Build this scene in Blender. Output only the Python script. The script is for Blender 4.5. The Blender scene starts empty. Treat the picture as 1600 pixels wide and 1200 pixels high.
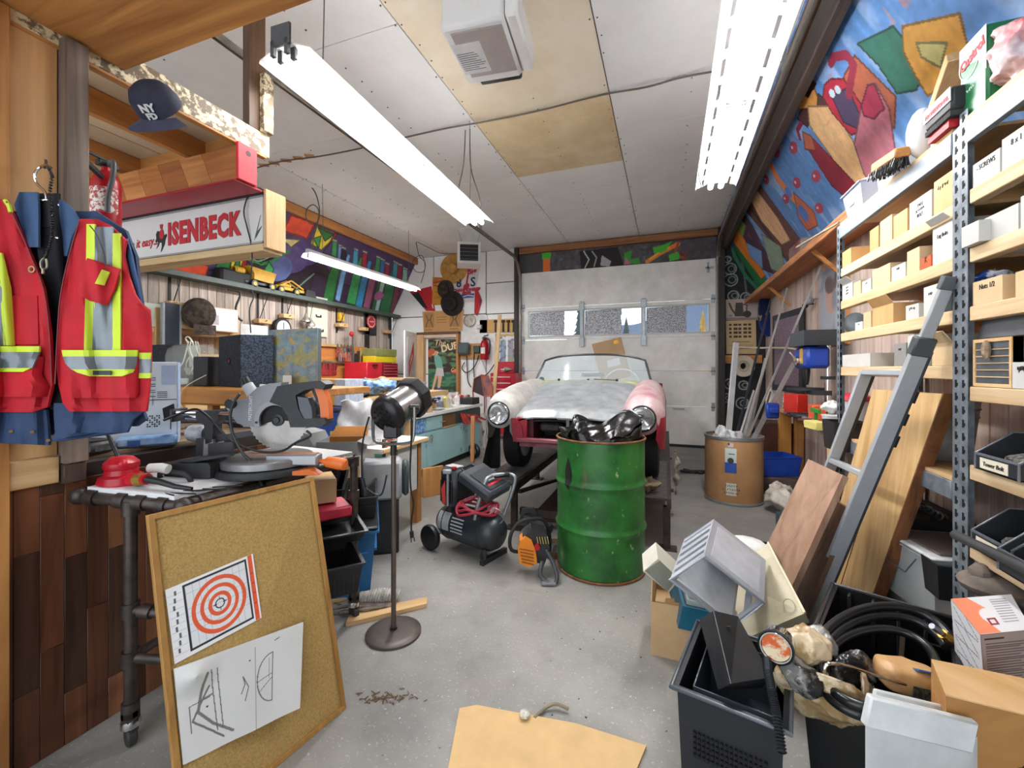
import bpy,math,random
import numpy as np
from mathutils import Vector,Matrix,Euler
random.seed(7)
R=math.radians
S=bpy.context.scene
COL=S.collection
H=1.33
# ------------------------------------------------------------------ camera, world, exposure
cam=bpy.data.objects.new('camera',bpy.data.cameras.new('camera'));COL.objects.link(cam)
cam.location=(0,0,H);cam.rotation_euler=(R(90),0,R(19.86))
cam.data.sensor_width=36;cam.data.lens=36*670/1600
cam.data.shift_y=-23/1600;cam.data.clip_start=.05;cam.data.clip_end=400
S.camera=cam
S.view_settings.view_transform='Standard';S.view_settings.look='None'
S.view_settings.exposure=0.80;S.view_settings.gamma=1;S.view_settings.use_curve_mapping=False
W=bpy.data.worlds.new('world');S.world=W;W.use_nodes=True
W.node_tree.nodes['Background'].inputs[0].default_value=(.86,.93,1,1)
W.node_tree.nodes['Background'].inputs[1].default_value=1.6
TUBE=56.0
S.cycles.max_bounces=8;S.cycles.diffuse_bounces=7;S.cycles.glossy_bounces=3
S.cycles.transparent_max_bounces=12;S.cycles.caustics_reflective=False;S.cycles.caustics_refractive=False
S.cycles.sample_clamp_indirect=10
# ------------------------------------------------------------------ room measures taken from the photograph
XL,XR,YB,ZC,YF=-5.66,1.52,7.93,3.70,-1.6
FW,RT=Vector((-.33973,.94052,0)),Vector((.94052,.33973,0))
def ray(px,py):return FW+RT*((px-800)/670)+Vector((0,0,(577-py)/670))
def at(px,py,t):return Vector((0,0,H))+ray(px,py)*t
def atz(px,py,z):d=ray(px,py);return at(px,py,(z-H)/d.z)
def atx(px,py,x):d=ray(px,py);return at(px,py,x/d.x)
def aty(px,py,y):d=ray(px,py);return at(px,py,y/d.y)
# ------------------------------------------------------------------ materials
def lin(c):
 if isinstance(c,str):c=tuple(int(c[i:i+2],16)for i in(0,2,4))
 f=lambda v:v/12.92 if v<=.04045 else((v+.055)/1.055)**2.4
 return tuple(f(v/255)for v in c)
MC={}
def mat(c,rough=.55,metal=0.,kind='plain',var=.10,sc=9,bump=.0,ax='z',c2=None,jit=0.,spec=.5,alpha=1,bs=None):
 if isinstance(c,str)and len(c)!=6:raise ValueError(c)
 key=(c,rough,metal,kind,var,sc,bump,ax,c2,jit,spec,alpha,bs)
 if key in MC:return MC[key]
 m=bpy.data.materials.new('m_'+kind+'_'+str(c));MC[key]=m;m.use_nodes=True
 N=m.node_tree.nodes;L=m.node_tree.links;b=N['Principled BSDF']
 b.inputs['Roughness'].default_value=rough;b.inputs['Metallic'].default_value=metal
 b.inputs['Specular IOR Level'].default_value=spec
 a=lin(c)
 if c2:d=lin(c2)
 else:d=tuple(v*(1-var*2.2)for v in a)
 if kind=='flat':
  b.inputs['Base Color'].default_value=(*a,1)
  return m
 tc=N.new('ShaderNodeTexCoord');mp=N.new('ShaderNodeMapping');L.new(tc.outputs['Object'],mp.inputs[0])
 oi=N.new('ShaderNodeObjectInfo');add=N.new('ShaderNodeVectorMath');add.operation='ADD'
 mul=N.new('ShaderNodeMath');mul.operation='MULTIPLY';mul.inputs[1].default_value=37.0
 L.new(oi.outputs['Random'],mul.inputs[0]);L.new(mp.outputs[0],add.inputs[0]);L.new(mul.outputs[0],add.inputs[1])
 n=N.new('ShaderNodeTexNoise');n.inputs['Detail'].default_value=5;n.inputs['Roughness'].default_value=.62
 L.new(add.outputs[0],n.inputs['Vector']);n.inputs['Scale'].default_value=sc
 rp=N.new('ShaderNodeValToRGB');e=rp.color_ramp.elements
 e[0].position,e[1].position=.34,.66
 if kind=='wood':
  k={'x':(.06,1,1),'y':(1,.06,1),'z':(1,1,.06)}[ax];mp.inputs['Scale'].default_value=k
  n.inputs['Scale'].default_value=sc*3;n.inputs['Distortion'].default_value=.9
  e[0].position,e[1].position=.3,.68
 if kind=='speck':e[0].position,e[1].position=.46,.54
 e[0].color=(*d,1);e[1].color=(*a,1)
 L.new(n.outputs[0],rp.inputs[0]);out=rp.outputs[0]
 if jit:
  hs=N.new('ShaderNodeHueSaturation');mr=N.new('ShaderNodeMapRange')
  mr.inputs[3].default_value=1-jit;mr.inputs[4].default_value=1+jit
  L.new(oi.outputs['Random'],mr.inputs[0]);L.new(mr.outputs[0],hs.inputs['Value']);L.new(out,hs.inputs['Color']);out=hs.outputs[0]
 L.new(out,b.inputs['Base Color'])
 if bump:
  bp=N.new('ShaderNodeBump');bp.inputs['Strength'].default_value=bump;bp.inputs['Distance'].default_value=.01
  L.new(n.outputs[0],bp.inputs['Height']);L.new(bp.outputs[0],b.inputs['Normal'])
 return m
def wood(c,c2,ax='z',sc=6,rough=.6,jit=.12):return mat(c,rough,0,'wood',c2=c2,ax=ax,sc=sc,jit=jit,bump=.15)
def emit(c,s):
 key=('emit',c,s)
 if key in MC:return MC[key]
 m=bpy.data.materials.new('m_emit');MC[key]=m;m.use_nodes=True;b=m.node_tree.nodes['Principled BSDF']
 b.inputs['Base Color'].default_value=(*lin(c),1);b.inputs['Emission Color'].default_value=(*lin(c),1);b.inputs['Emission Strength'].default_value=s
 return m
def glass(c='F4F8F8',rough=.03,mix=.12,tint=1.0):
 """thin sheet: mostly clear with a fresnel-free glossy share"""
 key=('glass',c,rough,mix)
 if key in MC:return MC[key]
 m=bpy.data.materials.new('m_glass');MC[key]=m;m.use_nodes=True;N=m.node_tree.nodes;L=m.node_tree.links
 N.remove(N['Principled BSDF']);t=N.new('ShaderNodeBsdfTransparent');t.inputs[0].default_value=(*lin(c),1)
 g=N.new('ShaderNodeBsdfPrincipled');g.inputs['Base Color'].default_value=(*lin(c),1);g.inputs['Roughness'].default_value=rough
 x=N.new('ShaderNodeMixShader');x.inputs[0].default_value=mix
 L.new(t.outputs[0],x.inputs[1]);L.new(g.outputs[0],x.inputs[2]);L.new(x.outputs[0],N['Material Output'].inputs[0])
 return m
def paintmat(rough=.55,bump=.0):
 key=('paint',rough)
 if key in MC:return MC[key]
 m=bpy.data.materials.new('m_print');MC[key]=m;m.use_nodes=True;N=m.node_tree.nodes;L=m.node_tree.links;b=N['Principled BSDF']
 a=N.new('ShaderNodeAttribute');a.attribute_name='Col';L.new(a.outputs['Color'],b.inputs['Base Color']);b.inputs['Roughness'].default_value=rough
 return m
 # ------------------------------------------------------------------ geometry builder
class G:
 def __init__(s,M=None):s.v=[];s.f=[];s.M=M or Matrix.Identity(4)
 def add(s,vs,fs):
  n=len(s.v);s.v+=[tuple(s.M@Vector(v))for v in vs];s.f+=[tuple(i+n for i in f)for f in fs];return s
 def box(s,x0,y0,z0,x1,y1,z1,b=0.):
  return s.cb(((x0+x1)/2,(y0+y1)/2,(z0+z1)/2),(abs(x1-x0),abs(y1-y0),abs(z1-z0)),None,b)
 def cb(s,c,d,rot=None,b=0.):
  x,y,z=d[0]/2,d[1]/2,d[2]/2;b=min(b,x*.9,y*.9,z*.9)
  T=Matrix.Translation(c)@(Euler(rot).to_matrix().to_4x4()if rot is not None else Matrix.Identity(4))
  if b<=0:
   vs=[(i*x,j*y,k*z)for i in(-1,1)for j in(-1,1)for k in(-1,1)]
   fs=[(0,1,3,2),(4,6,7,5),(0,4,5,1),(2,3,7,6),(0,2,6,4),(1,5,7,3)]
  else:
   vs=[];ix={}
   for i in(-1,1):
    for j in(-1,1):
     for k in(-1,1):
      for a,p in enumerate(((i*x,j*(y-b),k*(z-b)),(i*(x-b),j*y,k*(z-b)),(i*(x-b),j*(y-b),k*z))):
       ix[(i,j,k,a)]=len(vs);vs.append(p)
   q=lambda*t:tuple(ix[u]for u in t);fs=[]
   for k in(-1,1):
    fs.append(q((k,-1,-1,0),(k,1,-1,0),(k,1,1,0),(k,-1,1,0))[::k])
    fs.append(q((-1,k,-1,1),(-1,k,1,1),(1,k,1,1),(1,k,-1,1))[::k])
    fs.append(q((-1,-1,k,2),(1,-1,k,2),(1,1,k,2),(-1,1,k,2))[::k])
   for i in(-1,1):
    for j in(-1,1):
     fs.append(q((i,j,-1,0),(i,j,1,0),(i,j,1,1),(i,j,-1,1))[::-i*j])
     fs.append(q((i,-1,j,0),(i,1,j,0),(i,1,j,2),(i,-1,j,2))[::i*j])
     fs.append(q((-1,i,j,1),(1,i,j,1),(1,i,j,2),(-1,i,j,2))[::-i*j])
     for k in(-1,1):fs.append(q((i,j,k,0),(i,j,k,1),(i,j,k,2))[::i*j*k])
  return s.add([T@Vector(v)for v in vs],fs)
 def bar(s,p0,p1,w,h,up=(0,0,1),b=0.):
  """box beam from p0 to p1, w across, h along up"""
  p0,p1=Vector(p0),Vector(p1);d=(p1-p0);l=d.length;d.normalize();u=Vector(up);r=d.cross(u)
  if r.length<1e-5:r=d.cross(Vector((0,1,0)))
  r.normalize();u=r.cross(d)
  o=s.M;s.M=o@Matrix.Translation((p0+p1)/2)@Matrix((r,d,u)).transposed().to_4x4();s.cb((0,0,0),(w,l,h),None,b);s.M=o
  return s
 def cyl(s,p0,p1,r0,r1=None,n=16,caps=True):
  r1=r0 if r1 is None else r1;p0,p1=Vector(p0),Vector(p1);d=(p1-p0).normalized()
  a=d.orthogonal().normalized();c=d.cross(a);vs=[]
  for p,r in((p0,r0),(p1,r1)):
   for i in range(n):t=2*math.pi*i/n;vs.append(p+a*(r*math.cos(t))+c*(r*math.sin(t)))
  fs=[(i,(i+1)%n,n+(i+1)%n,n+i)for i in range(n)]
  if caps:fs+=[tuple(range(n))[::-1],tuple(range(n,2*n))]
  return s.add(vs,fs)
 def tube(s,pts,r,n=8,closed=False,sub=0,rr=None):
  P=[Vector(p)for p in pts]
  if sub:
   Q=[];m=len(P);rg=range(m if closed else m-1)
   for i in rg:
    g=(lambda k:P[k%m])if closed else(lambda k:P[max(0,min(m-1,k))])
    a,b,c,d=g(i-1),g(i),g(i+1),g(i+2)
    for j in range(sub):
     t=j/sub;Q.append(.5*((2*b)+(c-a)*t+(2*a-5*b+4*c-d)*t*t+(3*b-a-3*c+d)*t**3))
   if not closed:Q.append(P[-1])
   P=Q
  m=len(P);vs=[];fs=[];u=None
  for i,p in enumerate(P):
   q=P[(i+1)%m]if(closed or i<m-1)else p;o=P[i-1]if(closed or i)else p
   d=(q-o);
   if d.length<1e-9:d=Vector((0,0,1))
   d.normalize();u=d.orthogonal().normalized()if u is None else(u-d*u.dot(d))
   if u.length<1e-6:u=d.orthogonal()
   u.normalize();w=d.cross(u);ra=rr(i/max(1,m-1))*r if rr else r
   for k in range(n):t=2*math.pi*k/n;vs.append(p+u*(ra*math.cos(t))+w*(ra*math.sin(t)))
  for i in range(m if closed else m-1):
   for k in range(n):
    a,b=i*n,((i+1)%m)*n;fs.append((a+k,a+(k+1)%n,b+(k+1)%n,b+k))
  if not closed:fs+=[tuple(range(n))[::-1],tuple(range((m-1)*n,m*n))]
  return s.add(vs,fs)
 def lathe(s,pr,n=24,o=(0,0,0),axis=(0,0,1),a0=0,a1=360):
  ax=Vector(axis).normalized();q=Vector((0,0,1)).rotation_difference(ax);o=Vector(o);full=a1-a0>=360
  m=n if full else n+1;vs=[];fs=[]
  for r,z in pr:
   for i in range(m):t=R(a0+(a1-a0)*i/n);vs.append(o+q@Vector((r*math.cos(t),r*math.sin(t),z)))
  for j in range(len(pr)-1):
   for i in range(n):k=(i+1)%m;fs.append((j*m+i,j*m+k,(j+1)*m+k,(j+1)*m+i))
  return s.add(vs,fs)
 def prism(s,pts,h0,h1,pl='xy'):
  f={'xy':lambda a,b,h:(a,b,h),'xz':lambda a,b,h:(a,h,b),'yz':lambda a,b,h:(h,a,b)}[pl]
  n=len(pts);vs=[f(a,b,h0)for a,b in pts]+[f(a,b,h1)for a,b in pts]
  return s.add(vs,[tuple(range(n))[::-1],tuple(range(n,2*n))]+[(i,(i+1)%n,n+(i+1)%n,n+i)for i in range(n)])
 def grid(s,nu,nv,fn):
  vs=[fn(i/nu,j/nv)for j in range(nv+1)for i in range(nu+1)]
  return s.add(vs,[(j*(nu+1)+i,j*(nu+1)+i+1,(j+1)*(nu+1)+i+1,(j+1)*(nu+1)+i)for j in range(nv)for i in range(nu)])
 def shell(s,nu,nv,fn,th):
  """grid with thickness th: second sheet offset by vector th"""
  th=Vector(th);n=(nu+1)*(nv+1);a=[Vector(fn(i/nu,j/nv))for j in range(nv+1)for i in range(nu+1)]
  I=lambda i,j:j*(nu+1)+i;fs=[]
  for j in range(nv):
   for i in range(nu):
    q=(I(i,j),I(i+1,j),I(i+1,j+1),I(i,j+1));fs+=[q,tuple(k+n for k in q[::-1])]
  ed=[(I(i,0),I(i+1,0))for i in range(nu)]+[(I(nu,j),I(nu,j+1))for j in range(nv)]+[(I(i+1,nv),I(i,nv))for i in range(nu)]+[(I(0,j+1),I(0,j))for j in range(nv)]
  fs+=[(b,a_,a_+n,b+n)for a_,b in ed]
  return s.add(a+[p+th for p in a],fs)
 def sph(s,c,r,n=12,m=8,sc=(1,1,1)):
  c=Vector(c);return s.lathe([(max(1e-4,r*sc[0]*math.sin(math.pi*j/m)),-r*sc[2]*math.cos(math.pi*j/m))for j in range(m+1)],n,c)
 def tray(s,x0,y0,x1,y1,z0,z1,t=.003,tp=0.,rim=0.,b=.0):
  """open-topped container, walls t thick, top bigger than the foot by tp each side, turned-out rim"""
  def ring(o,z):return[(x0-o,y0-o,z),(x1+o,y0-o,z),(x1+o,y1+o,z),(x0-o,y1+o,z)]
  L_=[ring(0,z0),ring(tp,z1-(rim*.6 if rim else 0))]
  if rim:L_+=[ring(tp+rim,z1-rim*.6),ring(tp+rim,z1)]
  else:L_[1]=ring(tp,z1)
  L_+=[ring(tp-t,z1),ring(-t,z0+t)]
  vs=[p for r_ in L_ for p in r_];fs=[(3,2,1,0)]
  for k in range(len(L_)-1):
   for i in range(4):j=(i+1)%4;fs.append((4*k+i,4*k+j,4*k+4+j,4*k+4+i))
  k=4*(len(L_)-1);fs.append((k,k+1,k+2,k+3))
  return s.add(vs,fs)
 def hexa(s,p):
  return s.add(p,[(3,2,1,0),(4,5,6,7),(0,1,5,4),(1,2,6,5),(2,3,7,6),(3,0,4,7)])
 def mesh(s,name):
  me=bpy.data.meshes.new(name);me.from_pydata(s.v,[],s.f);me.update();return me
def ob(name,g,m=None,parent=None,loc=(0,0,0),rot=(0,0,0),ang=38,kind=None,label=None):
 me=g.mesh(name)if isinstance(g,G)else g
 if isinstance(g,G):
  if m:me.materials.append(m)
  me.shade_smooth();me.set_sharp_from_angle(angle=R(ang))
 o=bpy.data.objects.new(name,me);COL.objects.link(o);o.location=loc;o.rotation_euler=rot
 if parent:o.parent=parent
 if kind:o['kind']=kind
 if label:o['label']=label
 return o
def st(name,g,m=None,**k):return ob(name,g,m,kind='structure',**k)
def tag(o,label,cat,group=None):
 o['label']=label;o['category']=cat
 if group:o['group']=group
 return o
def thing(name,label,cat,loc=(0,0,0),rot=0,group=None):
 o=bpy.data.objects.new(name,None);COL.objects.link(o);o.empty_display_size=.05
 o.location=loc;o.rotation_euler=(0,0,rot)if isinstance(rot,(int,float))else rot
 return tag(o,label,cat,group)
def crumple(o,k=.75,sz=.09):
 r=sum(max(v.co[i]for v in o.data.vertices)-min(v.co[i]for v in o.data.vertices)for i in range(3))/6
 a=o.modifiers.new('s','SUBSURF');a.levels=a.render_levels=2
 for s_,q in((r*.9,k),(r*.3,k*.3)):
  T=bpy.data.textures.new('crumple','VORONOI');T.noise_scale=s_;T.distance_metric='DISTANCE_SQUARED';d=o.modifiers.new('d','DISPLACE');d.texture=T;d.strength=r*q;d.mid_level=.45;d.texture_coords='LOCAL'
 return o
SOFT={'bag','cloth','rag','plastic','glove','gloves','tissue'}
def one(name,label,cat,g,m,loc=(0,0,0),rot=0,group=None,ang=38):
 rot=(0,0,rot)if isinstance(rot,(int,float))else rot
 o=ob(name,g,m,None,loc,rot,180 if cat in SOFT else ang)
 if cat in SOFT:crumple(o)
 return tag(o,label,cat,group)
def frame(o,right,up,origin):
 """set an object's matrix from its x and y axes and origin"""
 r=Vector(right).normalized();u=Vector(up);u=(u-r*u.dot(r)).normalized();n=r.cross(u)
 M=Matrix((r,u,n)).transposed().to_4x4();M.translation=Vector(origin);o.matrix_basis=M;return o
FONT={}
def text(s,size,m,parent,o,right,up,th=.0008,shear=0.,bold=0.,name='lettering',align='CENTER',sx=1.,spc=1.):
 if '~' in s:
  g=G();rg=random.Random(len(s)*7+int(size*1e4));n=len(s);w=size*.6
  for i,ch in enumerate(s):
   if ch==' ':continue
   for k in range(3):
    x0=(i-n/2+rg.uniform(.1,.9))*w;x1=(i-n/2+rg.uniform(.1,.9))*w;g.bar((x0*sx,rg.uniform(-.35,.1)*size,0),(x1*sx,rg.uniform(0,.38)*size,0),size*.09,th*2)
  x=ob(name,g,m);frame(x,right,up,o)
  if parent:x.parent=parent
  return x
 c=bpy.data.curves.new('t','FONT');c.space_character=spc;c.body=s;c.size=size;c.extrude=th;c.shear=shear;c.offset=bold
 c.align_x=align;c.align_y='CENTER';c.resolution_u=2
 t=bpy.data.objects.new('t',c);me=bpy.data.meshes.new_from_object(t);bpy.data.objects.remove(t);bpy.data.curves.remove(c)
 me.materials.clear();me.materials.append(m)
 if sx!=1:me.transform(Matrix.Diagonal((sx,1,1,1)))
 x=bpy.data.objects.new(name,me);COL.objects.link(x);frame(x,right,up,o)
 if parent:x.parent=parent
 return x
def paint(name,W_,H_,nx,ny,base,ops,fn,rough=.55,th=None,parent=None,kind=None):
 """a printed or painted sheet: a fine grid whose points carry the colours of flat shapes. fn(u,v)->xyz with u,v 0..1"""
 ny1,nx1=ny+1,nx+1;X,Y=np.meshgrid(np.linspace(0,W_,nx1),np.linspace(0,H_,ny1));X=X.ravel();Y=Y.ravel()
 C=np.empty((len(X),3));C[:]=lin(base);rng=np.random.RandomState(5)
 for op in ops:
  k=op[0]
  if k=='p':
   P=op[1];ins=np.zeros(len(X),bool);j=len(P)-1
   for i in range(len(P)):
    xi,yi=P[i];xj,yj=P[j]
    if yi!=yj:ins^=((yi>Y)!=(yj>Y))&(X<(xj-xi)*(Y-yi)/(yj-yi)+xi)
    j=i
   C[ins]=lin(op[2])
  elif k=='c':
   cx,cy,r=op[1][:3];ry=op[1][3]if len(op[1])>3 else r;C[((X-cx)/r)**2+((Y-cy)/ry)**2<1]=lin(op[2])
  elif k=='r':
   d=np.hypot(X-op[1][0],Y-op[1][1]);C[(d<op[1][2])&(d>op[1][3])]=lin(op[2])
  elif k=='b':x0,y0,x1,y1=op[1];C[(X>x0)&(X<x1)&(Y>y0)&(Y<y1)]=lin(op[2])
  elif k=='l':
   P=op[1];w=op[2];dm=np.full(len(X),1e9)
   for(ax,ay),(bx,by)in zip(P[:-1],P[1:]):
    dx,dy=bx-ax,by-ay;t=np.clip(((X-ax)*dx+(Y-ay)*dy)/(dx*dx+dy*dy+1e-9),0,1)
    dm=np.minimum(dm,np.hypot(X-ax-t*dx,Y-ay-t*dy))
   C[dm<w/2]=lin(op[3])
  elif k=='n':
   amp,s1,s2=op[1:4];g=rng.rand(int(H_/s2)+3,int(W_/s1)+3)*2-1
   gx=X/s1;gy=Y/s2;ix=gx.astype(int);iy=gy.astype(int);fx=gx-ix;fy=gy-iy
   v=g[iy,ix]*(1-fx)*(1-fy)+g[iy,ix+1]*fx*(1-fy)+g[iy+1,ix]*(1-fx)*fy+g[iy+1,ix+1]*fx*fy
   C*=(1+amp*v)[:,None]
  elif k=='m':
   col,s1,s2,thr=op[1:5];g=rng.rand(int(H_/s2)+3,int(W_/s1)+3)
   gx=X/s1;gy=Y/s2;ix=gx.astype(int);iy=gy.astype(int);fx=gx-ix;fy=gy-iy
   v=g[iy,ix]*(1-fx)*(1-fy)+g[iy,ix+1]*fx*(1-fy)+g[iy+1,ix]*(1-fx)*fy+g[iy+1,ix+1]*fx*fy
   a=np.clip((v-thr)*6,0,1)[:,None];C[:]=C*(1-a)+np.array(lin(col))*a
 me=bpy.data.meshes.new(name);n=nx1*ny1
 co=[fn(i/nx,j/ny)for j in range(ny1)for i in range(nx1)]
 q=[(j*nx1+i,j*nx1+i+1,(j+1)*nx1+i+1,(j+1)*nx1+i)for j in range(ny)for i in range(nx)]
 if th:
  c4=[0,nx,n-1,n-nx1];th=Vector(th);co+=[tuple(Vector(co[k])+th)for k in c4]
  q+=[(n+3,n+2,n+1,n),tuple([c4[0],n,n+1]+list(range(nx,-1,-1))[:-1]),tuple([c4[2],n+2,n+3]+list(range(n-nx1,n-1))),tuple([c4[1],n+1,n+2]+[k*nx1+nx for k in range(ny,0,-1)]),tuple([c4[3],n+3,n]+[k*nx1 for k in range(0,ny)])]
 me.from_pydata([tuple(c)for c in co],[],q);me.update()
 a=me.color_attributes.new('Col','FLOAT_COLOR','POINT');cc=np.ones((len(co),4),np.float32);cc[:n,:3]=np.clip(C,0,1)
 if th:cc[n:,:3]=cc[[0,nx,n-1,n-nx1],:3]
 a.data.foreach_set('color',cc.ravel());me.materials.append(paintmat(rough))
 o=bpy.data.objects.new(name,me);COL.objects.link(o)
 if parent:o.parent=parent
 if kind:o['kind']=kind
 return o
def outlined(ops,w=.018,k=.45):
 out=[]
 for op in ops:
  out.append(op)
  if op[0]=='p':c=op[2];out.append(('l',list(op[1])+[op[1][0]],w,''.join('%02X'%int(int(c[i:i+2],16)*k)for i in(0,2,4))))
 return out
def quad(a,b,c,d):
 """bilinear map, a=bottom left, b=bottom right, c=top right, d=top left"""
 a,b,c,d=map(Vector,(a,b,c,d));return lambda u,v:(a*(1-u)+b*u)*(1-v)+(d*(1-u)+c*u)*v
def dup(root,loc=None,rot=None,label=None,group=None):
 r=root.copy();COL.objects.link(r)
 if loc is not None:r.location=loc
 if rot is not None:r.rotation_euler=(0,0,rot)if isinstance(rot,(int,float))else rot
 if label:r['label']=label
 if group:r['group']=group
 for ch in list(root.children):
  c=ch.copy();COL.objects.link(c);c.parent=r
  for g in list(ch.children):d=g.copy();COL.objects.link(d);d.parent=c
 return r
 # shared materials
PINE={a:wood('D6B588','BA9058',a,5)for a in 'xyz'}
DPINE={a:wood('C98F4E','9C6330',a,5)for a in 'xyz'}
WHITE=mat('D9D9D6',.6,var=.04,sc=3);BLK=mat('1A1B1D',.4,var=.1);BLKM=mat('222326',.65,var=.1)
STEEL=mat('8E949B',.35,.85,var=.08);GALV=mat('A4AAB0',.42,.6,var=.1,sc=14);IRON=mat('4A4442',.42,.55,var=.22,sc=20)
CHROME=mat('D5D5D5',.15,1,'flat');CARD=mat('C6A47A',.8,var=.06,sc=7,jit=.10);PAPER=mat('D6D5D0',.7,var=.03)
INK=mat('1C1C1E',.7,0,'flat');REDI=mat('B5202A',.6,0,'flat');RED=mat('B01522',.32,0,var=.08)

# ================================================================== SETTING
def conc():
 m=mat('98958F',.55,0,'plain',c2='7C7976',sc=1.6,bump=.03);N=m.node_tree.nodes;L=m.node_tree.links
 b=N['Principled BSDF'];src=b.inputs['Base Color'].links[0].from_socket
 tc=N['Texture Coordinate'];last=src
 for sc,c,lo,hi,f in((75,(.62,.6,.57),.60,.72,.45),(7,(.16,.145,.14),.56,.80,.55),(300,(.10,.10,.10),.66,.72,.5),(2.2,(.30,.20,.19),.60,.8,.5),(190,(.75,.72,.68),.70,.73,.8)):
  n=N.new('ShaderNodeTexNoise');n.inputs['Scale'].default_value=sc;n.inputs['Detail'].default_value=6;L.new(tc.outputs['Object'],n.inputs['Vector'])
  r=N.new('ShaderNodeMapRange');r.inputs[1].default_value=lo;r.inputs[2].default_value=hi;r.inputs[4].default_value=f;L.new(n.outputs[0],r.inputs[0])
  x=N.new('ShaderNodeMix');x.data_type='RGBA';L.new(r.outputs[0],x.inputs[0]);L.new(last,x.inputs[6]);x.inputs[7].default_value=(*c,1);last=x.outputs[2]
 L.new(last,b.inputs['Base Color']);return m
st('floor',G().box(XL-.1,YF,-.12,XR+.1,YB,0),conc())
st('driveway',G().box(-40,YB,-.15,30,70,-.03),mat('6F6E6A',.8,var=.1,sc=2))
# --- ceiling: dark backing with sheets screwed below it, each sheet its own panel
ceil=st('ceiling',G().box(-5.1,YF,ZC+.012,.95,YB+.1,ZC+.1),mat('3A332D',.9))
CW=mat('EEEFEF',.7,var=.04,sc=1.7,jit=.03);CB=mat('DCC9A6',.7,c2='C9B38B',sc=3.2,bump=.02);CB2=mat('E3D9C6',.7,c2='D8C9AF',sc=2)
cols=[(-5.0,-4.25,(YF,.5,2.94,5.4,YB)),(-4.25,-3.0,(YF,1.1,3.54,5.98,7.2,YB)),(-3.0,-1.735,(YF,.1,2.5,4.94,6.25,YB)),(-1.735,-.465,(YF,-1.2,1.25,3.76,5.0,5.68,YB)),(-.465,.84,(YF,-.5,1.92,4.36,5.62,6.93,YB))]
for x0,x1,ys in cols:
 for y0,y1 in zip(ys[:-1],ys[1:]):
  m=CW
  if x0==-1.735 and y0==3.76:m=CB
  if x0==-1.735 and y0 in(1.25,-1.2):m=CB2
  dz=random.uniform(0,.004)
  ob('ceiling_panel',G().box(x0+.004,y0+.003,ZC-dz,x1-.004,y1-.003,ZC+.014,.002),m,ceil)
g=G()
for x0,x1,ys in cols:
 for x in(x0+.03,(x0+x1)/2,x1-.03):
  for i in range(44):
   if random.random()<.62:y=0+i*.18+random.uniform(-.03,.03);xx=x+random.uniform(-.012,.012);g.cyl((xx,y,ZC-.006),(xx,y,ZC),.006,n=6)
ob('screw_head',g,mat('55504B',.5,.5),ceil,kind='stuff')
# --- left wall: weathered boards, sloped painted wall above
wl=st('wall_left',G().box(XL-.1,YF,0,XL,YB,2.52),mat('3E352F',.9))
def plank_mesh(w,h,t):g=G().box(0,-w/2+.003,0,t,w/2-.003,h,.003);return g
WB=wood('C6B8AC','8C7C72','z',5,.75,.2);WBR=wood('D2C0B4','A48C80','z',4.5,.7,.16)
pm=plank_mesh(.115,2.48,.016).mesh('plank');pm.materials.append(WB)
y=YF+.06
while y<YB-.05:
 ob('plank',pm,None,wl,(XL,y,random.uniform(0,.01)),(0,0,0));y+=.115
SL=Vector((-5.0,0,ZC))-Vector((XL,0,2.50))
st('wall_upper_left',G().prism([(XL-.1,2.5),(XL,2.5),(-5.0,ZC),(-5.1,ZC)],YF,YB,'xz'),mat('4A3E4E',.8))
st('trim_1',G().bar((-5.02,YF,ZC-.075),(-5.02,YB,ZC-.075),.05,.13,b=.004),DPINE['y'])
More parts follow.
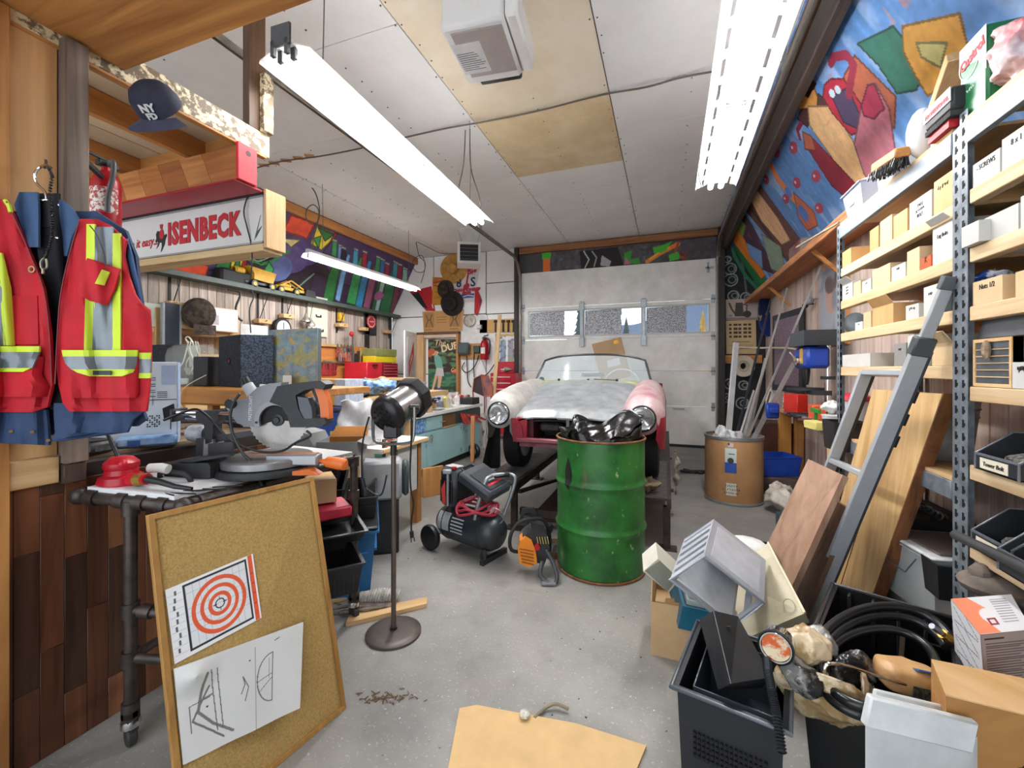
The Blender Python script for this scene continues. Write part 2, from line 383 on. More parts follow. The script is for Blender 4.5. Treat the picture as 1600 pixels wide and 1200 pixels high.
# mural on the left slope: coordinates in metres along the wall (u) and up the slope (v 0..1.2)
def Lm(px,py):
 d=ray(px,py);k=.66/1.2;t=(XL+.01+k*(H-2.5))/(d.x-k*d.z);p=at(px,py,t);return(p.y-0.6,(p.z-2.5)*1.141)
def LP(l):return[Lm(*p)for p in l]
V1,V2,Gr,Gn,Ye,Or='51345F','2E2340','2F7A3B','3F9C57','EBD53A','E2502D'
ops=[('n',.25,.12,.3),('p',LP([(205,395),(372,385),(395,420),(250,425)]),'4C3A66'),('p',LP([(395,440),(560,505),(500,400),(430,380),(395,395)]),'33222F'),('p',LP([(384,393),(388,398),(380,440),(368,440),(362,436)]),'A51E2C'),('p',LP([(345,435),(360,405),(384,392),(370,438)]),Ye),('p',LP([(330,430),(345,402),(362,404),(356,436)]),Gr),('p',LP([(360,436),(368,408),(376,400),(372,434)]),Gr),('p',LP([(268,402),(326,416),(322,432),(266,424)]),Or),('p',LP([(296,396),(306,396),(302,408),(292,404)]),'E8DC9A'),('p',LP([(402,352),(418,370),(410,400),(394,392)]),'40305A'),('c',(*Lm(476,390),.34,.26),'57467F'),('c',(*Lm(455,405),.30,.22),'6B5A96'),('c',(*Lm(438,420),.2,.2),'6C7AB8'),('c',(*Lm(490,372),.18,.15),'4A3A72'),('p',LP([(455,335),(493,347),(480,372),(443,360)]),Or),('l',LP([(455,335),(493,347),(480,372),(443,360),(455,335)]),.03,'8E2A20'),('p',LP([(495,352),(528,366),(502,390),(486,380)]),Ye),('p',LP([(497,354),(522,366),(508,376)]),Gr),('p',LP([(490,372),(502,368),(498,388)]),Gn),('p',LP([(528,364),(520,388),(508,392),(524,362)]),'B02335'),('p',LP([(440,372),(470,374),(455,386)]),'E8DC9A'),('l',LP([(390,405),(410,412),(425,408),(440,398),(452,392)]),.045,Gn),('p',LP([(420,408),(428,420),(424,430),(412,424)]),'46B06A'),('p',LP([(406,392),(412,402),(408,412),(402,404)]),Gn),('l',LP([(430,396),(436,392),(436,402),(428,400)]),.02,'6E9A60'),('p',LP([(492,425),(560,452),(650,470),(650,500),(480,468)]),'3A2540'),('p',LP([(528,364),(650,408),(640,440),(560,425),(505,394)]),'4B3562'),('l',LP([(462,452),(478,438),(490,428)]),.03,'7FA78A')]
bx=[(512,470,Gr,16),(527,468,'7FB0E0',7),(548,473,'3F9C57',14),(560,478,'3E8FC0',10),(572,480,'A05A7A',10),(585,484,'3A6A3F',9),(600,488,'2E7A4B',16),(588,486,'B8D8D8',5),(612,490,'7C3A4C',7),(622,492,'6B4A86',8)]
for x_,y_,c,w in bx:
 ops.append(('p',LP([(x_-w/2,y_),(x_+w/2,y_+4),(x_+w*.35+12,y_-45),(x_+w*.15+20,y_-70),(x_-w*.2+18,y_-72),(x_-w*.4+8,y_-42)]),c))
ops.append(('c',(*Lm(592,462),.13,.1),'B0609A'))
for x_,y_,c in[(523,384,Gn),(532,392,'6F8FD0'),(537,396,'2A2030'),(556,398,'4FB0D0'),(570,402,'B02A3A'),(591,410,Gn),(598,414,'406AB0'),(605,420,'A03045'),(618,418,'3FA0B8'),(625,422,'9A2840'),(633,428,'A0D0C0')]:
 ops+=[('p',LP([(x_-5,y_+14),(x_+3,y_+18),(x_+4,y_-6),(x_-3,y_-9)]),c),('p',LP([(x_-3,y_-9),(x_+4,y_-6),(x_+4,y_-9),(x_-3,y_-12)]),'D8DAD8')]
ops.append(('n',.18,.05,.05))
mp_=paint('mural_painting',7.3,1.37,800,150,V1,outlined(ops),quad((XL+.012,.6,2.5),(XL+.012,7.9,2.5),(-5.0+.006,7.9,3.69),(-5.0+.006,.6,3.69)),.6,th=(-.01,0,0))
frame_=mp_;tag(mp_,'long painted mural of bottles, fruit and leaves on left sloped wall','mural')
# --- right wall: pinkish boards, sloped painted wall above
wr=st('wall_right',G().box(XR,YF,0,XR+.1,YB,2.48),mat('3E352F',.9))
pm2=plank_mesh(.125,2.44,.016).mesh('plank');pm2.materials.append(WBR)
y=YB-.065
while y>.4:
 ob('plank',pm2,None,wr,(XR,y,random.uniform(0,.01)),(0,0,math.pi));y-=.125
st('wall_upper_right',G().prism([(XR,2.45),(XR+.1,2.45),(.94,ZC),(.84,ZC)],YF,YB,'xz'),mat('4A5060',.8))
def Rm(px,py):
 d=ray(px,py);k=.68/1.25;t=(XR-.01+k*(2.45-H))/(d.x+k*d.z);p=at(px,py,t);return(p.y-.6,(p.z-2.45)*1.138)
def RP(l):return[Rm(*p)for p in l]
BL='5C8CC8'
ops=[('n',.08,.05,.3),('m','8FB0DC',.08,.25,.6),('p',RP([(1165,285),(1180,278),(1255,380),(1240,420),(1158,320)]),'6A3A34'),('p',RP([(1178,290),(1215,340),(1235,375),(1222,382),(1190,345),(1172,310)]),'E8B98A'),('l',RP([(1160,305),(1190,350),(1225,400)]),.06,'1E2A30'),('p',RP([(1150,315),(1175,350),(1215,430),(1190,420),(1150,370)]),'4A2440'),('p',RP([(1150,330),(1165,352),(1160,375),(1150,370)]),'8FB050'),('p',RP([(1145,365),(1160,372),(1200,440),(1195,462),(1150,400)]),'2E8A4F'),('p',RP([(1148,350),(1160,368),(1196,430),(1190,436),(1146,378)]),'E98A2A'),('p',RP([(1165,378),(1190,392),(1192,420),(1172,400)]),'78A0D8'),('p',RP([(1190,365),(1220,385),(1228,430),(1205,420)]),'8FA890'),('p',RP([(1248,100),(1262,110),(1258,145),(1272,135),(1285,170),(1262,180),(1245,165),(1238,185),(1232,150)]),'E0A055'),('p',RP([(1255,105),(1275,130),(1262,150),(1252,145)]),'4A2A2C'),('p',RP([(1278,145),(1298,162),(1276,180)]),'4A2A2C'),('p',RP([(1252,170),(1268,168),(1262,198),(1246,185)]),'4A2A2C'),('p',RP([(1262,165),(1300,165),(1372,285),(1350,300),(1310,260),(1265,195)]),'DFB684'),('m','C98458',.05,.09,.86),('p',RP([(1335,85),(1400,150),(1398,200),(1345,175),(1318,120)]),'AE6045'),('p',RP([(1288,132),(1298,122),(1318,122),(1345,160),(1346,205),(1330,210),(1300,175),(1286,150)]),'A8233A'),('p',RP([(1300,150),(1325,135),(1344,180),(1340,200),(1318,190)]),'4B4060'),('l',RP([(1326,148),(1334,100),(1322,84),(1302,88),(1298,98)]),.06,'8E2540'),('l',RP([(1326,130),(1332,108),(1326,90),(1310,85)]),.04,'8E2540'),('c',(*Rm(1300,145),.03),'CFE4F0'),('c',(*Rm(1309,139),.03),'CFE4F0'),('p',RP([(1345,170),(1356,132),(1368,130),(1390,170),(1400,240),(1370,300),(1350,270),(1335,225)]),'B5707F'),('p',RP([(1346,165),(1356,132),(1366,130),(1382,168),(1366,185),(1350,180)]),'9C2A4A'),('p',RP([(1265,210),(1282,228),(1345,295),(1330,315),(1300,290),(1258,225)]),'8E2038'),('p',RP([(1254,205),(1268,212),(1275,235),(1258,232)]),'B0604A'),('l',RP([(1252,192),(1246,202),(1250,216)]),.04,'8E2540'),('p',RP([(1340,67),(1395,40),(1450,100),(1432,140),(1402,145),(1372,100)]),'2F6F5E'),('p',RP([(1410,40),(1500,20),(1520,100),(1450,150),(1432,120),(1412,80)]),'C8923C'),('p',RP([(1432,66),(1480,66),(1470,105),(1440,88)]),'B8B070'),('l',RP([(1197,243),(1216,280),(1240,310)]),.10,'E07E3C'),('p',RP([(1240,300),(1272,330),(1278,352),(1262,360),(1248,340)]),'C86848'),('c',(*Rm(1255,333),.09,.09),'5A78C0'),('c',(*Rm(1232,300),.06,.06),'5A78C0')]
for x_,y_ in[(1234,178),(1213,237),(1240,230),(1275,275),(1245,285),(1197,280),(1280,325),(1228,310)]:
 ops+=[('c',(*Rm(x_,y_),.085,.05),'A83F58'),('c',(Rm(x_,y_)[0]+.02,Rm(x_,y_)[1]+.015,.02,.012),'E8D0D8')]
ops.append(('n',.14,.03,.09));ops.append(('n',.1,.02,.02))
mp_=paint('mural_painting',7.3,1.42,1000,195,BL,outlined(ops,.014,.6),quad((XR-.012,.6,2.45),(XR-.012,7.9,2.45),(.84-.008,7.9,3.69),(.84-.008,.6,3.69)),.6,th=(.01,0,0))
tag(mp_,'blue and orange painted mural of horned figures on right sloped wall','mural')
st('trim_2',G().bar((.87,YF,ZC-.07),(.87,YB,ZC-.07),.06,.12,b=.004),wood('8A5A34','5A3620','y'))
# --- back wall
wb=st('wall_back',G().box(XL,YB+.02,0,-2.68,YB+.14,ZC).box(-2.68,YB+.02,3.17,.78,YB+.14,ZC).box(.78,YB+.02,0,XR+.1,YB+.14,ZC),mat('5A544E',.9))
WP=mat('EFEFEE',.65,var=.04,sc=2,jit=.03)
for x0,z0,x1,z1 in[(XL,0,-4.62,1.22),(XL,1.23,-4.62,2.44),(XL,2.45,-4.62,ZC),(-4.61,0,-3.42,2.44),(-4.61,2.45,-3.42,ZC),(-3.41,0,-2.70,2.43),(-3.41,2.44,-2.70,3.05),(-3.41,3.06,-2.70,ZC)]:
 ob('wall_panel',G().box(x0+.004,YB-.004,z0+.004,x1-.004,YB+.02,z1-.004,.003),WP,wb)
 # painted strip above the door, black painted wall right of it
def B2(px,py):p=aty(px,py,YB);return(p.x+2.68,p.z-3.17)
def BP(l):return[B2(*p)for p in l]
ops=[('n',.35,.05,.06),('m','6E6A72',.1,.08,.75),('b',(0,0,.5,.5),'4D4B50'),('n',.2,.04,.12),('p',BP([(848,402),(859,402),(859,426),(848,426)]),'E0752C'),('p',BP([(846,393),(861,393),(860,404),(847,404)]),'4FC23A'),('p',BP([(905,392),(965,385),(975,415),(908,420)]),'1E1A1C'),('l',BP([(912,392),(920,405),(914,418)]),.02,'C8C8C8'),('l',BP([(925,392),(932,402),(928,416)]),.02,'A8A8A8'),('p',BP([(940,398),(955,408),(952,416),(938,415)]),'A9A9AD'),('p',BP([(975,395),(988,390),(985,405),(998,402),(1000,412),(975,410)]),'3E9A3A'),('p',BP([(978,402),(985,412),(975,413)]),'D06A8A'),('l',BP([(1012,408),(1030,396),(1045,388),(1060,380)]),.075,'E8862E'),('l',BP([(1015,405),(1030,394),(1046,386)]),.02,'F0C050'),('p',BP([(1020,386),(1035,382),(1050,376),(1040,392),(1022,396)]),'4FB83A'),('l',BP([(1060,378),(1055,392),(1062,400),(1070,404)]),.04,'B04A2A'),('p',BP([(1045,398),(1060,392),(1062,404),(1046,408)]),'4FB83A'),('l',BP([(1064,392),(1072,396),(1068,406)]),.03,'8E3A30')]
tag(paint('mural_painting',3.46,.53,330,50,'504D52',ops,quad((-2.68,YB+.012,3.17),(.78,YB+.012,3.17),(.78,YB+.012,3.69),(-2.68,YB+.012,3.69)),.7,th=(0,.008,0)),'dark grey mural strip with green leaves above the garage door','mural')
st('trim_3',G().bar((-2.7,YB-.03,3.62),(.8,YB-.03,3.62),.06,.12,b=.006),wood('A8703E','6E4022','x'))
def C2(px,py):p=aty(px,py,YB);return(p.x-.78,p.z)
ops=[('n',.3,.06,.06),('l',[C2(1150,370),C2(1162,420),C2(1168,470)],.03,'5C6064'),('l',[C2(1168,400),C2(1178,430),C2(1182,462)],.02,'50565A'),('l',[C2(1140,365),C2(1148,400),C2(1166,432),C2(1188,455)],.05,'2F7A58')]
for x_,y_,r in[(1141,420,.10),(1142,437,.11),(1146,462,.09),(1165,464,.08),(1137,405,.06),(1140,600,.09),(1162,602,.08),(1136,622,.08),(1160,630,.1),(1150,560,.08)]:
 cx,cy=C2(x_,y_);ops+=[('r',(cx,cy,r,r-.018),'9AA0A2'),('r',(cx+.02,cy,r*.55,r*.55-.014),'8A9092')]
ops.append(('n',.15,.02,.02))
tag(paint('mural_painting',.74,3.68,90,440,'1A1B1E',ops,quad((.78,YB+.012,0),(XR,YB+.012,0),(XR,YB+.012,3.68),(.78,YB+.012,3.68)),.7,th=(0,.008,0)),'black wall painting with grey spirals right of the garage door','mural')
# --- garage door
DX0,DX1=-2.65,.765
D=bpy.data.objects.new('door_1',None);COL.objects.link(D);D['kind']='structure'
DW=mat('F0EFEB',.6,0,'plain',c2='DDDCD6',sc=4,bump=.05)
zs=[.04,.70,1.30,1.89,2.51,3.19]
pan=[(828,907),(914,1002),(1009,1106)]
wx=[(aty(a,500,YB).x,aty(b,500,YB).x)for a,b in pan];WZ0,WZ1=1.965,2.42
for i,(z0,z1)in enumerate(zip(zs[:-1],zs[1:])):
 g=G();z0+=.004;z1-=.004
 if i!=3:g.box(DX0,YB-.045,z0,DX1,YB,z1,.004)
 else:
  g.box(DX0,YB-.045,z0,DX1,YB,WZ0).box(DX0,YB-.045,WZ1,DX1,YB,z1);xs=[DX0]+[v for w in wx for v in w]+[DX1]
  for a,b in zip(xs[::2],xs[1::2]):g.box(a,YB-.045,WZ0,b,YB,WZ1)
 s_=ob('door_section',g,DW,D)
for k,(a,b)in enumerate(wx):
 g=G();f=.025
 g.box(a-f,YB-.058,WZ0-f,b+f,YB-.044,WZ0).box(a-f,YB-.058,WZ1,b+f,YB-.044,WZ1+f).box(a-f,YB-.058,WZ0,a,YB-.044,WZ1).box(b,YB-.058,WZ0,b+f,YB-.044,WZ1)
 w_=ob('window_frame',g,mat('C9C8C4',.5,var=.03),D)
 ob('pane',G().box(a,YB-.03,WZ0,b,YB-.026,WZ1),glass('EEF6FA',.02,.06),w_)
 c=a+(b-a)*(.70,.66,.66)[k]
 e_=[(c+random.uniform(-.012,.012),WZ0+(WZ1-WZ0)*j/10)for j in range(11)]
 ob('window_film',G().prism([(a+.01,WZ0+.01)]+e_+[(a+.01,WZ1-.01)],YB-.036,YB-.033,'xz'),mat('C4C6CA',.35,.25,'speck',c2='70747A',sc=60,bump=.8),w_)
for z in zs[1:-1]:
 for x in(DX0+.04,DX1-.04):
  g=G().box(x-.025,YB-.055,z-.07,x+.025,YB-.045,z+.07,.004).cyl((x-.035,YB-.062,z),(x+.035,YB-.062,z),.012,n=8);ob('hinge',g,GALV,D)
for px in(910,1006):
 x=aty(px,500,YB).x;ob('strut',G().box(x-.03,YB-.075,WZ0-.22,x+.03,YB-.058,WZ1+.16,.006).box(x-.045,YB-.082,WZ0-.22,x+.045,YB-.07,WZ0-.05,.004).box(x-.045,YB-.082,WZ1,x+.045,YB-.07,WZ1+.14,.004),GALV,D)
x=aty(1060,640,YB).x;ob('handle',G().tube([(x-.09,YB-.045,.66),(x-.08,YB-.09,.66),(x+.08,YB-.09,.66),(x+.09,YB-.045,.66)],.008,8),GALV,D)
ob('bottom_seal',G().box(DX0,YB-.05,.0,DX1,YB+.005,.04),BLKM,D)
ob('top_latch',G().box(DX1-.16,YB-.06,3.02,DX1-.03,YB-.05,3.05).box(DX1-.13,YB-.06,2.95,DX1-.1,YB-.05,3.12),GALV,D)
# posts and tracks at both sides of the door
PB=wood('3A302A','1E1815','z')
st('trim_4',G().box(-2.78,YB-.12,0,-2.70,YB,ZC-.02,.004),PB)
st('trim_5',G().box(.80,YB-.12,0,.90,YB,ZC-.02,.004),PB)
def track(x,s,nm,lab):
 g=G();pts=[(x,YB-.09,.1),(x,YB-.09,3.05)]
 for k in range(1,9):a=R(90*k/8);pts.append((x,YB-.09-.38*(1-math.cos(a)),3.05+.38*math.sin(a)))
 pts.append((x,1.0,3.43))
 for p,q in zip(pts[:-1],pts[1:]):g.bar(p,q,.05,.006,up=(1,0,0)if abs(p[1]-q[1])>1 else(0,1,.3));
 g2=G()
 for p,q in zip(pts[:-1],pts[1:]):
  g2.bar((p[0]-s*.025,p[1],p[2]),(q[0]-s*.025,q[1],q[2]),.012,.045,up=(0,0,1)if abs(p[1]-q[1])>.15 else(0,1,0))
 t=thing(nm,lab,'rail');ob('rail',g2,mat('9B948B',.4,.6,var=.15),t);ob('rail_web',g,mat('857D74',.4,.6,var=.15),t)
 for y in(1.3,3.6,6.0):
  ob('hanger',G().box(x-.015,y-.015,3.45,x+.015,y+.015,ZC-.003),GALV,t)
track(-2.68,-1,'door_track','grey steel overhead track curving up left of the garage door')
track(.80,1,'door_track','grey steel overhead track running above the right light fixture')
g=G().box(.86,1.2,3.30,.94,YB-.13,3.52,.01)
one('roof_beam','dark stained timber beam along the right edge of ceiling','beam',g,wood('4A3C34','241C18','y'))
# --- world outside the door windows
def hill(u,v):
 x=-60+130*u;y=110+40*v
 return(x,y,(-1+v*(19+7*math.sin(x*.06+1.2)+3*math.sin(x*.19)))if v<1 else-1)
st('hill',G().grid(60,6,hill),mat('555C70',.9,var=.08,sc=.05))
def conifer(x,y,h,c,lab):
 t=thing('conifer',lab,'tree',(x,y,-.03));g=G();n=14
 for i in range(n):
  z=h*(.12+.86*i/n);r=h*.17*(1-i/n)+.08
  pts=[]
  for k in range(14):a=2*math.pi*k/14+i;q=r*(1.1 if k%2 else.55)*random.uniform(.8,1.1);pts.append((q*math.cos(a),q*math.sin(a),z-r*.25*(k%2)))
  g.add(pts+[(0,0,z+h*.13)],[(k,(k+1)%14,14)for k in range(14)]+[tuple(range(14))[::-1]])
 ob('crown',g,mat(c,.9,var=.2,sc=3),t);ob('trunk',G().cyl((0,0,0),(0,0,h*.5),h*.016,h*.008),mat('5A4A3E',.9),t)
p=at(903,560,16);conifer(p.x+.1,p.y,3.8,'3F4A44','dark conifer outside seen through left door window')
p=at(988,560,22);conifer(p.x-.3,p.y,3.9,'3F4A44','dark conifer outside seen through middle door window')
p=at(1000,560,26);conifer(p.x+.2,p.y,3.8,'4A554C','smaller conifer right of the one in middle door window')
p=at(1098,560,30);conifer(p.x,p.y,5.3,'C99A3E','golden yellow larch outside seen through right door window')

# ================================================================== LIGHT FIXTURES
TBR,TBN,TBF,TBC=emit('FFFFFF',TUBE*.28),emit('FFFFFF',TUBE*.55),emit('FFFFFF',TUBE*1.35),emit('FFFFFF',TUBE*1.9)
RFL=mat('EFF0F0',.35,var=.03)
def _translucent():
 N=RFL.node_tree.nodes;L=RFL.node_tree.links;b=N['Principled BSDF'];tr=N.new('ShaderNodeBsdfTranslucent');tr.inputs[0].default_value=(.9,.9,.9,1);x=N.new('ShaderNodeMixShader');x.inputs[0].default_value=.72
 L.new(b.outputs[0],x.inputs[1]);L.new(tr.outputs[0],x.inputs[2]);L.new(x.outputs[0],N['Material Output'].inputs[0])
_translucent()
def fixture(lab,x,y,z,L=2.44,rz=0,slots=False,single=False,dark_end=False,group=None,drop=ZC):
 t=thing('fluorescent_light',lab,'light',(x,y,z),rz,group)
 w=.145 if not single else.085;g=G()
 def strip(xa,za,xb,zb,y0,y1):g.hexa([(xa,y0,za),(xb,y0,zb),(xb,y1,zb),(xa,y1,za),(xa,y0,za+.004),(xb,y0,zb+.004),(xb,y1,zb+.004),(xa,y1,za+.004)])
 strip(-.055,.035,.055,.035,0,L)
 for s in(-1,1):
  lerp=lambda k:(s*(.055+(w-.055)*k),.035-.035*k)
  if slots:
   strip(*lerp(0),*lerp(.35),0,L);strip(*lerp(.55),*lerp(1),0,L);n=12
   for k in range(n):strip(*lerp(.35),*lerp(.55),k*L/n,k*L/n+.06)
  else:strip(*lerp(0),*lerp(1),0,L)
  a,b=lerp(1);strip(a,b,a+s*.004,b-.012,0,L)
 ob('reflector',g,RFL,t)
 ob('ballast_housing',G().prism([(-.028,.04),(.028,.04),(.022,.085),(-.022,.085)],0,L,'xz'),mat('B9BABB',.4,var=.04),t)
 xs=(0,)if single else(-.038,.038)
 for h in(0,1):
  y0=h*L/2+.03;y1=y0+L/2-.06
  for xx in xs:
   ob('lamp_tube',G().cyl((xx,y0,-.006),(xx,y1,-.006),.019,n=12),TBC if single else TBF if h else TBR if slots else TBN,t)
  for yy in(y0-.012,y1+.004):
   for xx in xs:g=G().box(xx-.014,yy-.008,-.022,xx+.014,yy+.016,.034,.003);ob('lamp_socket',g,mat('C9C9C4',.5,var=.03)if not(dark_end and h==0 and yy<y0)else mat('4A4A4C',.4),t)
 if dark_end:ob('hanger_bracket',G().box(-.05,-.03,.02,.06,-.015,.12,.003).box(-.05,-.03,-.02,-.03,-.012,.05).box(.03,-.03,-.02,.05,-.012,.05),mat('55565A',.4,.6),t)
 g=G()
 for yy in(.25,L-.25):g.tube([(0,yy,.08),(.01,yy,(drop-z)/2),(0,yy,drop-z-.005)],.003,6)
 ob('hanging_wire',g,mat('6A6A68',.5,.5),t)
 return t
fixture('long double tube light hanging left of ceiling centre over the spotlight',-1.68,1.52,2.80,2.44,R(2.3),dark_end=True)
fixture('slotted double tube light hanging over the right of the room',.35,1.42,2.80,2.40,R(-.4),slots=True)
fixture('narrow single tube light hanging in front of the left mural',-4.14,4.08,2.72,2.44,0,single=True)
# cables on the ceiling
CBL=mat('5B5650',.6,var=.1)
def cable(lab,pts,r=.006,m=None,sub=5,name='cable',cat='cable'):
 return one(name,lab,cat,G().tube(pts,r,7,sub=sub),m or CBL)
zc=ZC-.02
cable('long grey cable stapled across the ceiling between two lights',[atz(*p,zc-(.0 if i%2 else.03))for i,p in enumerate([(402,262),(440,252),(500,244),(562,232),(640,213),(700,200),(757,190),(800,182),(858,169),(940,148),(1010,136),(1060,122),(1112,112)])],.008)
g=G()
for px,py in[(412,258),(428,255),(447,251),(466,247),(484,244)]:p=atz(px,py,ZC-.01);g.cb(p,(.10,.05,.012),(0,0,.5))
one('cable_clips','row of small wooden clips holding cable on left ceiling','clip',g,DPINE['x'])
p0=atz(727,203,zc)
for k,(dx,lab)in enumerate([(0,'drooping black cord loop from ceiling to the long light'),(.05,'second thin cord hanging beside the drooping loop')]):
 e=(-1.77,3.9+.04*k,2.88);m_=[(p0.x+dx,p0.y,zc),(p0.x-.03+dx*3,p0.y+.02,3.35),(p0.x-.12+dx*5,p0.y+.05,2.98),(p0.x+.02+dx,p0.y+.1,2.80)]if k==0 else[(p0.x+dx,p0.y,zc),(p0.x+.06,p0.y,3.3),(p0.x+.14,p0.y+.03,3.0)]
 cable(lab,m_+[e],.006)
c0=atz(437,256,zc);q=at(488,338,c0.y/ray(437,256).y*1.0)
cl=[at(px,py,5.6)for px,py in[(437,258),(455,275),(480,288),(492,300),(499,325),(497,345),(486,350),(478,340),(480,326),(490,320),(498,330),(496,350),(490,372),(488,395)]]
cable('coiled grey cord hanging above the left mural',cl,.007)
cl=[at(px,py,7.6)for px,py in[(650,378),(655,400),(664,410),(662,424),(650,424),(644,412),(650,402),(660,400),(664,418),(658,442)]]
cable('round coil of wire by the left end of the back wall',cl,.007)
cable('wire sagging along the ceiling to the unit heater',[at(px,py,7.3)for px,py in[(652,378),(672,388),(690,396),(716,396)]],.006)
cl=[at(px,py,2.3)for px,py in[(398,292),(388,305),(381,330),(386,355),(392,380),(394,405),(392,432),(390,440)]]
cable('dark cord hanging in front of the sign beside its last letter',cl,.0035,BLKM)
cable('light cord looping below the sign end',[at(px,py,2.4)for px,py in[(394,298),(396,330),(408,362),(432,382),(426,398),(405,408),(390,402)]],.0025,mat('B9B4AC',.5))
cl=[at(1100,205,3.0),at(1093,250,3.15),at(1092,275,3.2),at(1097,292,3.25)]
cable('thin cord arcing beside the slotted light',cl,.005)
# ceiling mounted opener box
t=thing('garage_opener','white metal opener box with printed label on the ceiling','opener',atz(768,92,3.28)+Vector((0,-.05,0)),R(6))
ob('housing',G().box(-.22,-.24,0,.16,.26,.20,.02),mat('D5D6D6',.4,var=.02),t)
ob('side_cover',G().box(.165,-.24,.01,.24,.24,.19,.015),mat('DCDCDA',.4,var=.02),t)
ob('bottom_plate',G().box(-.17,-.2,-.006,.14,.18,0,.002),mat('9C9290',.5,var=.06),t)
ob('lens',G().box(-.14,.262,.01,.15,.30,.10,.012),BLK,t)
g=G()
for i in range(9):g.box(-.19,.10-i*.018,-.009,-.05+random.uniform(-.04,.02),.105-i*.018,-.0085)
ob('warning_label',G().box(-.20,-.12,-.0085,-.02,.14,-.006),mat('C9C9CC',.5),t);ob('label_print',g,INK,t)
ob('mount_strap',G().box(-.2,-.15,.2,-.17,.15,ZC-3.28-.004).box(.1,-.15,.2,.13,.15,ZC-3.28-.004),GALV,t)
# unit heater, back left
p=at(734,400,7.3);t=thing('unit_heater','white ceiling unit heater with dark louvres by back wall','heater',(p.x,p.y,p.z),R(28))
ob('case',G().prism([(-.21,-.20),(.16,-.20),(.16,.20),(-.21,.20)],-.17,.18,'xy'),mat('D9D9D7',.45,var=.03),t)
ob('louvre_opening',G().box(-.17,-.206,-.13,.13,-.201,.14),BLK,t)
for i in range(5):ob('louvre',G().bar((-.17,-.22,-.11+i*.06),(.13,-.22,-.11+i*.06),.03,.008,up=(0,-.5,1)),mat('6B6A68',.4,.5),t)
ob('side_plate',G().box(.16,-.2,-.18,.17,.2,.19).cyl((.17,0,.05),(.18,0,.05),.03).cyl((.17,-.1,-.1),(.18,-.1,-.1),.015),mat('E6E6E4',.4),t)
ob('ceiling_bracket',G().prism([(-.12,.18),(.10,.18),(.2,ZC-p.z),(-.2,ZC-p.z)],-.1,.1,'xz'),mat('C9C8C2',.5),t)
# ================================================================== LOFT, SIGN AND THE NEAR LEFT PARTITION
CHIP=mat('E2D3AE',.6,0,'speck',c2='6E5B45',sc=24,bump=.2)
t=thing('overhead_loft','timber loft frame with chipped cream edge beam over the left bench','loft',(-2.0,0,2.46))
ob('edge_beam',G().box(-.045,.2,0,0,1.72,.115,.004),CHIP,t)
ob('edge_strip',G().box(-.03,.2,-.012,.002,1.70,0,.002),DPINE['y'],t)
DK=wood('5C3D22','2F1E12','z')
ob('post',G().box(-.05,1.60,.116,-.005,1.70,ZC-2.46-.004,.004),DK,t)
ob('post_block',G().box(-.004,1.66,.116,.028,1.72,.42,.003),CHIP,t)
DECK=mat('D9C6A6',.7,var=.08,sc=3)
for i,(x0,x1)in enumerate([(-.75,-.05),(-1.7,-.76)]):ob('deck_panel',G().box(x0,.1,.115,x1,1.70,.13,.002),DECK,t)
for x in(-.40,-.95,-1.5):ob('joist',G().box(x-.02,.2,.0,x+.02,1.68,.113,.003),DPINE['y'],t)
ob('rear_rim',G().box(-1.7,1.64,0.0,-.06,1.69,.113,.003),DPINE['x'],t)
one('loft_board','wide rough pine board overhead at the top left corner','board',G().box(-2.0,-.2,2.50,-1.05,1.066,2.54,.003),DPINE['x'])
# laminated block with red ends
t=thing('red_trough','long laminated wooden trough with bright red end and base','trough',(-2.0,1.53,2.27))
ob('red_end',G().box(0,-.005,0,.018,.10,.185,.003),mat('D8303C',.4,var=.05),t)
ob('red_base',G().box(-1.5,-.012,-.012,.0,.14,.0,.003).box(-1.5,.10,0,-.002,.115,.17,.002),mat('A01322',.4,var=.06),t)
for i in range(9):ob('laminated_strip',G().prism([(-.002-i*.17,.002),(-.17-i*.17,.002),(-.17-.08-i*.17,.165),(-.082-i*.17,.165)]if i else[(-.002,.002),(-.17,.002),(-.25,.165),(-.002,.165)],.0,.03,'xz'),wood(('B5713A','C4844A','A8652F')[i%3],('8A4F22','9A5E2C','7E4419')[i%3],'x',7),t)
ob('hole',G().cyl((.0182,.05,.145),(.0192,.05,.145),.014),mat('3A0A10',.6),t)
# lightbox sign
t=thing('lightbox_sign','white lightbox sign reading ISENBECK in bold red letters','sign',(-2.0,1.69,2.0))
ob('end_frame',G().box(0.0,-.01,-.03,.02,.115,.28,.003),PINE['z'],t)
ob('bottom_frame',G().box(-1.9,-.012,-.045,0,.11,-.005,.003),wood('CDB48A','A98A5C','x'),t)
ob('back_box',G().box(-1.9,.012,0,-.001,.10,.255),mat('4A4540',.6),t)
ob('face',G().box(-1.9,0,.0,-.002,.012,.255),mat('D2D1CE',.4,var=.02,sc=3),t)
g=G().box(-1.9,-.004,.0,-.002,0,.010).box(-1.9,-.004,.245,-.002,0,.255).box(-.012,-.004,0,-.002,0,.255);ob('trim_rail',g,mat('A9A8A4',.4,.4),t)
ob('top_rail',G().box(-1.9,-.012,.256,-.002,.10,.266),BLKM,t)
text('ISENBECK',.172,REDI,t,(-.475,-.003,.118),(1,0,0),(0,0,1),bold=.009,sx=.70,th=.0012,spc=1.12)
text('Take it easy...',.075,REDI,t,(-1.03,-.002,.095),(1,0,.02),(0,0,1),bold=.001,shear=.25,sx=.85,align='CENTER')
g=G()
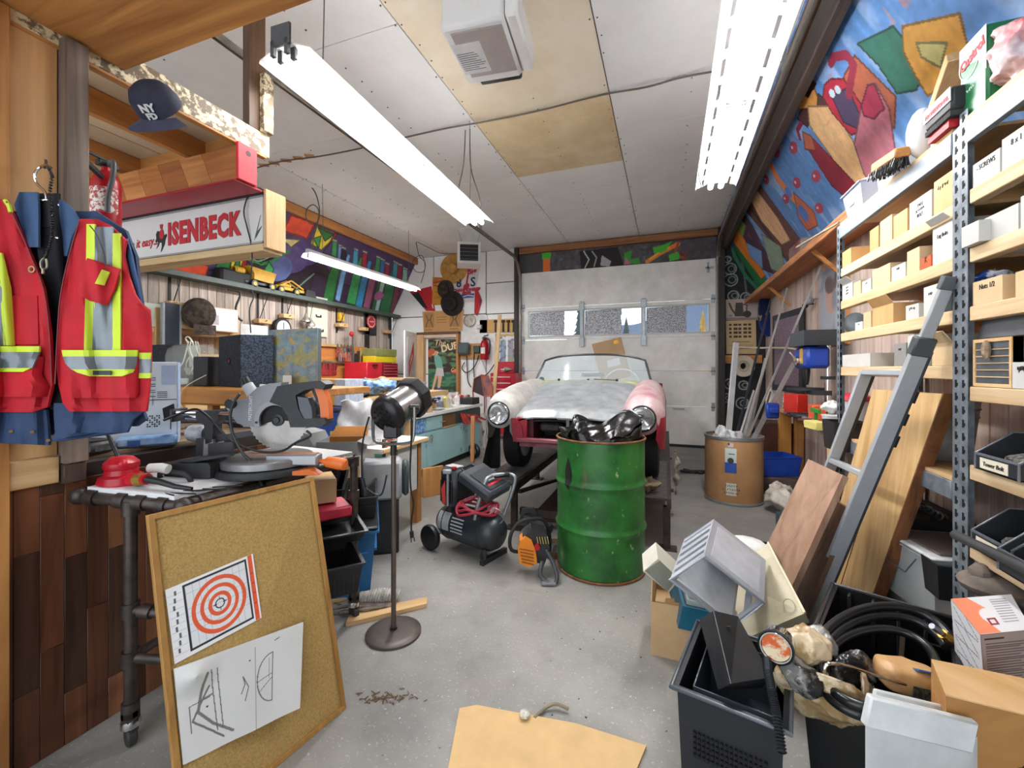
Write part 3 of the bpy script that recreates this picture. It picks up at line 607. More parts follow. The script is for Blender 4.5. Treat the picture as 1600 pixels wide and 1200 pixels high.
HX=[(.0,.06),(.012,.075),(.008,.10),(.02,.12),(.045,.115),(.05,.10),(.075,.085),(.10,.095),(.105,.085),(.09,.06),(.085,.035),(.06,.0),(.05,-.01),(.06,.02),(.06,.045),(.04,.05),(.03,.03),(.01,.015),(.03,.045),(.02,.06),(.01,.05)]
g.prism([(x*1.0-.88,y+.035)for x,y in HX],-.003,-.0015,'xz');ob('emblem_horse',g,INK,t)
g=G().prism([(-.84,.12),(-.825,.10),(-.80,.11),(-.805,.15),(-.82,.165),(-.835,.15)],-.0045,-.003,'xz').prism([(-.833,.165),(-.815,.165),(-.812,.19),(-.836,.19)],-.0045,-.003,'xz');ob('emblem_rider',g,REDI,t)
ob('leaf_mark',G().prism([(-.065,.03),(-.02,.09),(-.06,.06)],-.003,-.001,'xz').prism([(-.075,.02),(-.028,.15),(-.05,.08)],-.003,-.001,'xz'),mat('3E5A46',.5),t)
# near partition
LAM=[wood(a,b,'z',6,.35,.18)for a,b in(('7A4A30','4E2C1C'),('643A26','3C2216'),('935E3E','64402A'),('54362A','342016'))]
wp=st('wall_near_left',G().box(-2.10,.3,0,-2.012,1.90,.985),mat('2A1C14',.8))
y=.32;k=0
while y<1.88:
 z=0;off=random.uniform(.15,.6)
 w=min(.063,1.90-y)
 while z<.93:
  z1=min(.935,z+off);ob('plank',G().box(-2.012,y+.0006,z+.0006,-2.0,y+w-.0006,z1-.0006,.001),LAM[random.randrange(4)],wp);z=z1;off=random.uniform(.35,.6)
 y+=.063;k+=1
st('trim_6',G().box(-2.005,.3,.936,-1.985,.868,1.03,.003),PINE['y'])
st('trim_7',G().box(-2.0,.70,0,-1.975,.745,2.49,.003),DPINE['z'])
st('trim_8',G().box(-2.0,.62,0,-1.97,.68,2.49,.003),mat('8E3A34',.5))
st('wall_plywood_left',G().box(-2.03,.45,1.032,-2.002,.868,2.49),wood('D9B07C','BC8A54','z',3))
st('trim_9',G().box(-2.035,.872,1.0,-1.96,.938,2.49,.004),wood('8A7A6C','5E5046','z'))
st('trim_10',G().box(-2.03,.872,.93,-1.97,.935,.998,.003),wood('4A382E','2C2019','z'))
# cap on the post
t=thing('baseball_cap','navy baseball cap with white lettering hanging on the loft corner','cap',(-1.90,1.13,2.37),(R(32),R(-100),R(20)))
CAPM=mat('34364A',.85,var=.12,sc=20)

t.rotation_euler=(0,0,0);t.scale=(.88,.88,.88)
# built in world-like local axes: crown axis points down-left, brim hangs down-right
g=G();cx=Matrix.Rotation(R(20),4,'Z')@Matrix.Rotation(R(62),4,'X')
g.M=cx;g.lathe([(.095,0),(.094,.03),(.088,.06),(.07,.088),(.04,.105),(.0005,.112)],20);ob('crown',g,CAPM,t)
g=G();g.M=cx;g.lathe([(.001,.114),(.010,.113),(.010,.108)],10);ob('button',g,CAPM,t)
def brim(u,v):
 a=R(-60+120*u-90);r=.09+.085*v*math.cos(R(-60+120*u))**.6;return(r*math.cos(a),r*math.sin(a),.004-.02*abs(2*u-1)**2*(1+v))
g=G();g.M=cx;g.shell(16,5,brim,(0,0,-.004));ob('brim',g,mat('4C4F68',.8,var=.1,sc=20),t)
text('NY',.042,mat('DADADA',.7,0,'flat'),t,cx@Vector((.018,-.092,.052)),cx@Vector((1,0.2,0)),cx@Vector((0,.25,1)),bold=.002)
text('FD',.034,mat('DADADA',.7,0,'flat'),t,cx@Vector((.018,-.0965,.02)),cx@Vector((1,0.2,0)),cx@Vector((0,.1,1)),bold=.002)
# fire extinguisher behind the post
t=thing('fire_extinguisher','red extinguisher with yellow label hanging behind the left post','extinguisher',at(166,372,1.80));t.scale=(.8,.8,.8)
ob('cylinder',G().lathe([(0.001,0),(.055,.0),(.062,.015),(.062,.28),(.045,.33),(.02,.35),(.018,.37),(.001,.37)],20),RED,t)
ob('valve',G().box(-.018,-.04,.37,.018,.05,.40,.004).bar((0,-.09,.42),(0,.03,.40),.018,.01),BLK,t)
ob('hose',G().tube([(.03,0,.385),(.08,-.01,.38),(.095,-.02,.3),(.075,-.03,.2),(.07,-.03,.12)],.012,8,sub=4),mat('5B5B5E',.5),t)
ob('bracket',G().bar((0,0,.30),Vector((-2.03,.935,0))-Vector((t.location.x,t.location.y,-.30)),.02,.02),BLKM,t);ob('label',G().lathe([(.0628,.12),(.0628,.25)],16,a0=-110,a1=20),mat('E8E6DE',.6,0,'speck',c2='B04040',sc=60),t)
ob('yellow_label',G().lathe([(.0629,.16),(.0629,.30)],8,a0=-150,a1=-112),mat('E8D23A',.5),t)
# --- coverall and hi-vis vest on a hanger
VO=at(85,640,1.385)
def V(px,py,off=0.):
 t_=1.385+(px-85)*.00043 if px>0 else 1.348+px*.0011
 t_+=.007*math.sin(px*.09+py*.011)+.004*math.sin(px*.21-py*.02)-off
 return at(px,py,t_)-VO
def cloth(name,rows,m,par,off=0.,th=.006,nu=14,sub=3):
 g=G();rr=[]
 for(a,b)in zip(rows[:-1],rows[1:]):
  for k in range(sub):f=k/sub;rr.append([p*(1-f)+q*f for p,q in zip(a,b)])
 rr.append(rows[-1]);n=len(rr)-1
 def fn(u,v):
  r=rr[min(n,int(round(v*n)))];y0=r[0];y1=r[3]if len(r)>3 else y0
  return V(r[1]+(r[2]-r[1])*u,y0+(y1-y0)*u,off)
 g.shell(nu,n,fn,FW*th);return ob(name,g,m,par)
VR=mat('BE0C20',.75,var=.10,sc=9,bump=.05);NV=mat('2F4468',.8,var=.14,sc=12,bump=.05);LIME=mat('CBE03A',.55,var=.03);SILV=mat('7D848A',.35,.3,var=.1,sc=7)
cv=thing('coveralls','navy blue coveralls hanging behind the red safety vest','coveralls',VO)
cloth('body',[(330,-30,150),(360,-45,196),(400,-60,212),(440,-60,216),(480,-60,222),(560,-65,226),(640,-65,222),(655,-65,228),(672,-60,205,660),(690,-50,140,675),],NV,cv,-.030,.012,26)
cloth('collar',[(300,30,58),(320,22,60),(350,32,60),(386,46,60)],mat('3E5A80',.8,var=.1),cv,.008)
cloth('collar',[(312,92,96),(325,92,112),(345,94,124),(370,98,112),(400,100,104)],mat('3E5A80',.8,var=.1),cv,.006)
cloth('neck_lining',[(302,52,92),(350,54,92),(400,60,96),(500,70,96),(640,76,100)],mat('14151C',.9,var=.1),cv,-.012)
cloth('care_label',[(312,56,80),(355,56,82)],mat('16161A',.6,0,'flat'),cv,-.008,.002)
cloth('sleeve',[(372,196,198),(400,194,206),(440,198,214),(474,205,221)],mat('41608C',.85,var=.12,sc=14),cv,-.012)
cloth('front_flap',[(640,0,72),(672,-5,75),(692,-5,76,696)],NV,cv,.004,.008);cloth('front_flap',[(630,84,226),(650,84,226,642),(676,86,198,662),(690,78,90)],NV,cv,.002,.008)
for px,py in((17,674),(50,675),(75,688)):ob('snap',G().cyl(V(px,py,.014),V(px,py,.010),.005,n=10),mat('C49A6A',.3,.8),cv)
vx=thing('safety_vest','red safety vest with lime and silver stripes hanging at the left','vest',VO)
cloth('front_panel',[(342,124,150),(352,120,172),(375,114,197),(388,111,194),(400,108,193),(430,101,200),(460,96,210),(474,94,220),(484,93,233),(520,90,235),(560,87,235),(600,91,233),(630,98,230),(643,108,228)],VR,vx,.012,.008)
cloth('front_panel',[(312,-30,8),(330,-50,18),(360,-60,31),(400,-62,49),(450,-66,68),(520,-70,78),(600,-70,82),(636,-70,74),(648,-70,40,640)],VR,vx,.012,.008)
cloth('pocket',[(557,97,213),(575,98,214),(590,104,212),(612,103,212),(622,106,209)],VR,vx,.026,.014);cloth('pocket',[(557,-60,62),(585,-60,58),(604,-60,70),(620,-60,66)],VR,vx,.026,.014)
cloth('chest_pocket',[(455,90,92),(470,-62,60)][:0]or[(462,-60,58),(538,-60,60)],VR,vx,.016,.006)
for x0,x1,m in((135,148,LIME),(148,176,SILV),(176,188,LIME)):
 cloth('stripe',[(350+(x0-135)*.35,x0,x1),(400,x0-.5,x1),(470,x0-2,x1),(549,x0-4,x1)],m,vx,.017,.005,6)
for x0,x1,m in((-28,-14,LIME),(-40,-28,SILV),(-14,0,SILV),(0,12,LIME)):
 cloth('stripe',[(395,x0-10,x1-10),(450,x0,x1+3),(540,x0+5,x1+9)],m,vx,.018,.005,5)
cloth('stripe',[(547,96,214),(557,98,213)],LIME,vx,.030,.005);cloth('stripe',[(557,98,213),(568,102,212),(578,112,208)],SILV,vx,.031,.005);cloth('stripe',[(577,112,209),(582,120,206),(588,140,190)],LIME,vx,.032,.005)
cloth('stripe',[(541,-60,61),(550,-60,61)],LIME,vx,.030,.005);cloth('stripe',[(550,-60,61),(575,-60,50)],SILV,vx,.031,.005);cloth('stripe',[(575,-60,48),(581,-60,36)],LIME,vx,.032,.005)
for y0,y1,m in((551,561,LIME),(561,583,SILV),(583,591,LIME)):cloth('stripe',[(y0,217,235),(y1,216,234)],m,vx,.018,.005,4)
cloth('radio_flap',[(403,136,146,406),(425,128,187,420),(458,119,178,452),(470,140,166,477)],VR,vx,.034,.006);cloth('lime_tag',[(421,159,171,425),(443,148,162,446)],LIME,vx,.042,.003,4)
cloth('brand_tab',[(579,145,173),(586,145,173)],mat('33383E',.6),vx,.038,.002,3)
ob('cord',G().tube([V(*p,.045)for p in[(140,352),(152,368),(162,395),(166,420)]],.0018,6,sub=4),BLK,vx)
p=V(50,421,.02);ob('grommet',G().lathe([(.006,0),(.007,.002),(.011,.002),(.011,0)],16,p,-FW),mat('D8C890',.3,.8),vx)
ob('shoulder_piping',G().tube([V(*p,.016)for p in[(8,313),(14,322),(17,332)]],.006,6),LIME,vx)
ob('zipper',G().tube([V(*p,.02)for p in[(124,345),(108,400),(95,460),(90,520),(86,600)]],.0022,6,sub=3),mat('7A1520',.5),vx);ob('zipper',G().tube([V(*p,.02)for p in[(10,315),(32,362),(50,405),(68,452),(77,520),(81,600)]],.0022,6,sub=3),mat('7A1520',.5),vx)
hg=thing('coat_hanger','chrome wire hanger hooked at top holding the vest','hanger',VO)
ob('hook',G().tube([V(*p,-.01)for p in[(80,262),(72,258),(62,262),(54,272),(57,286),(70,300),(73,314)]],.004,8,sub=4),CHROME,hg)
ob('shoulder_wire',G().tube([V(*p,-.01)for p in[(30,330),(73,312),(120,340)]],.004,8,sub=3),CHROME,hg);ob('cross_bar',G().tube([V(56,366,-.01),V(92,372,-.01)],.0035,8),CHROME,hg)
ob('wall_hook',G().tube([V(70,262,-.012),V(72,258,-.05),V(72,250,-.052)],.004,8),IRON,hg)
ch=G();PTS=[V(*p,.03)for p in[(76,262),(82,275),(78,300),(80,330),(82,352),(81,372),(74,395),(70,405)]]
for i in range(40):
 f=i/40*(len(PTS)-1);k=int(f);p=PTS[k].lerp(PTS[k+1],f-k);ch.cb(p,(.009,.006,.008),(i,0,i*.8),.002)
t=thing('keychain','dark beaded chain with clip hanging at the vest collar','chain',VO);ob('chain',ch,mat('2C2A2A',.35,.6),t)
ob('snap_hook',G().tube([V(*p,.03)for p in[(70,403),(64,410),(66,420),(73,418),(72,406)]],.0035,8,closed=True,sub=3).tube([V(67,420,.03),V(67,428,.03)],.004,6),mat('8F8878',.3,.8),t)

# ================================================================== FAR LEFT WALL: long shelf and what hangs there
t=thing('long_shelf','long dark green shelf running below the left mural','shelf',(XL+.02,.6,2.44))
SG=mat('3D4A44',.5,var=.12)
ob('board',G().box(0,0,0,.25,7.25,.025,.003),SG,t);ob('front_rail',G().box(.25,0,-.015,.265,7.25,.05,.003),SG,t)
def wl(px,py,X=-5.5):return atx(px,py,X)
for px in(275,412,450,534,615):
 p=wl(px,440,-5.52);ob('bracket',G().tube([(.02,p.y-.6,-.42),(.22,p.y-.6,-.01)],.006,6).box(.0,p.y-.615,-.45,.012,p.y-.585,0),BLKM,t)
 # hanging wood blocks with string
for i,(px,py,w)in enumerate([(279,476,.24),(412,502,.22),(449,494,.20),(535,508,.22),(569,514,.17),(606,518,.18)]):
 p=wl(px,py,-5.54);labs=['wooden block hook above the tall black level','wooden block hook left of the round gauge','wooden block hook right above the round gauge','wooden block hook holding a small yellow can','small wooden block hook by the octagonal red sign','rightmost small wooden block hook near the corner']
 t=thing('hook_block',labs[i],'hook',p,0,'wooden hook blocks on the left wall')
 ob('block',G().box(-.07,-w/2,-.035,.04,w/2,.03,.006),PINE['y'],t)
 ob('peg',G().cyl((.04,0,0),(.085,0,.01),.008,n=8),PINE['x'],t)
 ob('cord',G().tube([(.02,0,.03),(-.02,0,2.42-p.z)],.004,6),mat('35414E',.6),t)
 # yellow toy loader on the shelf
p=wl(440,446,-5.45);t=thing('toy_loader','yellow toy dump truck and loader on the green shelf','toy',(p.x-.02,p.y,2.467),R(90))
YT=mat('D9A520',.4,var=.1);s=1.0
ob('dump_body',G().prism([(-.50,.12),(-.20,.10),(-.14,.26),(-.58,.29),(-.50,.20)],-.08,.08,'xz'),YT,t)
ob('nose',G().lathe([(.001,0),(.04,.0),(.05,.03),(.05,.12),(.03,.14)],12,(-.60,0,.21),(-1,0,0)),YT,t)
ob('chassis',G().box(-.62,-.05,.05,.02,.05,.10,.01),BLK,t)
ob('loader_frame',G().box(-.12,-.06,.06,.40,.06,.11,.008).bar((-.08,.05,.10),(.15,.05,.22),.02,.02).bar((.15,.05,.22),(.38,.05,.12),.02,.02).bar((-.08,-.05,.10),(.15,-.05,.22),.02,.02).bar((.15,-.05,.22),(.38,-.05,.12),.02,.02).box(-.02,-.05,.11,.16,.05,.16,.01),YT,t)
ob('bucket',G().prism([(.38,.02),(.60,.02),(.56,.12),(.40,.13)],-.10,.10,'xz'),BLKM,t)
for x in(-.50,-.22,-.06,.22):
 for y in(-.075,.075):
  w=ob('wheel',G().lathe([(.001,-.02),(.05,-.02),(.055,-.01),(.055,.01),(.05,.02),(.001,.02)],16,(x,y,.055),(0,1,0)),BLK,t)
  ob('rim',G().lathe([(.001,-.024),(.028,-.024),(.03,-.018),(.03,.018),(.028,.024),(.001,.024)],12,(x,y,.055),(0,1,0)),YT,w)
t=one('black_case','black box on the green shelf left of toy truck','box',G().box(-.09,-.22,0,.09,.22,.20,.03),BLKM,(XL+.14,p.y-.72,2.467))
# hooks line items
def onwall(name,lab,cat,px,py,w,h,d,m,X=XL+.03,b=.004,group=None):
 """box-like thing hung flat on the left wall, centre at the pixel"""
 p=atx(px,py,X+d);return one(name,lab,cat,G().box(-d,-w/2,-h/2,0,w/2,h/2,b),m,p,0,group)
p=wl(580,505,XL+.06);t=thing('octagon_sign','black and red octagonal plaque on the weathered boards','sign',p)
ob('backplate',G().box(-.03,-.19,-.24,-.01,.19,.24,.01),BLKM,t);g=G()
ob('badge',g.prism([(.15*math.cos(R(22.5+45*k)),.03+.15*math.sin(R(22.5+45*k)))for k in range(8)],-.01,.005,'yz'),mat('A81D22',.4),t)
ob('badge_ring',G().prism([(.12*math.cos(R(22.5+45*k)),.03+.12*math.sin(R(22.5+45*k)))for k in range(8)],.005,.007,'yz'),mat('E4DCD4',.5),t)
ob('badge_centre',G().prism([(.10*math.cos(R(22.5+45*k)),.03+.10*math.sin(R(22.5+45*k)))for k in range(8)],.007,.009,'yz'),REDI,t)
text('~~~~~',.05,mat('F0ECE4',.6,0,'flat'),t,(.010,0,.03),(0,1,0),(0,0,1),bold=.001)
p=wl(533,498,XL+.08);one('small_can','small yellow can standing on the wooden hook block','can',G().box(-.04,-.06,-.03,.03,.06,.13,.006),mat('E2C230',.5,c2='C87A28',sc=12),p+Vector((.0,0,-.02)))
p=wl(497,493,XL+.05);t=thing('peg_board','pale board with hung clamps below the green shelf','board',p)
ob('board',G().box(-.02,-.22,-.36,0,.22,.36,.004),mat('D8D2C0',.7,var=.05),t)
for dy,dz in((-.08,.25),(.08,.22),(.0,-.02),(.05,-.26),(-.1,-.25)):ob('clamp',G().tube([(.01,dy-.05,dz+.03),(.02,dy-.05,dz),(.02,dy+.05,dz),(.01,dy+.05,dz+.03)],.012,6),mat('4B4A48',.4,.6),t)
p=wl(443,510,-5.5);t=thing('round_gauge','round black dial gauge under the hook blocks','gauge',p+Vector((0,0,-.03)))
ob('case',G().lathe([(.001,-.08),(.15,-.08),(.16,-.02),(.15,.0),(.001,.0)],24,(0,0,0),(1,0,0)),BLKM,t);ob('dial',G().lathe([(.001,.003),(.12,.003),(.12,0)],24,(0,0,0),(1,0,0)),PAPER,t);ob('needle',G().box(.004,-.006,-.01,.006,.006,.09),INK,t)
for k,(px,py,lb)in enumerate([(478,500,'left round clamp lamp'),(485,506,'right round clamp lamp')]):
 p=wl(px,py,-5.5);t=thing('clamp_lamp','small steel '+lb+' hanging on boards','lamp',p);ob('shade',G().lathe([(.02,.1),(.03,.06),(.07,0),(.075,-.03)],16),mat('B9B4A8',.3,.7),t);ob('cord',G().tube([(0,0,.1),(-.03,.1,.4),(-.05,.15,2.40-p.z)],.005,6,sub=4),CBL,t)
 # tall level, vertical timbers and the small wall cabinet with a box and cap
t=thing('pine_rack','pine wall rack with two shelves behind the safety vest','rack',(XL+.02,0,0));pts={}
def Yw(px):return atx(px,500,-5.3).y
ya,yb,yc=Yw(247),Yw(363),Yw(377)
zt,zb=atx(300,520,-5.3).z,atx(300,600,-5.3).z
ob('upright',G().box(0,ya,.9,.30,ya+.07,2.02,.004),PINE['z'],t);ob('upright',G().box(0,yb,.9,.30,yc,2.06,.004),PINE['z'],t)
for z in(1.20,1.52,1.80):ob('rack_shelf',G().box(0,ya+.07,z-.06,.28,yb,z,.004),PINE['y'],t)
ob('rack_shelf',G().box(0,ya-.7,1.74,.28,ya,1.80,.004),PINE['y'],t)
t=thing('spirit_level','tall steel and black spirit level standing before the wall rack','level',(XL+.42,Yw(262),.95))
ob('beam',G().box(-.02,-.09,0,.02,.09,1.12,.004),mat('2C333C',.4),t);ob('edge',G().box(-.022,-.10,0,.022,-.075,1.12,.003).box(-.022,.075,0,.022,.10,1.12,.003),GALV,t)
p=atx(337,496,-5.28);t=thing('carton','white and brown carton on the pine wall rack','box',(-5.42,Yw(322),1.801));ob('body',G().box(-.15,-.36,0,.17,.38,.30,.003),CARD,t);ob('white_face',G().box(.171,-.10,.01,.174,.37,.29),mat('E8E8E6',.5,var=.02),t);ob('printed_panel',G().box(.1745,-.02,.08,.1755,.12,.20),mat('C9C0C4',.6),t)
p=atx(311,497,-5.16);t=thing('camouflage_hat','brown camouflage cap hanging in front of white carton','cap',p);CM=mat('4A3C30',.9,0,'speck',c2='2C241E',sc=18)
ob('crown',G().sph((0,0,.05),.17,16,10,(1,1,1.1)),CM,t);ob('brim',G().shell(10,4,lambda u,v:(.10+.10*v*math.sin(math.pi*u),-.13+.26*u,-.08-.12*v),(0,0,-.01)),CM,t)
one('yellow_helmet','small lime yellow bag hanging below the brown cap','bag',G().sph((0,0,0),.13,12,8,(.7,1,1.2)),mat('C8D23C',.6,c2='5A5E20',sc=9),atx(298,570,-5.2))
p=atx(330,572,-5.25);t=thing('blue_toy','blue toy box with red end on lower rack shelf','toy',(p.x,p.y,1.20+.001));ob('body',G().box(-.08,-.12,0,.08,.10,.17,.03),mat('2A48B8',.4),t);ob('front',G().box(-.06,.11,0,.07,.26,.13,.02),mat('B83A48',.4,c2='E8E8E8',sc=20),t)
p=atx(225,495,-5.3);one('paper_box','pale green box on rack shelf beside the vest armhole','box',G().box(-.1,-.2,0,.1,.2,.26,.004),mat('C8D2C0',.6,var=.06),(-5.45,p.y,1.80));
p=atx(290,490,-5.3);one('small_radio','small dark device on the rack behind the brown cap','device',G().box(-.08,-.18,0,.08,.18,.10,.02),mat('4A4C4E',.5),(-5.45,atx(275,500,-5.4).y,1.52+.001))
p=atx(371,480,-5.2);one('c_clamp','black steel clamp hanging on the pine rack upright','clamp',G().tube([(0,-.07,.22),(0,.07,.22),(0,.09,.16),(0,.03,0),(0,.06,-.12),(0,.12,-.16)],.014,8,sub=3),mat('3C3B3A',.4,.6),(-5.27+.0,p.y,p.z))
one('white_sheet','white board edge leaning above the carpeted speaker','panel',G().box(-.01,-.2,0,.01,.22,.93,.004),mat('DCDCDC',.5),(-5.42,atx(398,530,-5.4).y,1.0185))
cable('power cord with black plug hanging from the green shelf',[atx(393,452,-5.3),atx(396,465,-5.3),atx(391,478,-5.3),atx(390,492,-5.3),atx(392,520,-5.35)],.008,BLKM)
# orange peg boards full of hand tools
OB=wood('D08A4A','B06C30','y',3)
p0,p1=atx(497,536,-5.58),atx(552,600,-5.58)
t=thing('tool_board','orange plywood board crowded with hanging wrenches and pliers','tool board',(-5.62,p0.y,p1.z));Wd=p1.y-p0.y;Ht=p0.z-p1.z
ob('panel',G().box(0,0,0,.02,Wd,Ht,.003),OB,t);ob('rail',G().box(.02,0,Ht*.52,.07,Wd*.98,Ht*.56,.003),mat('5A4A40',.6),t);ob('rail',G().box(.02,0,Ht-.05,.07,Wd*.6,Ht,.003),PINE['y'],t)
tp=G().prism([(-.012,0),(.012,0),(.02,.03),(.008,.05),(.008,.17),(.02,.19),(.012,.22),(.004,.20),(-.004,.20),(-.012,.22),(-.02,.19),(-.008,.17),(-.008,.05),(-.02,.03)],0,.012,'yz').mesh('wrench');tp.materials.append(CHROME)
for i in range(20):o=ob('wrench',tp,None,None,(-5.62+.04,p0.y+.05+i*Wd*.45/20,p1.z+(Ht*.30 if i%2 else Ht*.24)),(random.uniform(-.2,.2),0,0));tag(o,'small chrome wrench hanging in the lower row of tool board','wrench','wrenches on the tool board')
CT=[('B5322A','red'),('2C2A2C','black'),('8A8E90','steel'),('C8702C','orange')]
pl={}
for c,nm in CT:
 g=G().tube([(0,-.02,0),(0,-.025,.10),(0,-.008,.17)],.010,6).tube([(0,.02,0),(0,.025,.10),(0,.008,.17)],.010,6);g.M=Matrix();pl[nm]=(g.mesh('handle'),G().prism([(-.02,.16),(.02,.16),(.012,.24),(-.012,.24)],-.006,.006,'yz').mesh('jaw'));pl[nm][0].materials.append(mat(c,.5));pl[nm][1].materials.append(STEEL)
for i in range(15):
 nm=CT[i%4][1];t=thing('pliers',nm+' handled pliers, '+('first','second','third','fourth')[i//4]+' of its colour from the left on tool board','pliers',(-5.62+.08,p0.y+Wd*(.48+.5*i/15),p1.z+Ht*(.58+.1*(i%3==0))),(0,0,0),nm+' pliers on the tool board')
 for k,n_ in enumerate(('handle','jaw')):ob(n_,pl[nm][k],None,t)
p=atx(551,550,-5.45);t=thing('red_clamp','red ended bar clamp hanging tall on the tool board','clamp',p)
ob('bar',G().box(-.01,-.015,-.42,.01,.015,.36),STEEL,t);ob('jaw',G().sph((0,-.03,.33),.07,10,6,(.6,1.2,.7)),mat('D0202C',.4),t);ob('jaw',G().sph((0,-.03,-.32),.07,10,6,(.6,1.2,.7)),mat('D0202C',.4),t)
p0,p1=atx(553,541,-5.5),atx(578,590,-5.5)
t=thing('tool_roll','dark holder with tan leather tool bundle beside the tool board','tool holder',(-5.6,p0.y,p1.z));ob('panel',G().box(0,0,0,.04,p1.y-p0.y,p0.z-p1.z,.004),OB,t)
for i in range(7):ob('handle',G().cyl((.07,.05+i*.07,.02),(.09,.07+i*.07,.46+.05*(i%3)),.022,.028,8),mat(('1E1C1C','3A3028','C8A45A','2A2624')[i%4],.6),t)
# red tool chest on the left bench and its small boxes
X0=-5.0
def onb(px,X,z,**k):return(X,atx(px,600,X).y,z)
y0,y1,y2=atx(577,590,-4.95).y,atx(600,590,-4.95).y,atx(626,590,-4.95).y;zt=atx(590,566,-4.95).z;zb=1.02
g=G().box(-5.5,y0,zb,-5.0,y1,zt,.01)
t=thing('red_tool_chest','dark red tool chest with narrow drawers on the left bench','tool chest',(0,0,0));ob('side_cabinet',g,mat('C81E30',.4,var=.06),t);ob('case',G().box(-5.5,y1+.005,zb,-5.01,y2,zt-.01,.01),mat('8E1424',.4),t)
for i in range(6):z=zb+.04+i*(zt-zb-.1)/6;d=ob('drawer',G().box(-5.01,y1+.05,z,-4.995,y2-.04,z+(zt-zb-.1)/6-.02,.004),mat('9E1A2A',.4),t);ob('drawer_pull',G().box(-4.995,y1+.05,z+.05,-4.98,y2-.04,z+.062),mat('C86A70',.3),d)
ob('handle',G().tube([(-5.0,y0+.15,(zt+zb)/2+.16),(-4.97,y0+.17,(zt+zb)/2+.17),(-4.97,y1-.17,(zt+zb)/2+.17),(-5.0,y1-.15,(zt+zb)/2+.16)],.015,6),BLK,t)
t=thing('parts_box','green and yellow box on top of the red tool chest','box',(-5.2,(y1+y2)/2-.05,zt));ob('body',G().box(-.14,-.33,0,.14,.33,.12,.004),mat('D8C820',.5,var=.05),t);ob('lid',G().box(-.15,-.33,.12,.15,.33,.26,.004),mat('8A8E54',.5,var=.15),t)
st('trim_11',G().box(XL+.02,7.0,1.0,XL+.05,7.12,2.43),PB)
# long left bench carrying the chest
t=thing('long_workbench','long plywood workbench along the weathered left wall','workbench',(0,0,0))
ob('worktop',G().box(-5.62,2.9,.97,-4.99,7.28,1.018,.004),wood('D8B888','B89260','y',3),t);ob('apron',G().box(-5.04,2.9,.86,-5.01,7.28,.968),PINE['y'],t)
for y in(3.0,4.5,6.0,7.2):ob('leg',G().box(-5.12,y-.05,0,-5.04,y+.04,.86),PINE['z'],t);ob('leg',G().box(-5.6,y-.05,0,-5.52,y+.04,.968),PINE['z'],t)

# ================================================================== PIPE TABLE, SAW, CORK BOARD
A_,B_,C_=atz(285,792,.845),atz(122,776,.845),atz(553,716,.855)
B_=at(124,775,-1.965/ray(124,775).x);D_=B_+(C_-A_);D_.x=max(D_.x,-1.96)
PIPE=mat('514844',.4,.45,var=.25,sc=18,bump=.05)
t=thing('pipe_table','table on casters framed in dark iron plumbing pipe with white top','table',(0,0,0))
def fit(g,p,d,r=.030,l=.05):g.cyl(Vector(p)-Vector(d)*l/2,Vector(p)+Vector(d)*l/2,r,n=12)
dir_=(C_-A_).normalized();nd=(A_-B_).normalized();Lg=B_.lerp(A_,.50);Z=Vector((0,0,1))
ob('frame_pipe',G().tube([B_+dir_*.5,B_+dir_*.06,B_+nd*.05,Lg,A_-nd*.06,A_-nd*.02+dir_*.012,A_+dir_*.06,A_.lerp(C_,.5),C_-dir_*.02],.021,12),PIPE,t)
ob('frame_pipe',G().tube([C_,D_],.021,12).tube([B_+dir_*.3,D_],.021,10),PIPE,t)
g=G()
for p,d in((B_+nd*.05,nd),(B_+nd*.16,nd),(A_-nd*.07,nd),(A_-nd*.15,nd),(A_+dir_*.07,dir_),(C_-dir_*.08,dir_),(C_-dir_*.16,dir_),(B_+dir_*.1,dir_)):fit(g,p,d,.0275,.035)
g.sph(A_+nd*.0+dir_*.005,.032,12,8);g.sph(B_,.03,12,8);ob('pipe_fitting',g,PIPE,t,kind='stuff')
def pleg(p,zb=.10,rails=()):
 p=Vector((p.x,p.y,0));L_=ob('leg',G().tube([p+Z*(zb),p+Z*.86],.020,12),PIPE,t);g=G()
 for z in rails+(.84,.13,zb+.0):fit(g,p+Z*z,Z,.027,.05)
 ob('leg_fitting',g,PIPE,L_,kind='stuff')
 c=ob('caster',G().box(-.028,-.012,.055,.028,.012,.10,.004).lathe([(.001,-.012),(.028,-.014),(.034,-.009),(.034,.009),(.028,.014),(.001,.012)],18,(0,0,.034),(.3,1,0)),mat('3A3836',.5,.3),t,loc=p)
 ob('caster_cap',G().lathe([(.001,.11),(.022,.108),(.03,.085),(.03,.07)],14),CHROME,c)
pleg(Lg,rails=(.48,.31));pleg(C_,rails=(.66,.30,.27));pleg(D_,rails=(.30,));
P1=Vector((Lg.x,Lg.y,.48));P2=Vector((Lg.x,Lg.y,.31));C3=Vector((C_.x,C_.y,.285));D3=Vector((D_.x,D_.y,.285))
ob('lower_pipe',G().tube([P1,P1+nd*.10,A_-Z*.365+dir_*.01],.017,10).tube([P2,Vector((A_.x,A_.y,.30)),C3],.016,10).tube([C3,D3],.016,10).tube([D3,P2],.016,8),PIPE,t)
g=G();fit(g,P1+nd*.06,nd,.024,.04);fit(g,C3-dir_*.12,dir_,.024,.05);fit(g,C3-dir_*.2,dir_,.024,.04);ob('pipe_fitting',g,PIPE,t,kind='stuff')
up=Z*.020
top=[B_+nd*.03,A_-nd*.03,C_-dir_*.01,D_]
ob('table_top',G().hexa([p+up for p in(top[0],top[1],top[2],top[3])]+[p+up+Z*.016 for p in(top[0],top[1],top[2],top[3])]),mat('E3E3E4',.5,0,'plain',var=.05,sc=6),t)
ZT=.885
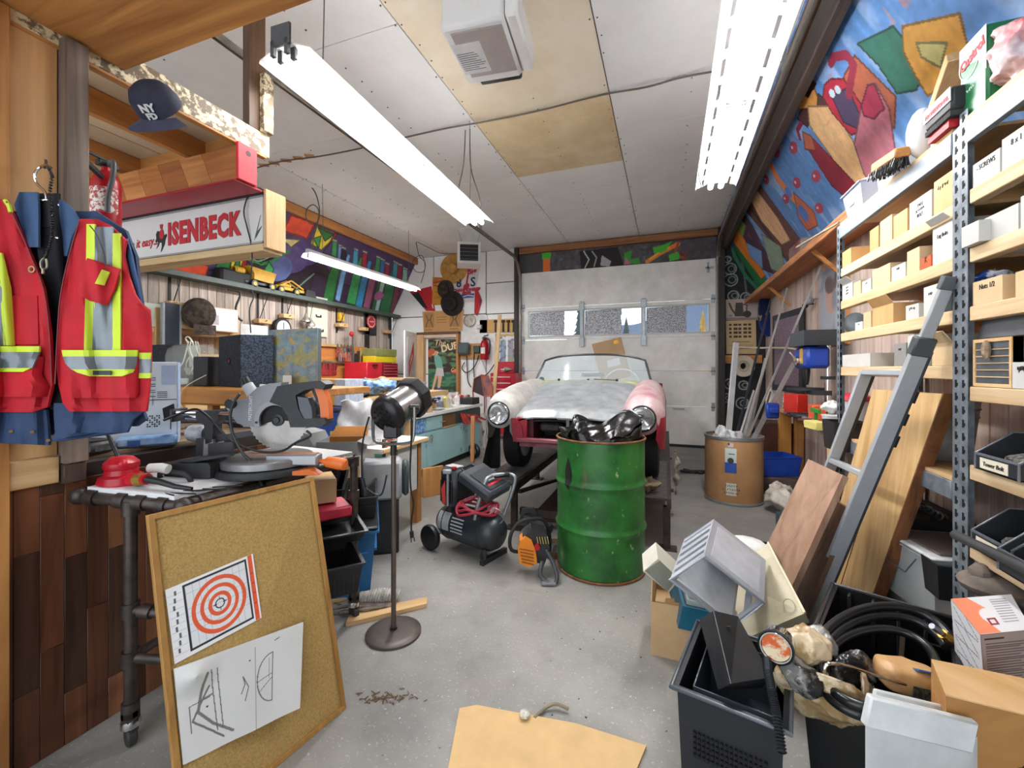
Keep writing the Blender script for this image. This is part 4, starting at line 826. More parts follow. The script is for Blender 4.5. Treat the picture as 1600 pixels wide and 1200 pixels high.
# miter saw
sx=.00276
o=at(435,740,1.86);o.z=.888;t=thing('miter_saw','grey and black sliding miter saw with orange handle on pipe table','saw',o,R(19.86))
def q(px,py):return((px-435)*sx,(740-py)*sx)
def Q(l):return[q(*p)for p in l]
SG1=mat('8E8F93',.45,.15,var=.06);SBK=mat('2B2C2F',.55,var=.12,sc=18);SOR=mat('E0702C',.45,var=.05);SDG=mat('55585E',.45,.2,var=.08)
cx,cz=q(437,659)
ob('blade_guard',G().prism(Q([(386,669),(387,645),(393,622),(408,608),(426,602),(446,600),(440,625),(430,630)])+[(cx+.078*math.cos(R(a)),cz+.078*math.sin(R(a)))for a in range(110,201,10)]+Q([(409,669)]),-.03,.03,'xz'),SG1,t)
ann=lambda r0,r1,a0,a1,y0,y1,n=20:G().prism([(cx+r1*math.cos(R(a0+(a1-a0)*i/n)),cz+r1*math.sin(R(a0+(a1-a0)*i/n)))for i in range(n+1)]+[(cx+r0*math.cos(R(a1-(a1-a0)*i/n)),cz+r0*math.sin(R(a1-(a1-a0)*i/n)))for i in range(n+1)],y0,y1,'xz')
gd=ob('guard_ring',ann(.066,.086,-12,200,-.042,-.030),mat('9A9B9E',.5,.1,var=.05),t);ob('blade_cavity',ann(.022,.068,-5,195,-.016,-.0135),mat('1C1A1A',.7),t)
for a in(0,75,185):ob('screw',G().cyl((cx+.076*math.cos(R(a)),-.046,cz+.076*math.sin(R(a))),(cx+.076*math.cos(R(a)),-.042,cz+.076*math.sin(R(a))),.005,n=8),BLK,gd)
bl=ob('blade',G().prism([((.127 if i%2 else.121)*math.cos(R(i*4.5))+cx,(.127 if i%2 else.121)*math.sin(R(i*4.5))+cz)for i in range(80)],-.012,-.009,'xz'),mat('9A9590',.32,.75,var=.12,sc=12),t)
g=G().lathe([(.001,.016),(.012,.016),(.014,.010),(.026,.008),(.026,0)],20,(cx,-.012,cz),(0,-1,0));ob('arbor',g,BLK,bl)
ob('body',G().prism(Q([(430,630),(442,606),(470,601),(508,597),(517,603),(512,611),(498,609),(484,612),(470,620),(474,640),(482,656),(514,655),(517,662),(508,669),(462,669),(458,652),(448,637)]),-.045,.04,'xz'),SBK,t)
ob('motor',G().lathe([(.001,0),(.035,.0),(.042,.01),(.042,.10),(.03,.13),(.001,.13)],20,(q(478,640)[0],0,q(478,640)[1]),(.3,.95,0)).prism(Q([(472,622),(488,624),(494,640),(495,657),(481,657),(475,640)]),-.04,-.0,'xz'),SDG,t)
ob('grip',G().prism(Q([(494,607),(505,602),(512,618),(517,636),(518,657),(505,657),(504,640),(500,622)]),-.022,.022,'xz'),SOR,t)
ob('trigger',G().prism(Q([(488,611),(496,610),(502,630),(497,632)]),-.01,.01,'xz'),SBK,t)
a,b=q(397,622),q(386,604);ob('dust_port',G().cyl((a[0],0,a[1]),(b[0],0,b[1]),.026,.023,16),mat('B9BCC0',.4,var=.05),t);a=q(381,594);ob('dust_cap',G().cyl((b[0],0,b[1]),(a[0],0,a[1]),.019,.017,12),BLK,t)
for dz in(0,1):a,b=q(269,648+dz*9),q(392,651+dz*9);ob('slide_rail',G().cyl((a[0],.01+dz*.05,a[1]),(b[0],.01+dz*.05,b[1]),.010,n=12),CHROME,t)
a=q(269,648);ob('rail_end',G().box(a[0]-.008,-.01,a[1]-.04,a[0]+.008,.08,a[1]+.016,.004),SBK,t)
ob('slide_housing',G().prism(Q([(368,628),(390,626),(390,668),(375,664),(366,652)]),-.02,.07,'xz'),mat('8E8F93',.4,.3,var=.06),t)
a=q(367,633);ob('tension_knob',G().lathe([(.001,.02),(.02,.02),(.022,.0),(.022,-.02)],16,(a[0],-.02,a[1]),(0,-1,0)),SBK,t)
ob('rail_bracket',G().prism(Q([(305,646),(341,645),(340,660),(332,668),(331,694),(320,698),(318,668),(305,658)]),0,.06,'xz'),SBK,t)
ob('pivot_post',G().prism(Q([(318,690),(332,690),(334,722),(316,722)]),0,.07,'xz'),GALV,t)
ob('fence',G().prism(Q([(300,690),(395,676),(395,684),(332,696),(332,716),(300,718)]),.02,.035,'xz').prism(Q([(332,695),(370,692),(370,714),(332,718)]),-.03,-.018,'xz'),mat('46484C',.4,.4,var=.1),t)
ob('turntable',G().lathe([(.001,.066),(.175,.066),(.182,.060),(.182,.035),(.17,.030),(.001,.03)],40,(q(415,0)[0],.02,0)),mat('9A9A9C',.35,.6,var=.06),t)
ob('base',G().lathe([(.001,.032),(.20,.030),(.205,.022),(.205,.004),(.001,.0)],40,(q(415,0)[0],.02,0)).box(q(302,0)[0],-.14,0,q(372,0)[0],.16,.055,.01).box(q(448,0)[0],-.10,0,q(462,0)[0],.2,.03,.01),SBK,t)
ob('side_table',G().prism(Q([(305,715),(367,714),(371,718),(371,735),(306,738)]),-.17,-.06,'xz').prism(Q([(318,712),(392,702),(398,704),(340,714)]),-.16,-.10,'xz'),SBK,t)
ob('carry_handle',G().tube([(q(306,0)[0],-.18,.006),(q(308,0)[0],-.20,.042),(q(346,0)[0],-.215,.042),(q(352,0)[0],-.20,.006)],.009,8,sub=2),SBK,t)
a0,a1=q(430,0)[0],q(507,0)[0];ob('miter_arm',G().box(a0,-.075,.040,a1,-.015,.084,.005),mat('A4A6AB',.35,.5,var=.05),t);ob('kerf_plate',G().box(a0-.08,-.062,.084,a1-.01,-.028,.088),mat('C48862',.5,var=.12),t)
ob('miter_knob',G().lathe([(.001,0),(.008,.0),(.01,.02),(.022,.035),(.026,.08),(.025,.112),(.018,.118),(.001,.118)],12,(a1,-.045,.055),(1,-.1,-.12)),SOR,t)
ob('lock_lever',G().prism([(a0+.10,.02),(a1-.02,.03),(a1+.02,.006),(a0+.06,.006)],-.10,-.05,'xz'),SOR,t)
text('MASTERCRAFT',.020,mat('E8E8E8',.5,0,'flat'),t,(*[(q(398,640)[0],-.0308,q(398,640)[1])][0],),(.05,0,1),(-1,0,.05),sx=.8)
def sl(l,off=-.07):return[(q(*p)[0],off,q(*p)[1])for p in l]
ob('power_cord',G().tube(sl([(398,616),(388,630),(383,650),(386,672),(394,692),(402,705),(414,718),(426,738),(434,752)],-.10),.0055,8,sub=4).tube(sl([(280,656),(310,644),(330,640),(348,652),(362,668),(378,684),(400,696),(430,704),(458,702),(478,690),(500,680),(494,672)],-.085),.005,8,sub=4).cyl(sl([(426,738)],-.10)[0],sl([(437,752)],-.12)[0],.010,.012,10),BLK,t)
# red oil can with nozzle
o=at(190,765,1.60);o.z=.884;t=thing('oil_can','squat red painted metal pump with black lever on the pipe table','pump',o,R(19.86))
RP_=mat('C41A2C',.3,var=.12,sc=10)
ob('body',G().lathe([(.001,0),(.055,0),(.068,.012),(.072,.03),(.066,.05),(.052,.058),(.048,.075),(.054,.085),(.053,.10),(.035,.118),(.015,.124),(.001,.125)],28),RP_,t)
ob('cap',G().sph((-.035,0,.108),.014).sph((.03,-.03,.10),.016),RP_,t);ob('lever',G().cyl((-.01,0,.115),(-.055,.0,.21),.007,.006,10),BLK,t)
ob('outlet',G().cyl((.05,-.02,.035),(.10,-.03,.05),.026,.020,16),RP_,t);ob('brass_collar',G().cyl((.085,-.03,.042),(.115,-.035,.046),.024,.022,16),mat('B99A4E',.35,.8),t)
ob('grip',G().cyl((.115,-.035,.046),(.13,-.04,.046),.020,n=14),RP_,t);ob('wrapped_handle',G().tube([(.13,-.04,.046),(.18,-.045,.038),(.24,-.05,.022),(.30,-.05,.014)],.014,10,rr=lambda f:1-.5*f),BLK,t)
ob('white_bulb',G().tube([(.08,.03,.07),(.12,.03,.072),(.15,.03,.066)],.018,12),PAPER,t)
g=G();
for i in range(7):a=random.uniform(-.5,.3);x=random.uniform(.0,.25);y_=random.uniform(-.08,.04);g.tube([(x,y_,.003),(x+.10*math.cos(a),y_+.10*math.sin(a),.004)],.003,6)
one('drill_bits','loose thin black rods lying beside the red pump','rod',g,BLKM,(o.x+.10,o.y+.05,.883),R(19.86))
# cork board leaning on the table
TL,TR,BR,BLc=atz(230,805,.885),atz(490,744,.90),atz(541,1106,.0),atz(284,1325,.0)
bn=(TR-TL).cross(TL-BLc).normalized();bn=bn if bn.x>0 else-bn
TLb,TRb,BRb,BLb=[p-bn*.022 for p in(TL,TR,BR,BLc)]
t=thing('cork_board','tan cork notice board with oak frame leaning on the pipe table','board',(0,0,0))
ob('backing',G().hexa([BLb,BRb,TRb,TLb]+[p-bn*.006 for p in(BLc,BR,TR,TL)]),mat('BC9C60',.9,0,'plain',c2='9C7C44',sc=160,bump=.4),t)
OAK=wood('B98A48','94682F','z',7)
for a,b,m in((BLc,TLb,0),(BR,TRb,0),(TL,TR,1),(BLc,BR,1)):
 a2,b2=(BLc,TL)if m==0 and a==BLc else(BR,TR)if m==0 else(a,b);cen=(TL+TR+BR+BLc)/4;mid=(a2+b2)/2;inn=(cen-mid).normalized()*.009
 ob('frame_side',G().bar(a2+inn-bn*.010,b2+inn-bn*.010,.018,.026,up=bn,b=.002),OAK,t)
def onb_(px,py,off=.0):d=ray(px,py);c=Vector((0,0,H));P=TL-bn*(.006-off);k=(P-c).dot(bn)/d.dot(bn);return c+d*k
o1=[onb_(*p,.004)for p in((273,1038),(409,965),(395,865),(258,922))]
OG='DE5A34';K_='25272C'
ops=[('b',(.25,.06,1.36,1.16),K_),('b',(.285,.095,1.325,1.125),'DCDDDF')]
for i in range(9):ops+=[('b',(.285+i*.115,.095,.290+i*.115,1.125),'9A9CA2'),('b',(.285,.095+i*.128,1.325,.100+i*.128),'9A9CA2')]
ops+=[('r',(.81,.60,.475,.405),OG),('r',(.81,.60,.335,.27),OG),('r',(.81,.60,.20,.135),OG),('r',(.81,.60,.085,.065),K_),('l',[(.70,.60),(.75,.60)],.015,K_),('l',[(.87,.60),(.92,.60)],.015,K_),('l',[(.81,.49),(.81,.54)],.015,K_),('l',[(.81,.66),(.81,.71)],.015,K_),('b',(1.385,.0,1.47,1.2),OG),('r',(1.427,.14,.03,.022),'A83A20')]
for i in range(12):ops.append(('b',(1.40,.3+i*.06,1.41+.04*(i%3==0),.33+i*.06),'B04A30'))
for i in range(9):ops.append(('b',(.02,.1+i*.12,.24,.104+i*.12),'A8AAB0'));ops.append(('b',(.08+.02*(i%3),.12+i*.115,.115+.02*(i%3),.20+i*.115),'5A5C60'))
x=paint('target_sheet',1.5,1.2,260,210,'E6E6E6',ops,quad(*o1),.6,th=-bn*.001);tag(x,'paper shooting target with orange rings pinned to the cork board','paper')
o2=[onb_(*p,.004)for p in((286,1195),(468,1106),(474,972),(271,1045))];f2=quad(*o2)
def curl(u,v):return f2(u,v)+bn*(.030*max(0,1-math.hypot((u-.12)/.22,(v-.86)/.25))**1.5+.002*(1+math.sin(u*14+v*3)))
GI='5A5C5E'
ops=[('n',.05,.3,.3),('l',[(.30,.15),(.30,.75),(.12,.42),(.42,.10),(.30,.02)][1:4],.022,'6E6E6C'),('l',[(.28,.92),(.24,.8),(.18,.5),(.32,.30),(.52,.12)],.03,'74746F'),('l',[(.22,.62),(.32,.64)],.02,'74746F'),('l',[(.32,.94),(.36,.2)],.011,GI),('l',[(.38,.93),(.42,.2)],.011,GI),('l',[(.1,.3),(.1,.6),(.3,.62)],.010,GI),('c',(.27,.52,.012),K_)]
ops+=[('l',[(.98+.20*math.cos(R(90+a))*.9,.56+.30*math.sin(R(90+a)))for a in range(0,181,15)],.013,GI),('l',[(.98,.86),(.98,.26)],.013,GI),('l',[(.94,.80),(.94,.55)],.010,GI),('l',[(.80,.55),(.98,.60)],.009,GI),('l',[(.82,.42),(.98,.55)],.009,GI),('l',[(.78,0),(.78,1.0)],.009,'9C9C9C'),('l',[(1.0,1.0),(1.05,1.02)],.011,K_),('l',[(.62,.5),(.66,.6),(.64,.7),(.70,.55),(.66,.4)],.011,GI),('c',(.72,.86,.01),K_)]
x=paint('drawing_sheet',1.35,1.1,260,210,'D4D4D2',ops,curl,.6,th=-bn*.0055);tag(x,'white sheet of pencil drawings curling on the lower cork board','paper')
# things under the pipe table
def bx(name,lab,cat,px,py,tt,w,d,h,m,rz=19.86,z=None,b=.003,group=None):
 p=at(px,py,tt);return one(name,lab,cat,G().box(-w/2,-d/2,0,w/2,d/2,h,b),m,(p.x,p.y,p.z if z is None else z),R(rz),group)
def crate(name,lab,px,py,tt,w,d,h,m,rz=19.86,z=None,tp=.02,rim=.012,ribs=0,cat='crate',group=None):
 p=at(px,py,tt);t=thing(name,lab,cat,(p.x,p.y,p.z if z is None else z),R(rz),group)
 ob('tub',G().tray(-w/2,-d/2,w/2,d/2,0,h,.004,tp,rim),m,t)
 if ribs:
  g=G()
  for i in range(ribs):
   x=-w/2+w*(i+.5)/ribs;g.box(x-.004,-d/2-.004-tp*.5,.02,x+.004,-d/2,h*.8);g.box(x-.004,d/2,.02,x+.004,d/2+.004+tp*.5,h*.8)
  ob('ribs',g,m,t,kind='stuff')
 return t
BP_=mat('1D1E21',.38,var=.12,sc=10);BLUE=mat('2B6FA8',.42,var=.08,sc=6)
mid=C_.lerp(D_,.35);base=Vector((C_.x,C_.y,0))-dir_*.2
crate('black_basket','black plastic basket on the lower pipe of the table',500,893,2.05,.28,.34,.14,BP_,50,.305,ribs=7,cat='basket')
crate('black_tray','shallow black tray with pale rim under the pipe table',512,838,2.15,.26,.30,.05,BP_,50,.50,cat='tray');bx('tray_stand','dark plastic block beneath the shallow black tray','block',500,860,2.15,.2,.25,.045,BP_,50,.453)
bx('red_package','pink and red flat package above the shallow black tray','package',512,803,2.25,.20,.2,.06,mat('C8324C',.5,c2='A01E34',sc=9),55,.565,.01)
bx('small_carton','creased tan carton hanging below the pipe table edge','box',500,790,2.3,.14,.2,.12,CARD,50,.635)
# blue tote and black crates behind the table
o=at(548,878,2.70);t=thing('blue_tote','large blue plastic tote with black lid on the floor','tote',(o.x-.12,o.y-.02,0),R(38))
ob('tub',G().tray(-.22,-.30,.22,.30,0,.40,.004,.035,.02),BLUE,t);ob('lid',G().box(-.27,-.35,.40,.27,.35,.425,.01),BP_,t);ob('side_rib',G().box(-.21,-.345,.26,.21,-.31,.275).box(.23,-.28,.26,.262,.28,.275),BLUE,t)
bs=[]
for k,(x,y,z,w,d,h)in enumerate([(-.12,.05,.427,.36,.5,.19),(.17,.05,.427,.16,.5,.13),(-.13,.05,.62,.32,.45,.12)]):
 v=Vector((o.x-.12,o.y-.02,0))+Matrix.Rotation(R(38),3,'Z')@Vector((x,y,0))
 t=thing('black_crate',['deep black crate standing on the blue tote','narrow black crate on the right of the blue tote','topmost black crate of the stack on the blue tote'][k],'crate',(v.x,v.y,z),R(38))
 ob('tub',G().tray(-w/2,-d/2,w/2,d/2,0,h,.004,.008,.012),BP_,t);g=G()
 for i in range(8):g.box(-w/2-.008,-d/2+.03+i*d/8.5,.02,-w/2,-d/2+.035+i*d/8.5,h*.8);g.box(w/2,-d/2+.03+i*d/8.5,.02,w/2+.008,-d/2+.036+i*d/8.5,h*.8)
 ob('ribs',g,BP_,t,kind='stuff');ob('rim_band',G().box(-w/2-.012,-d/2-.012,h*.55,w/2+.012,-d/2-.008,h*.62),BP_,t)
o=at(597,775,3.15);t=thing('grey_drill_case','grey tool case with black ends behind the black crates','case',(o.x,o.y,.39),R(35));ob('shell',G().box(-.14,-.10,0,.14,.10,.28,.02),mat('A9ABAE',.5),t);ob('end_panel',G().box(.141,-.09,.02,.19,.09,.26,.02),mat('3A4A48',.5),t);ob('foot',G().box(-.12,-.08,-.39,.12,.08,-.002,.01),BP_,t)
# rope bundle, wood offcuts on the floor
o=atz(592,945,.0);t=thing('rope_bundle','bundle of dirty white rope lying behind the lamp pole','rope',(o.x,o.y,.045),R(28));g=G()
for i in range(16):x=-.11+i*.0145;r=.042*(1-.35*abs(i-8)/8);g.tube([(x+.006*math.sin(k),r*math.cos(R(k*45)),r*math.sin(R(k*45)))for k in range(8)],.007,6,closed=True)
ob('coils',g,mat('CFCBC4',.9,c2='8E8880',sc=30),t);g=G()
for i in range(9):y=random.uniform(-.09,-.03);g.tube([(-.2+random.uniform(-.05,.05),y,-.03),(-.05,y+random.uniform(-.03,.03),-.025+random.uniform(0,.02)),(.10,y+random.uniform(-.02,.04),-.025)],.008,6,sub=3)
ob('loose_ends',g,mat('8A7E74',.9,c2='5E544C',sc=30),t);ob('core',G().cyl((-.10,0,0),(.10,0,0),.036,n=10),mat('B5B0A8',.9),t)
o=atz(607,957,0);t=one('wood_offcut','split pale wood board lying by the lamp base','board',G().prism([(-.22,-.045),(-.16,-.05),(.20,-.04),(.22,.03),(-.19,.045),(-.20,.01)],0,.022),PINE['x'],(o.x,o.y,.001),R(44))
o=atz(540,940,0);one('wood_stick','thin wooden stick on the floor beyond the caster','board',G().box(-.16,-.02,0,.14,.02,.02,.002),PINE['x'],(o.x-.02,o.y+.02,.001),R(48))
g=G()
for i in range(60):p=atz(random.gauss(600,28),random.gauss(1090,5),0);a=random.uniform(0,3.1);g.cb((p.x,p.y,.003),(random.uniform(.005,.03),.002,.003),(0,0,a))
for i in range(30):p=atz(random.gauss(530,12),random.gauss(935,9),0);g.cb((p.x,p.y,.004),(.012,.006,.006),(0,0,i))
x=one('wood_shavings','scattered brown wood shavings and dirt on the concrete floor','debris',g,mat('7A6248',.9));x['kind']='stuff'
g=G()
for i in range(140):
 p=atz(random.uniform(560,1150),random.uniform(790,1190),0)
 g.cb((p.x,p.y,.0015),(random.uniform(.003,.008),random.uniform(.002,.006),.002),(0,0,random.uniform(0,3)))
x=one('floor_crumbs','tiny pale and dark crumbs strewn across the concrete floor','debris',g,mat('D8D4CC',.9,0,'speck',c2='3A3430',sc=1.5));x['kind']='stuff'
# stage lamp on a round-based stand
o=atz(615,990,0);t=thing('spotlight_stand','black stage spotlight on brown steel pole with round base','lamp',(o.x,o.y,0),R(19.86))
BRN=mat('5E5550',.45,.4,var=.14,sc=12)
ob('base',G().lathe([(.001,.024),(.10,.022),(.128,.018),(.136,.012),(.136,0),(.001,0)],48),BRN,t);ob('pole',G().cyl((0,0,.022),(0,0,.955),.0125,n=16),mat('6E625C',.35,.6,var=.1),t);ob('pole_collar',G().cyl((0,0,.02),(0,0,.035),.018,n=16).cyl((0,0,.90),(0,0,.97),.016,n=16),BLK,t)
hd=Vector((.005,.03,1.13));ax=Vector((.36,.80,.30)).normalized()
HB=mat('222124',.32,.2,var=.12,sc=16)
ob('barrel',G().lathe([(.088,-.065),(.088,.125)],36,hd,ax),mat('A2A2A2',.22,.8,var=.12,sc=10),t)
r_=ob('rear_cap',G().lathe([(.001,-.112),(.05,-.110),(.078,-.101),(.093,-.08),(.097,-.058),(.088,-.05)],36,hd,ax),HB,t)
qn=Vector((0,0,1)).rotation_difference(ax);g=G()
for k,(rr_,n_)in enumerate([(0,1),(.025,6),(.047,10)]):
 for i in range(n_):a=2*math.pi*i/n_+k;g.cyl(hd+qn@Vector((rr_*math.cos(a),rr_*math.sin(a),-.1135)),hd+qn@Vector((rr_*math.cos(a),rr_*math.sin(a),-.106)),.006,n=8)
ob('vent_hole',g,mat('050505',.9,0,'flat'),r_,kind='stuff')
ob('front_collar',G().lathe([(.082,.10),(.105,.105),(.112,.12),(.112,.165),(.107,.165),(.10,.13)],8,hd,ax),HB,t);ob('band',G().lathe([(.084,.02),(.086,.025),(.084,.03)],36,hd,ax),HB,t);ob('lens',G().lathe([(.001,.125),(.10,.13)],24,hd,ax),glass('F8F4E8',.1,.35),t)
ob('yoke',G().tube([(-.098,-.015,1.11),(-.097,-.018,1.00),(-.078,-.018,.965),(0,-.018,.957),(.085,-.018,.965),(.105,-.015,1.00),(.107,-.01,1.14)],.008,8,sub=2),mat('8A8886',.3,.8,var=.1),t)
ob('yoke_knob',G().cyl((.085,0,1.14),(.13,0,1.14),.014,n=12),HB,t)
ob('terminal_box',G().box(-.035,-.06,.99,.035,.03,1.06,.006),HB,t)
S2=2.157/670;L2=lambda px,py:((px-615)*S2,-.03,1.33-(py-577)*S2)
ob('power_cord',G().tube([L2(*p)for p in[(645,640),(645,680),(643,730),(644,760),(648,785),(645,810),(645,828)]],.0045,8,sub=4).tube([L2(*p)for p in[(580,650),(573,675),(569,700),(569,745),(573,758),(590,770),(600,768),(607,740)]],.0045,8,sub=4),BLK,t)
ob('plug',G().cyl(L2(645,826),L2(646,836),.010,n=8).cyl(L2(644,836),L2(645,844),.0025,n=6).cyl(L2(649,836),L2(650,842),.0025,n=6),BLK,t);ob('inline_switch',G().cyl(L2(569,745),L2(572,760),.012,n=8),BLK,t)

# ================================================================== BENCHES BEHIND THE PARTITION
PLY=wood('D4B68C','B08C5C','x',3)
t=thing('side_bench','worn plywood bench top behind the dark plank partition','workbench',(0,0,0))
ob('worktop',G().box(-3.3,.75,.965,-2.105,1.86,1.0,.004),mat('9C8468',.8,0,'plain',c2='6A5642',sc=9,bump=.1),t)
for x,y in((-3.2,.85),(-3.2,1.75),(-2.2,.85),(-2.2,1.8)):ob('leg',G().box(x-.04,y-.04,0,x+.04,y+.04,.964),PINE['z'],t)
# raised beam shelf with speakers
t=thing('beam_shelf','thick varnished timber shelf carrying the dome lamp and speakers','shelf',(0,0,0))
ob('front_beam',G().box(-3.8,1.90,1.10,-1.90,1.96,1.215,.015),wood('B9803F','8E5A26','x',5),t);ob('board',G().box(-3.8,1.96,1.17,-1.90,2.42,1.214,.004),DPINE['x'],t)
for x in(-3.75,-2.85):
 for y in(2.02,2.38):ob('support',G().box(x-.025,y-.025,0,x+.025,y+.025,1.169),DPINE['z'],t)
ZS=1.216
def onsh(px,y,z=ZS):p=aty(px,560,y);return(p.x,y,z)
CARP=mat('26292E',.95,0,'speck',c2='14161A',sc=70,bump=.3);CARP2=mat('4C5868',.95,0,'speck',c2='2C343E',sc=90,bump=.3)
def wedge(nm,lab,pf,pm,pr,y,h,m1,m2):
 a=aty(pf,560,y+.10);b=aty(pm,560,y);c=aty(pr,560,y+.10)
 t=thing(nm,lab,'speaker',(b.x,y,ZS));A=Vector((a.x-b.x,.10,0));C=Vector((c.x-b.x,.12,0));Bk=A+C
 ob('cabinet',G().hexa([A,Vector((0,0,0)),C,Bk]+[p+Z*h for p in(A,Vector((0,0,0)),C,Bk)]),m2,t)
 n=Vector((A.y,-A.x,0)).normalized()*(-1 if A.y*1<0 else 1);n=A.cross(Z).normalized();n=n if n.y<0 else-n
 ob('side_panel',G().hexa([A+n*.004,n*.004,n*.0005,A+n*.0005]+[p+Z*h for p in(A+n*.004,n*.004,n*.0005,A+n*.0005)]),m1,t)
 p=A*.5+n*.005+Z*h*.5;ob('port',G().lathe([(.001,0),(.018,0),(.020,.004),(.024,.004),(.024,0)],20,p,n),mat('0A0A0C',.6,0,'flat'),t);ob('port_cone',G().lathe([(.001,.002),(.012,.001)],12,p,n),mat('8A2030',.5),t)
 return t
wedge('carpeted_speaker','tall grey carpeted speaker cabinet with round side port',343,376,423,1.98,.335,CARP,CARP2)
p=onsh(333,2.1);one('black_speaker','small black speaker box behind the carpeted cabinet','speaker',G().box(-.07,-.05,0,.07,.08,.20,.006),BLKM,(p[0]-.0,2.06,ZS))
p=onsh(252,2.14);one('carpeted_box','dark carpeted box at the left behind the dome','speaker',G().box(-.16,-.07,0,.16,.12,.30,.008),CARP,(p[0]-.02,2.2,ZS))
# rust-toned painting box
a,b=aty(420,560,2.12),aty(496,560,2.12);hgt=aty(460,514,2.12).z-ZS
ops=[('n',.25,.1,.1),('m','8A8A58',.16,.16,.5),('m','A88A3A',.07,.07,.66),('m','9A6A34',.05,.08,.78),('m','5F7480',.1,.14,.66),('m','B0943E',.03,.03,.8),('n',.18,.02,.02)]
t=thing('rusted_panel','square metal box with rust and teal mottled front face','box',(a.x,2.12,ZS));Wd=b.x-a.x
ob('body',G().box(.001,.004,0,Wd,.035,hgt,.003),mat('5E6C72',.5,.3),t);paint('painted_face',1,1.2,110,130,'6E828A',ops,quad((0,0,0),(Wd,0,0),(Wd,0,hgt),(0,0,hgt)),.45,th=(0,.003,0),parent=t)
p=aty(432,588,2.0);one('white_card','small white card leaning on the rusted panel','card',G().box(-.035,-.002,0,.035,.002,.075),PAPER,(p.x,2.08,ZS));one('paint_brush','white handled brush lying before the rusted panel','brush',G().tube([(-.06,0,.012),(.0,0,.012),(.08,0,.010)],.010,8,rr=lambda f:1-.5*f),PAPER,(p.x-.06,1.99,ZS))
# clear dome speaker
p=onsh(288,2.06);t=thing('dome_speaker','clear plastic dome speaker with wires showing inside','speaker',(p[0],2.12,ZS));t.scale=(1.3,1.3,1.05)
GL=glass('F4F7F5',.04,.10)
ob('dome',G().lathe([(.118,.0),(.122,.06),(.122,.20),(.112,.245),(.08,.272),(.03,.28),(.012,.275)],36),GL,t)
ob('base',G().lathe([(.001,.0),(.115,0),(.118,.015),(.112,.05),(.06,.07),(.001,.075)],32),mat('8E8C88',.2,.7,var=.15,sc=14),t);ob('driver_cone',G().lathe([(.03,.07),(.045,.12),(.02,.125),(.018,.20),(.03,.27)],24),glass('E4E4DC',.1,.35),t)
g=G()
for k in range(5):a=k*1.3;g.tube([(.02*math.cos(a),.02*math.sin(a),.30),(.03*math.cos(a),.03*math.sin(a),.24),(.05*math.cos(a+.6),.05*math.sin(a+.6),.15),(.09*math.cos(a+.3),.09*math.sin(a+.3),.07)],.003,6,sub=4)
g.tube([(.0,.0,.29),(-.02,-.01,.33),(-.045,-.01,.32),(-.04,0,.29)],.004,6,sub=4);ob('wires',g,mat('D8D2C4',.4),t)
cable('thin cream wire running down from dome over the timber beam',[aty(322,586,1.94),aty(296,600,1.885),aty(284,612,1.88),aty(281,628,1.87),aty(287,640,1.87)],.003,mat('D6C8A8',.5))
# printed white carton on the side bench
a,b=aty(222,640,1.30),aty(277,640,1.30);zt,zb=aty(250,566,1.30).z,1.001
t=thing('printed_carton','white printed carton with bag picture and barcode beside the vest','box',(b.x,1.30,zb),R(54));Wd=.34;Hh=zt-zb
BX=mat('DCE4EC',.5,var=.04)
ob('body',G().box(-Wd,0,0,0,.16,Hh,.002),BX,t)
g=G()
for i in range(11):g.box(-.105,-.001,Hh-.06-i*.009,-.075,0,Hh-.063-i*.009+.003*(i%3==0))
g.prism([(-.052,Hh-.205),(-.012,Hh-.185),(-.004,Hh-.245),(-.046,Hh-.262)],-.001,0,'xz');g.box(-.085,-.001,Hh-.14,-.084,0,Hh-.19);g.box(-.105,-.001,Hh-.165,-.002,0,Hh-.168)
for i in range(6):
 for j in range(6):
  if(i*7+j*5)%3:g.box(-.105+i*.008,-.001,Hh-.24-j*.009,-.100+i*.008,0,Hh-.234-j*.009)
for j in range(4):g.box(-.07,-.001,Hh-.13-j*.008,-.035,0,Hh-.133-j*.008)
g.box(-.025,-.001,Hh-.24,-.022,0,Hh-.30);ob('print',g,INK,t);ob('blue_patch',G().box(-.055,-.0008,Hh-.10,-.005,0,Hh-.015),mat('B9CBE6',.5),t)
ob('side_face',G().box(.0005,0,0,.002,.16,Hh),mat('B5C4DA',.5,c2='8FA6CC',sc=8),t);g=G();g.box(-.2,-.06,.0,.004,-.002,.045,.01);ob('blue_wrap',g,mat('A9CBE8',.3,c2='5C8CC8',sc=14),t)
ob('blue_print',G().box(-.16,-.062,.005,-.12,-.0605,.03),mat('1F5AA8',.4),t)
one('air_filter_roll','pale round filter lying beside the printed carton','filter',G().lathe([(.001,0),(.035,0),(.038,.01),(.038,.07),(.03,.08)],18,(0,0,.039),(1,.2,0)),mat('C9CDD2',.4,var=.2,sc=30),(b.x+.03,1.34,1.001))
p=aty(235,702,1.05);t=thing('black_tool_tray','long dusty black tool box lying on the side bench','tray',(-2.20,1.02,1.001),R(12));ob('tray',G().box(-.16,-.045,0,.12,.045,.045,.01),mat('33353A',.6,c2='6A655E',sc=25),t);ob('lip',G().box(-.15,-.04,.046,.11,.04,.052,.004),BLKM,t)
cable('black hose lying over the side bench behind the saw',[(-2.35,1.15,1.01),(-2.28,1.3,1.07),(-2.15,1.45,1.075),(-2.0,1.62,1.05),(-2.2,1.78,1.02)],.008,mat('3A3A3E',.5))
g=G()
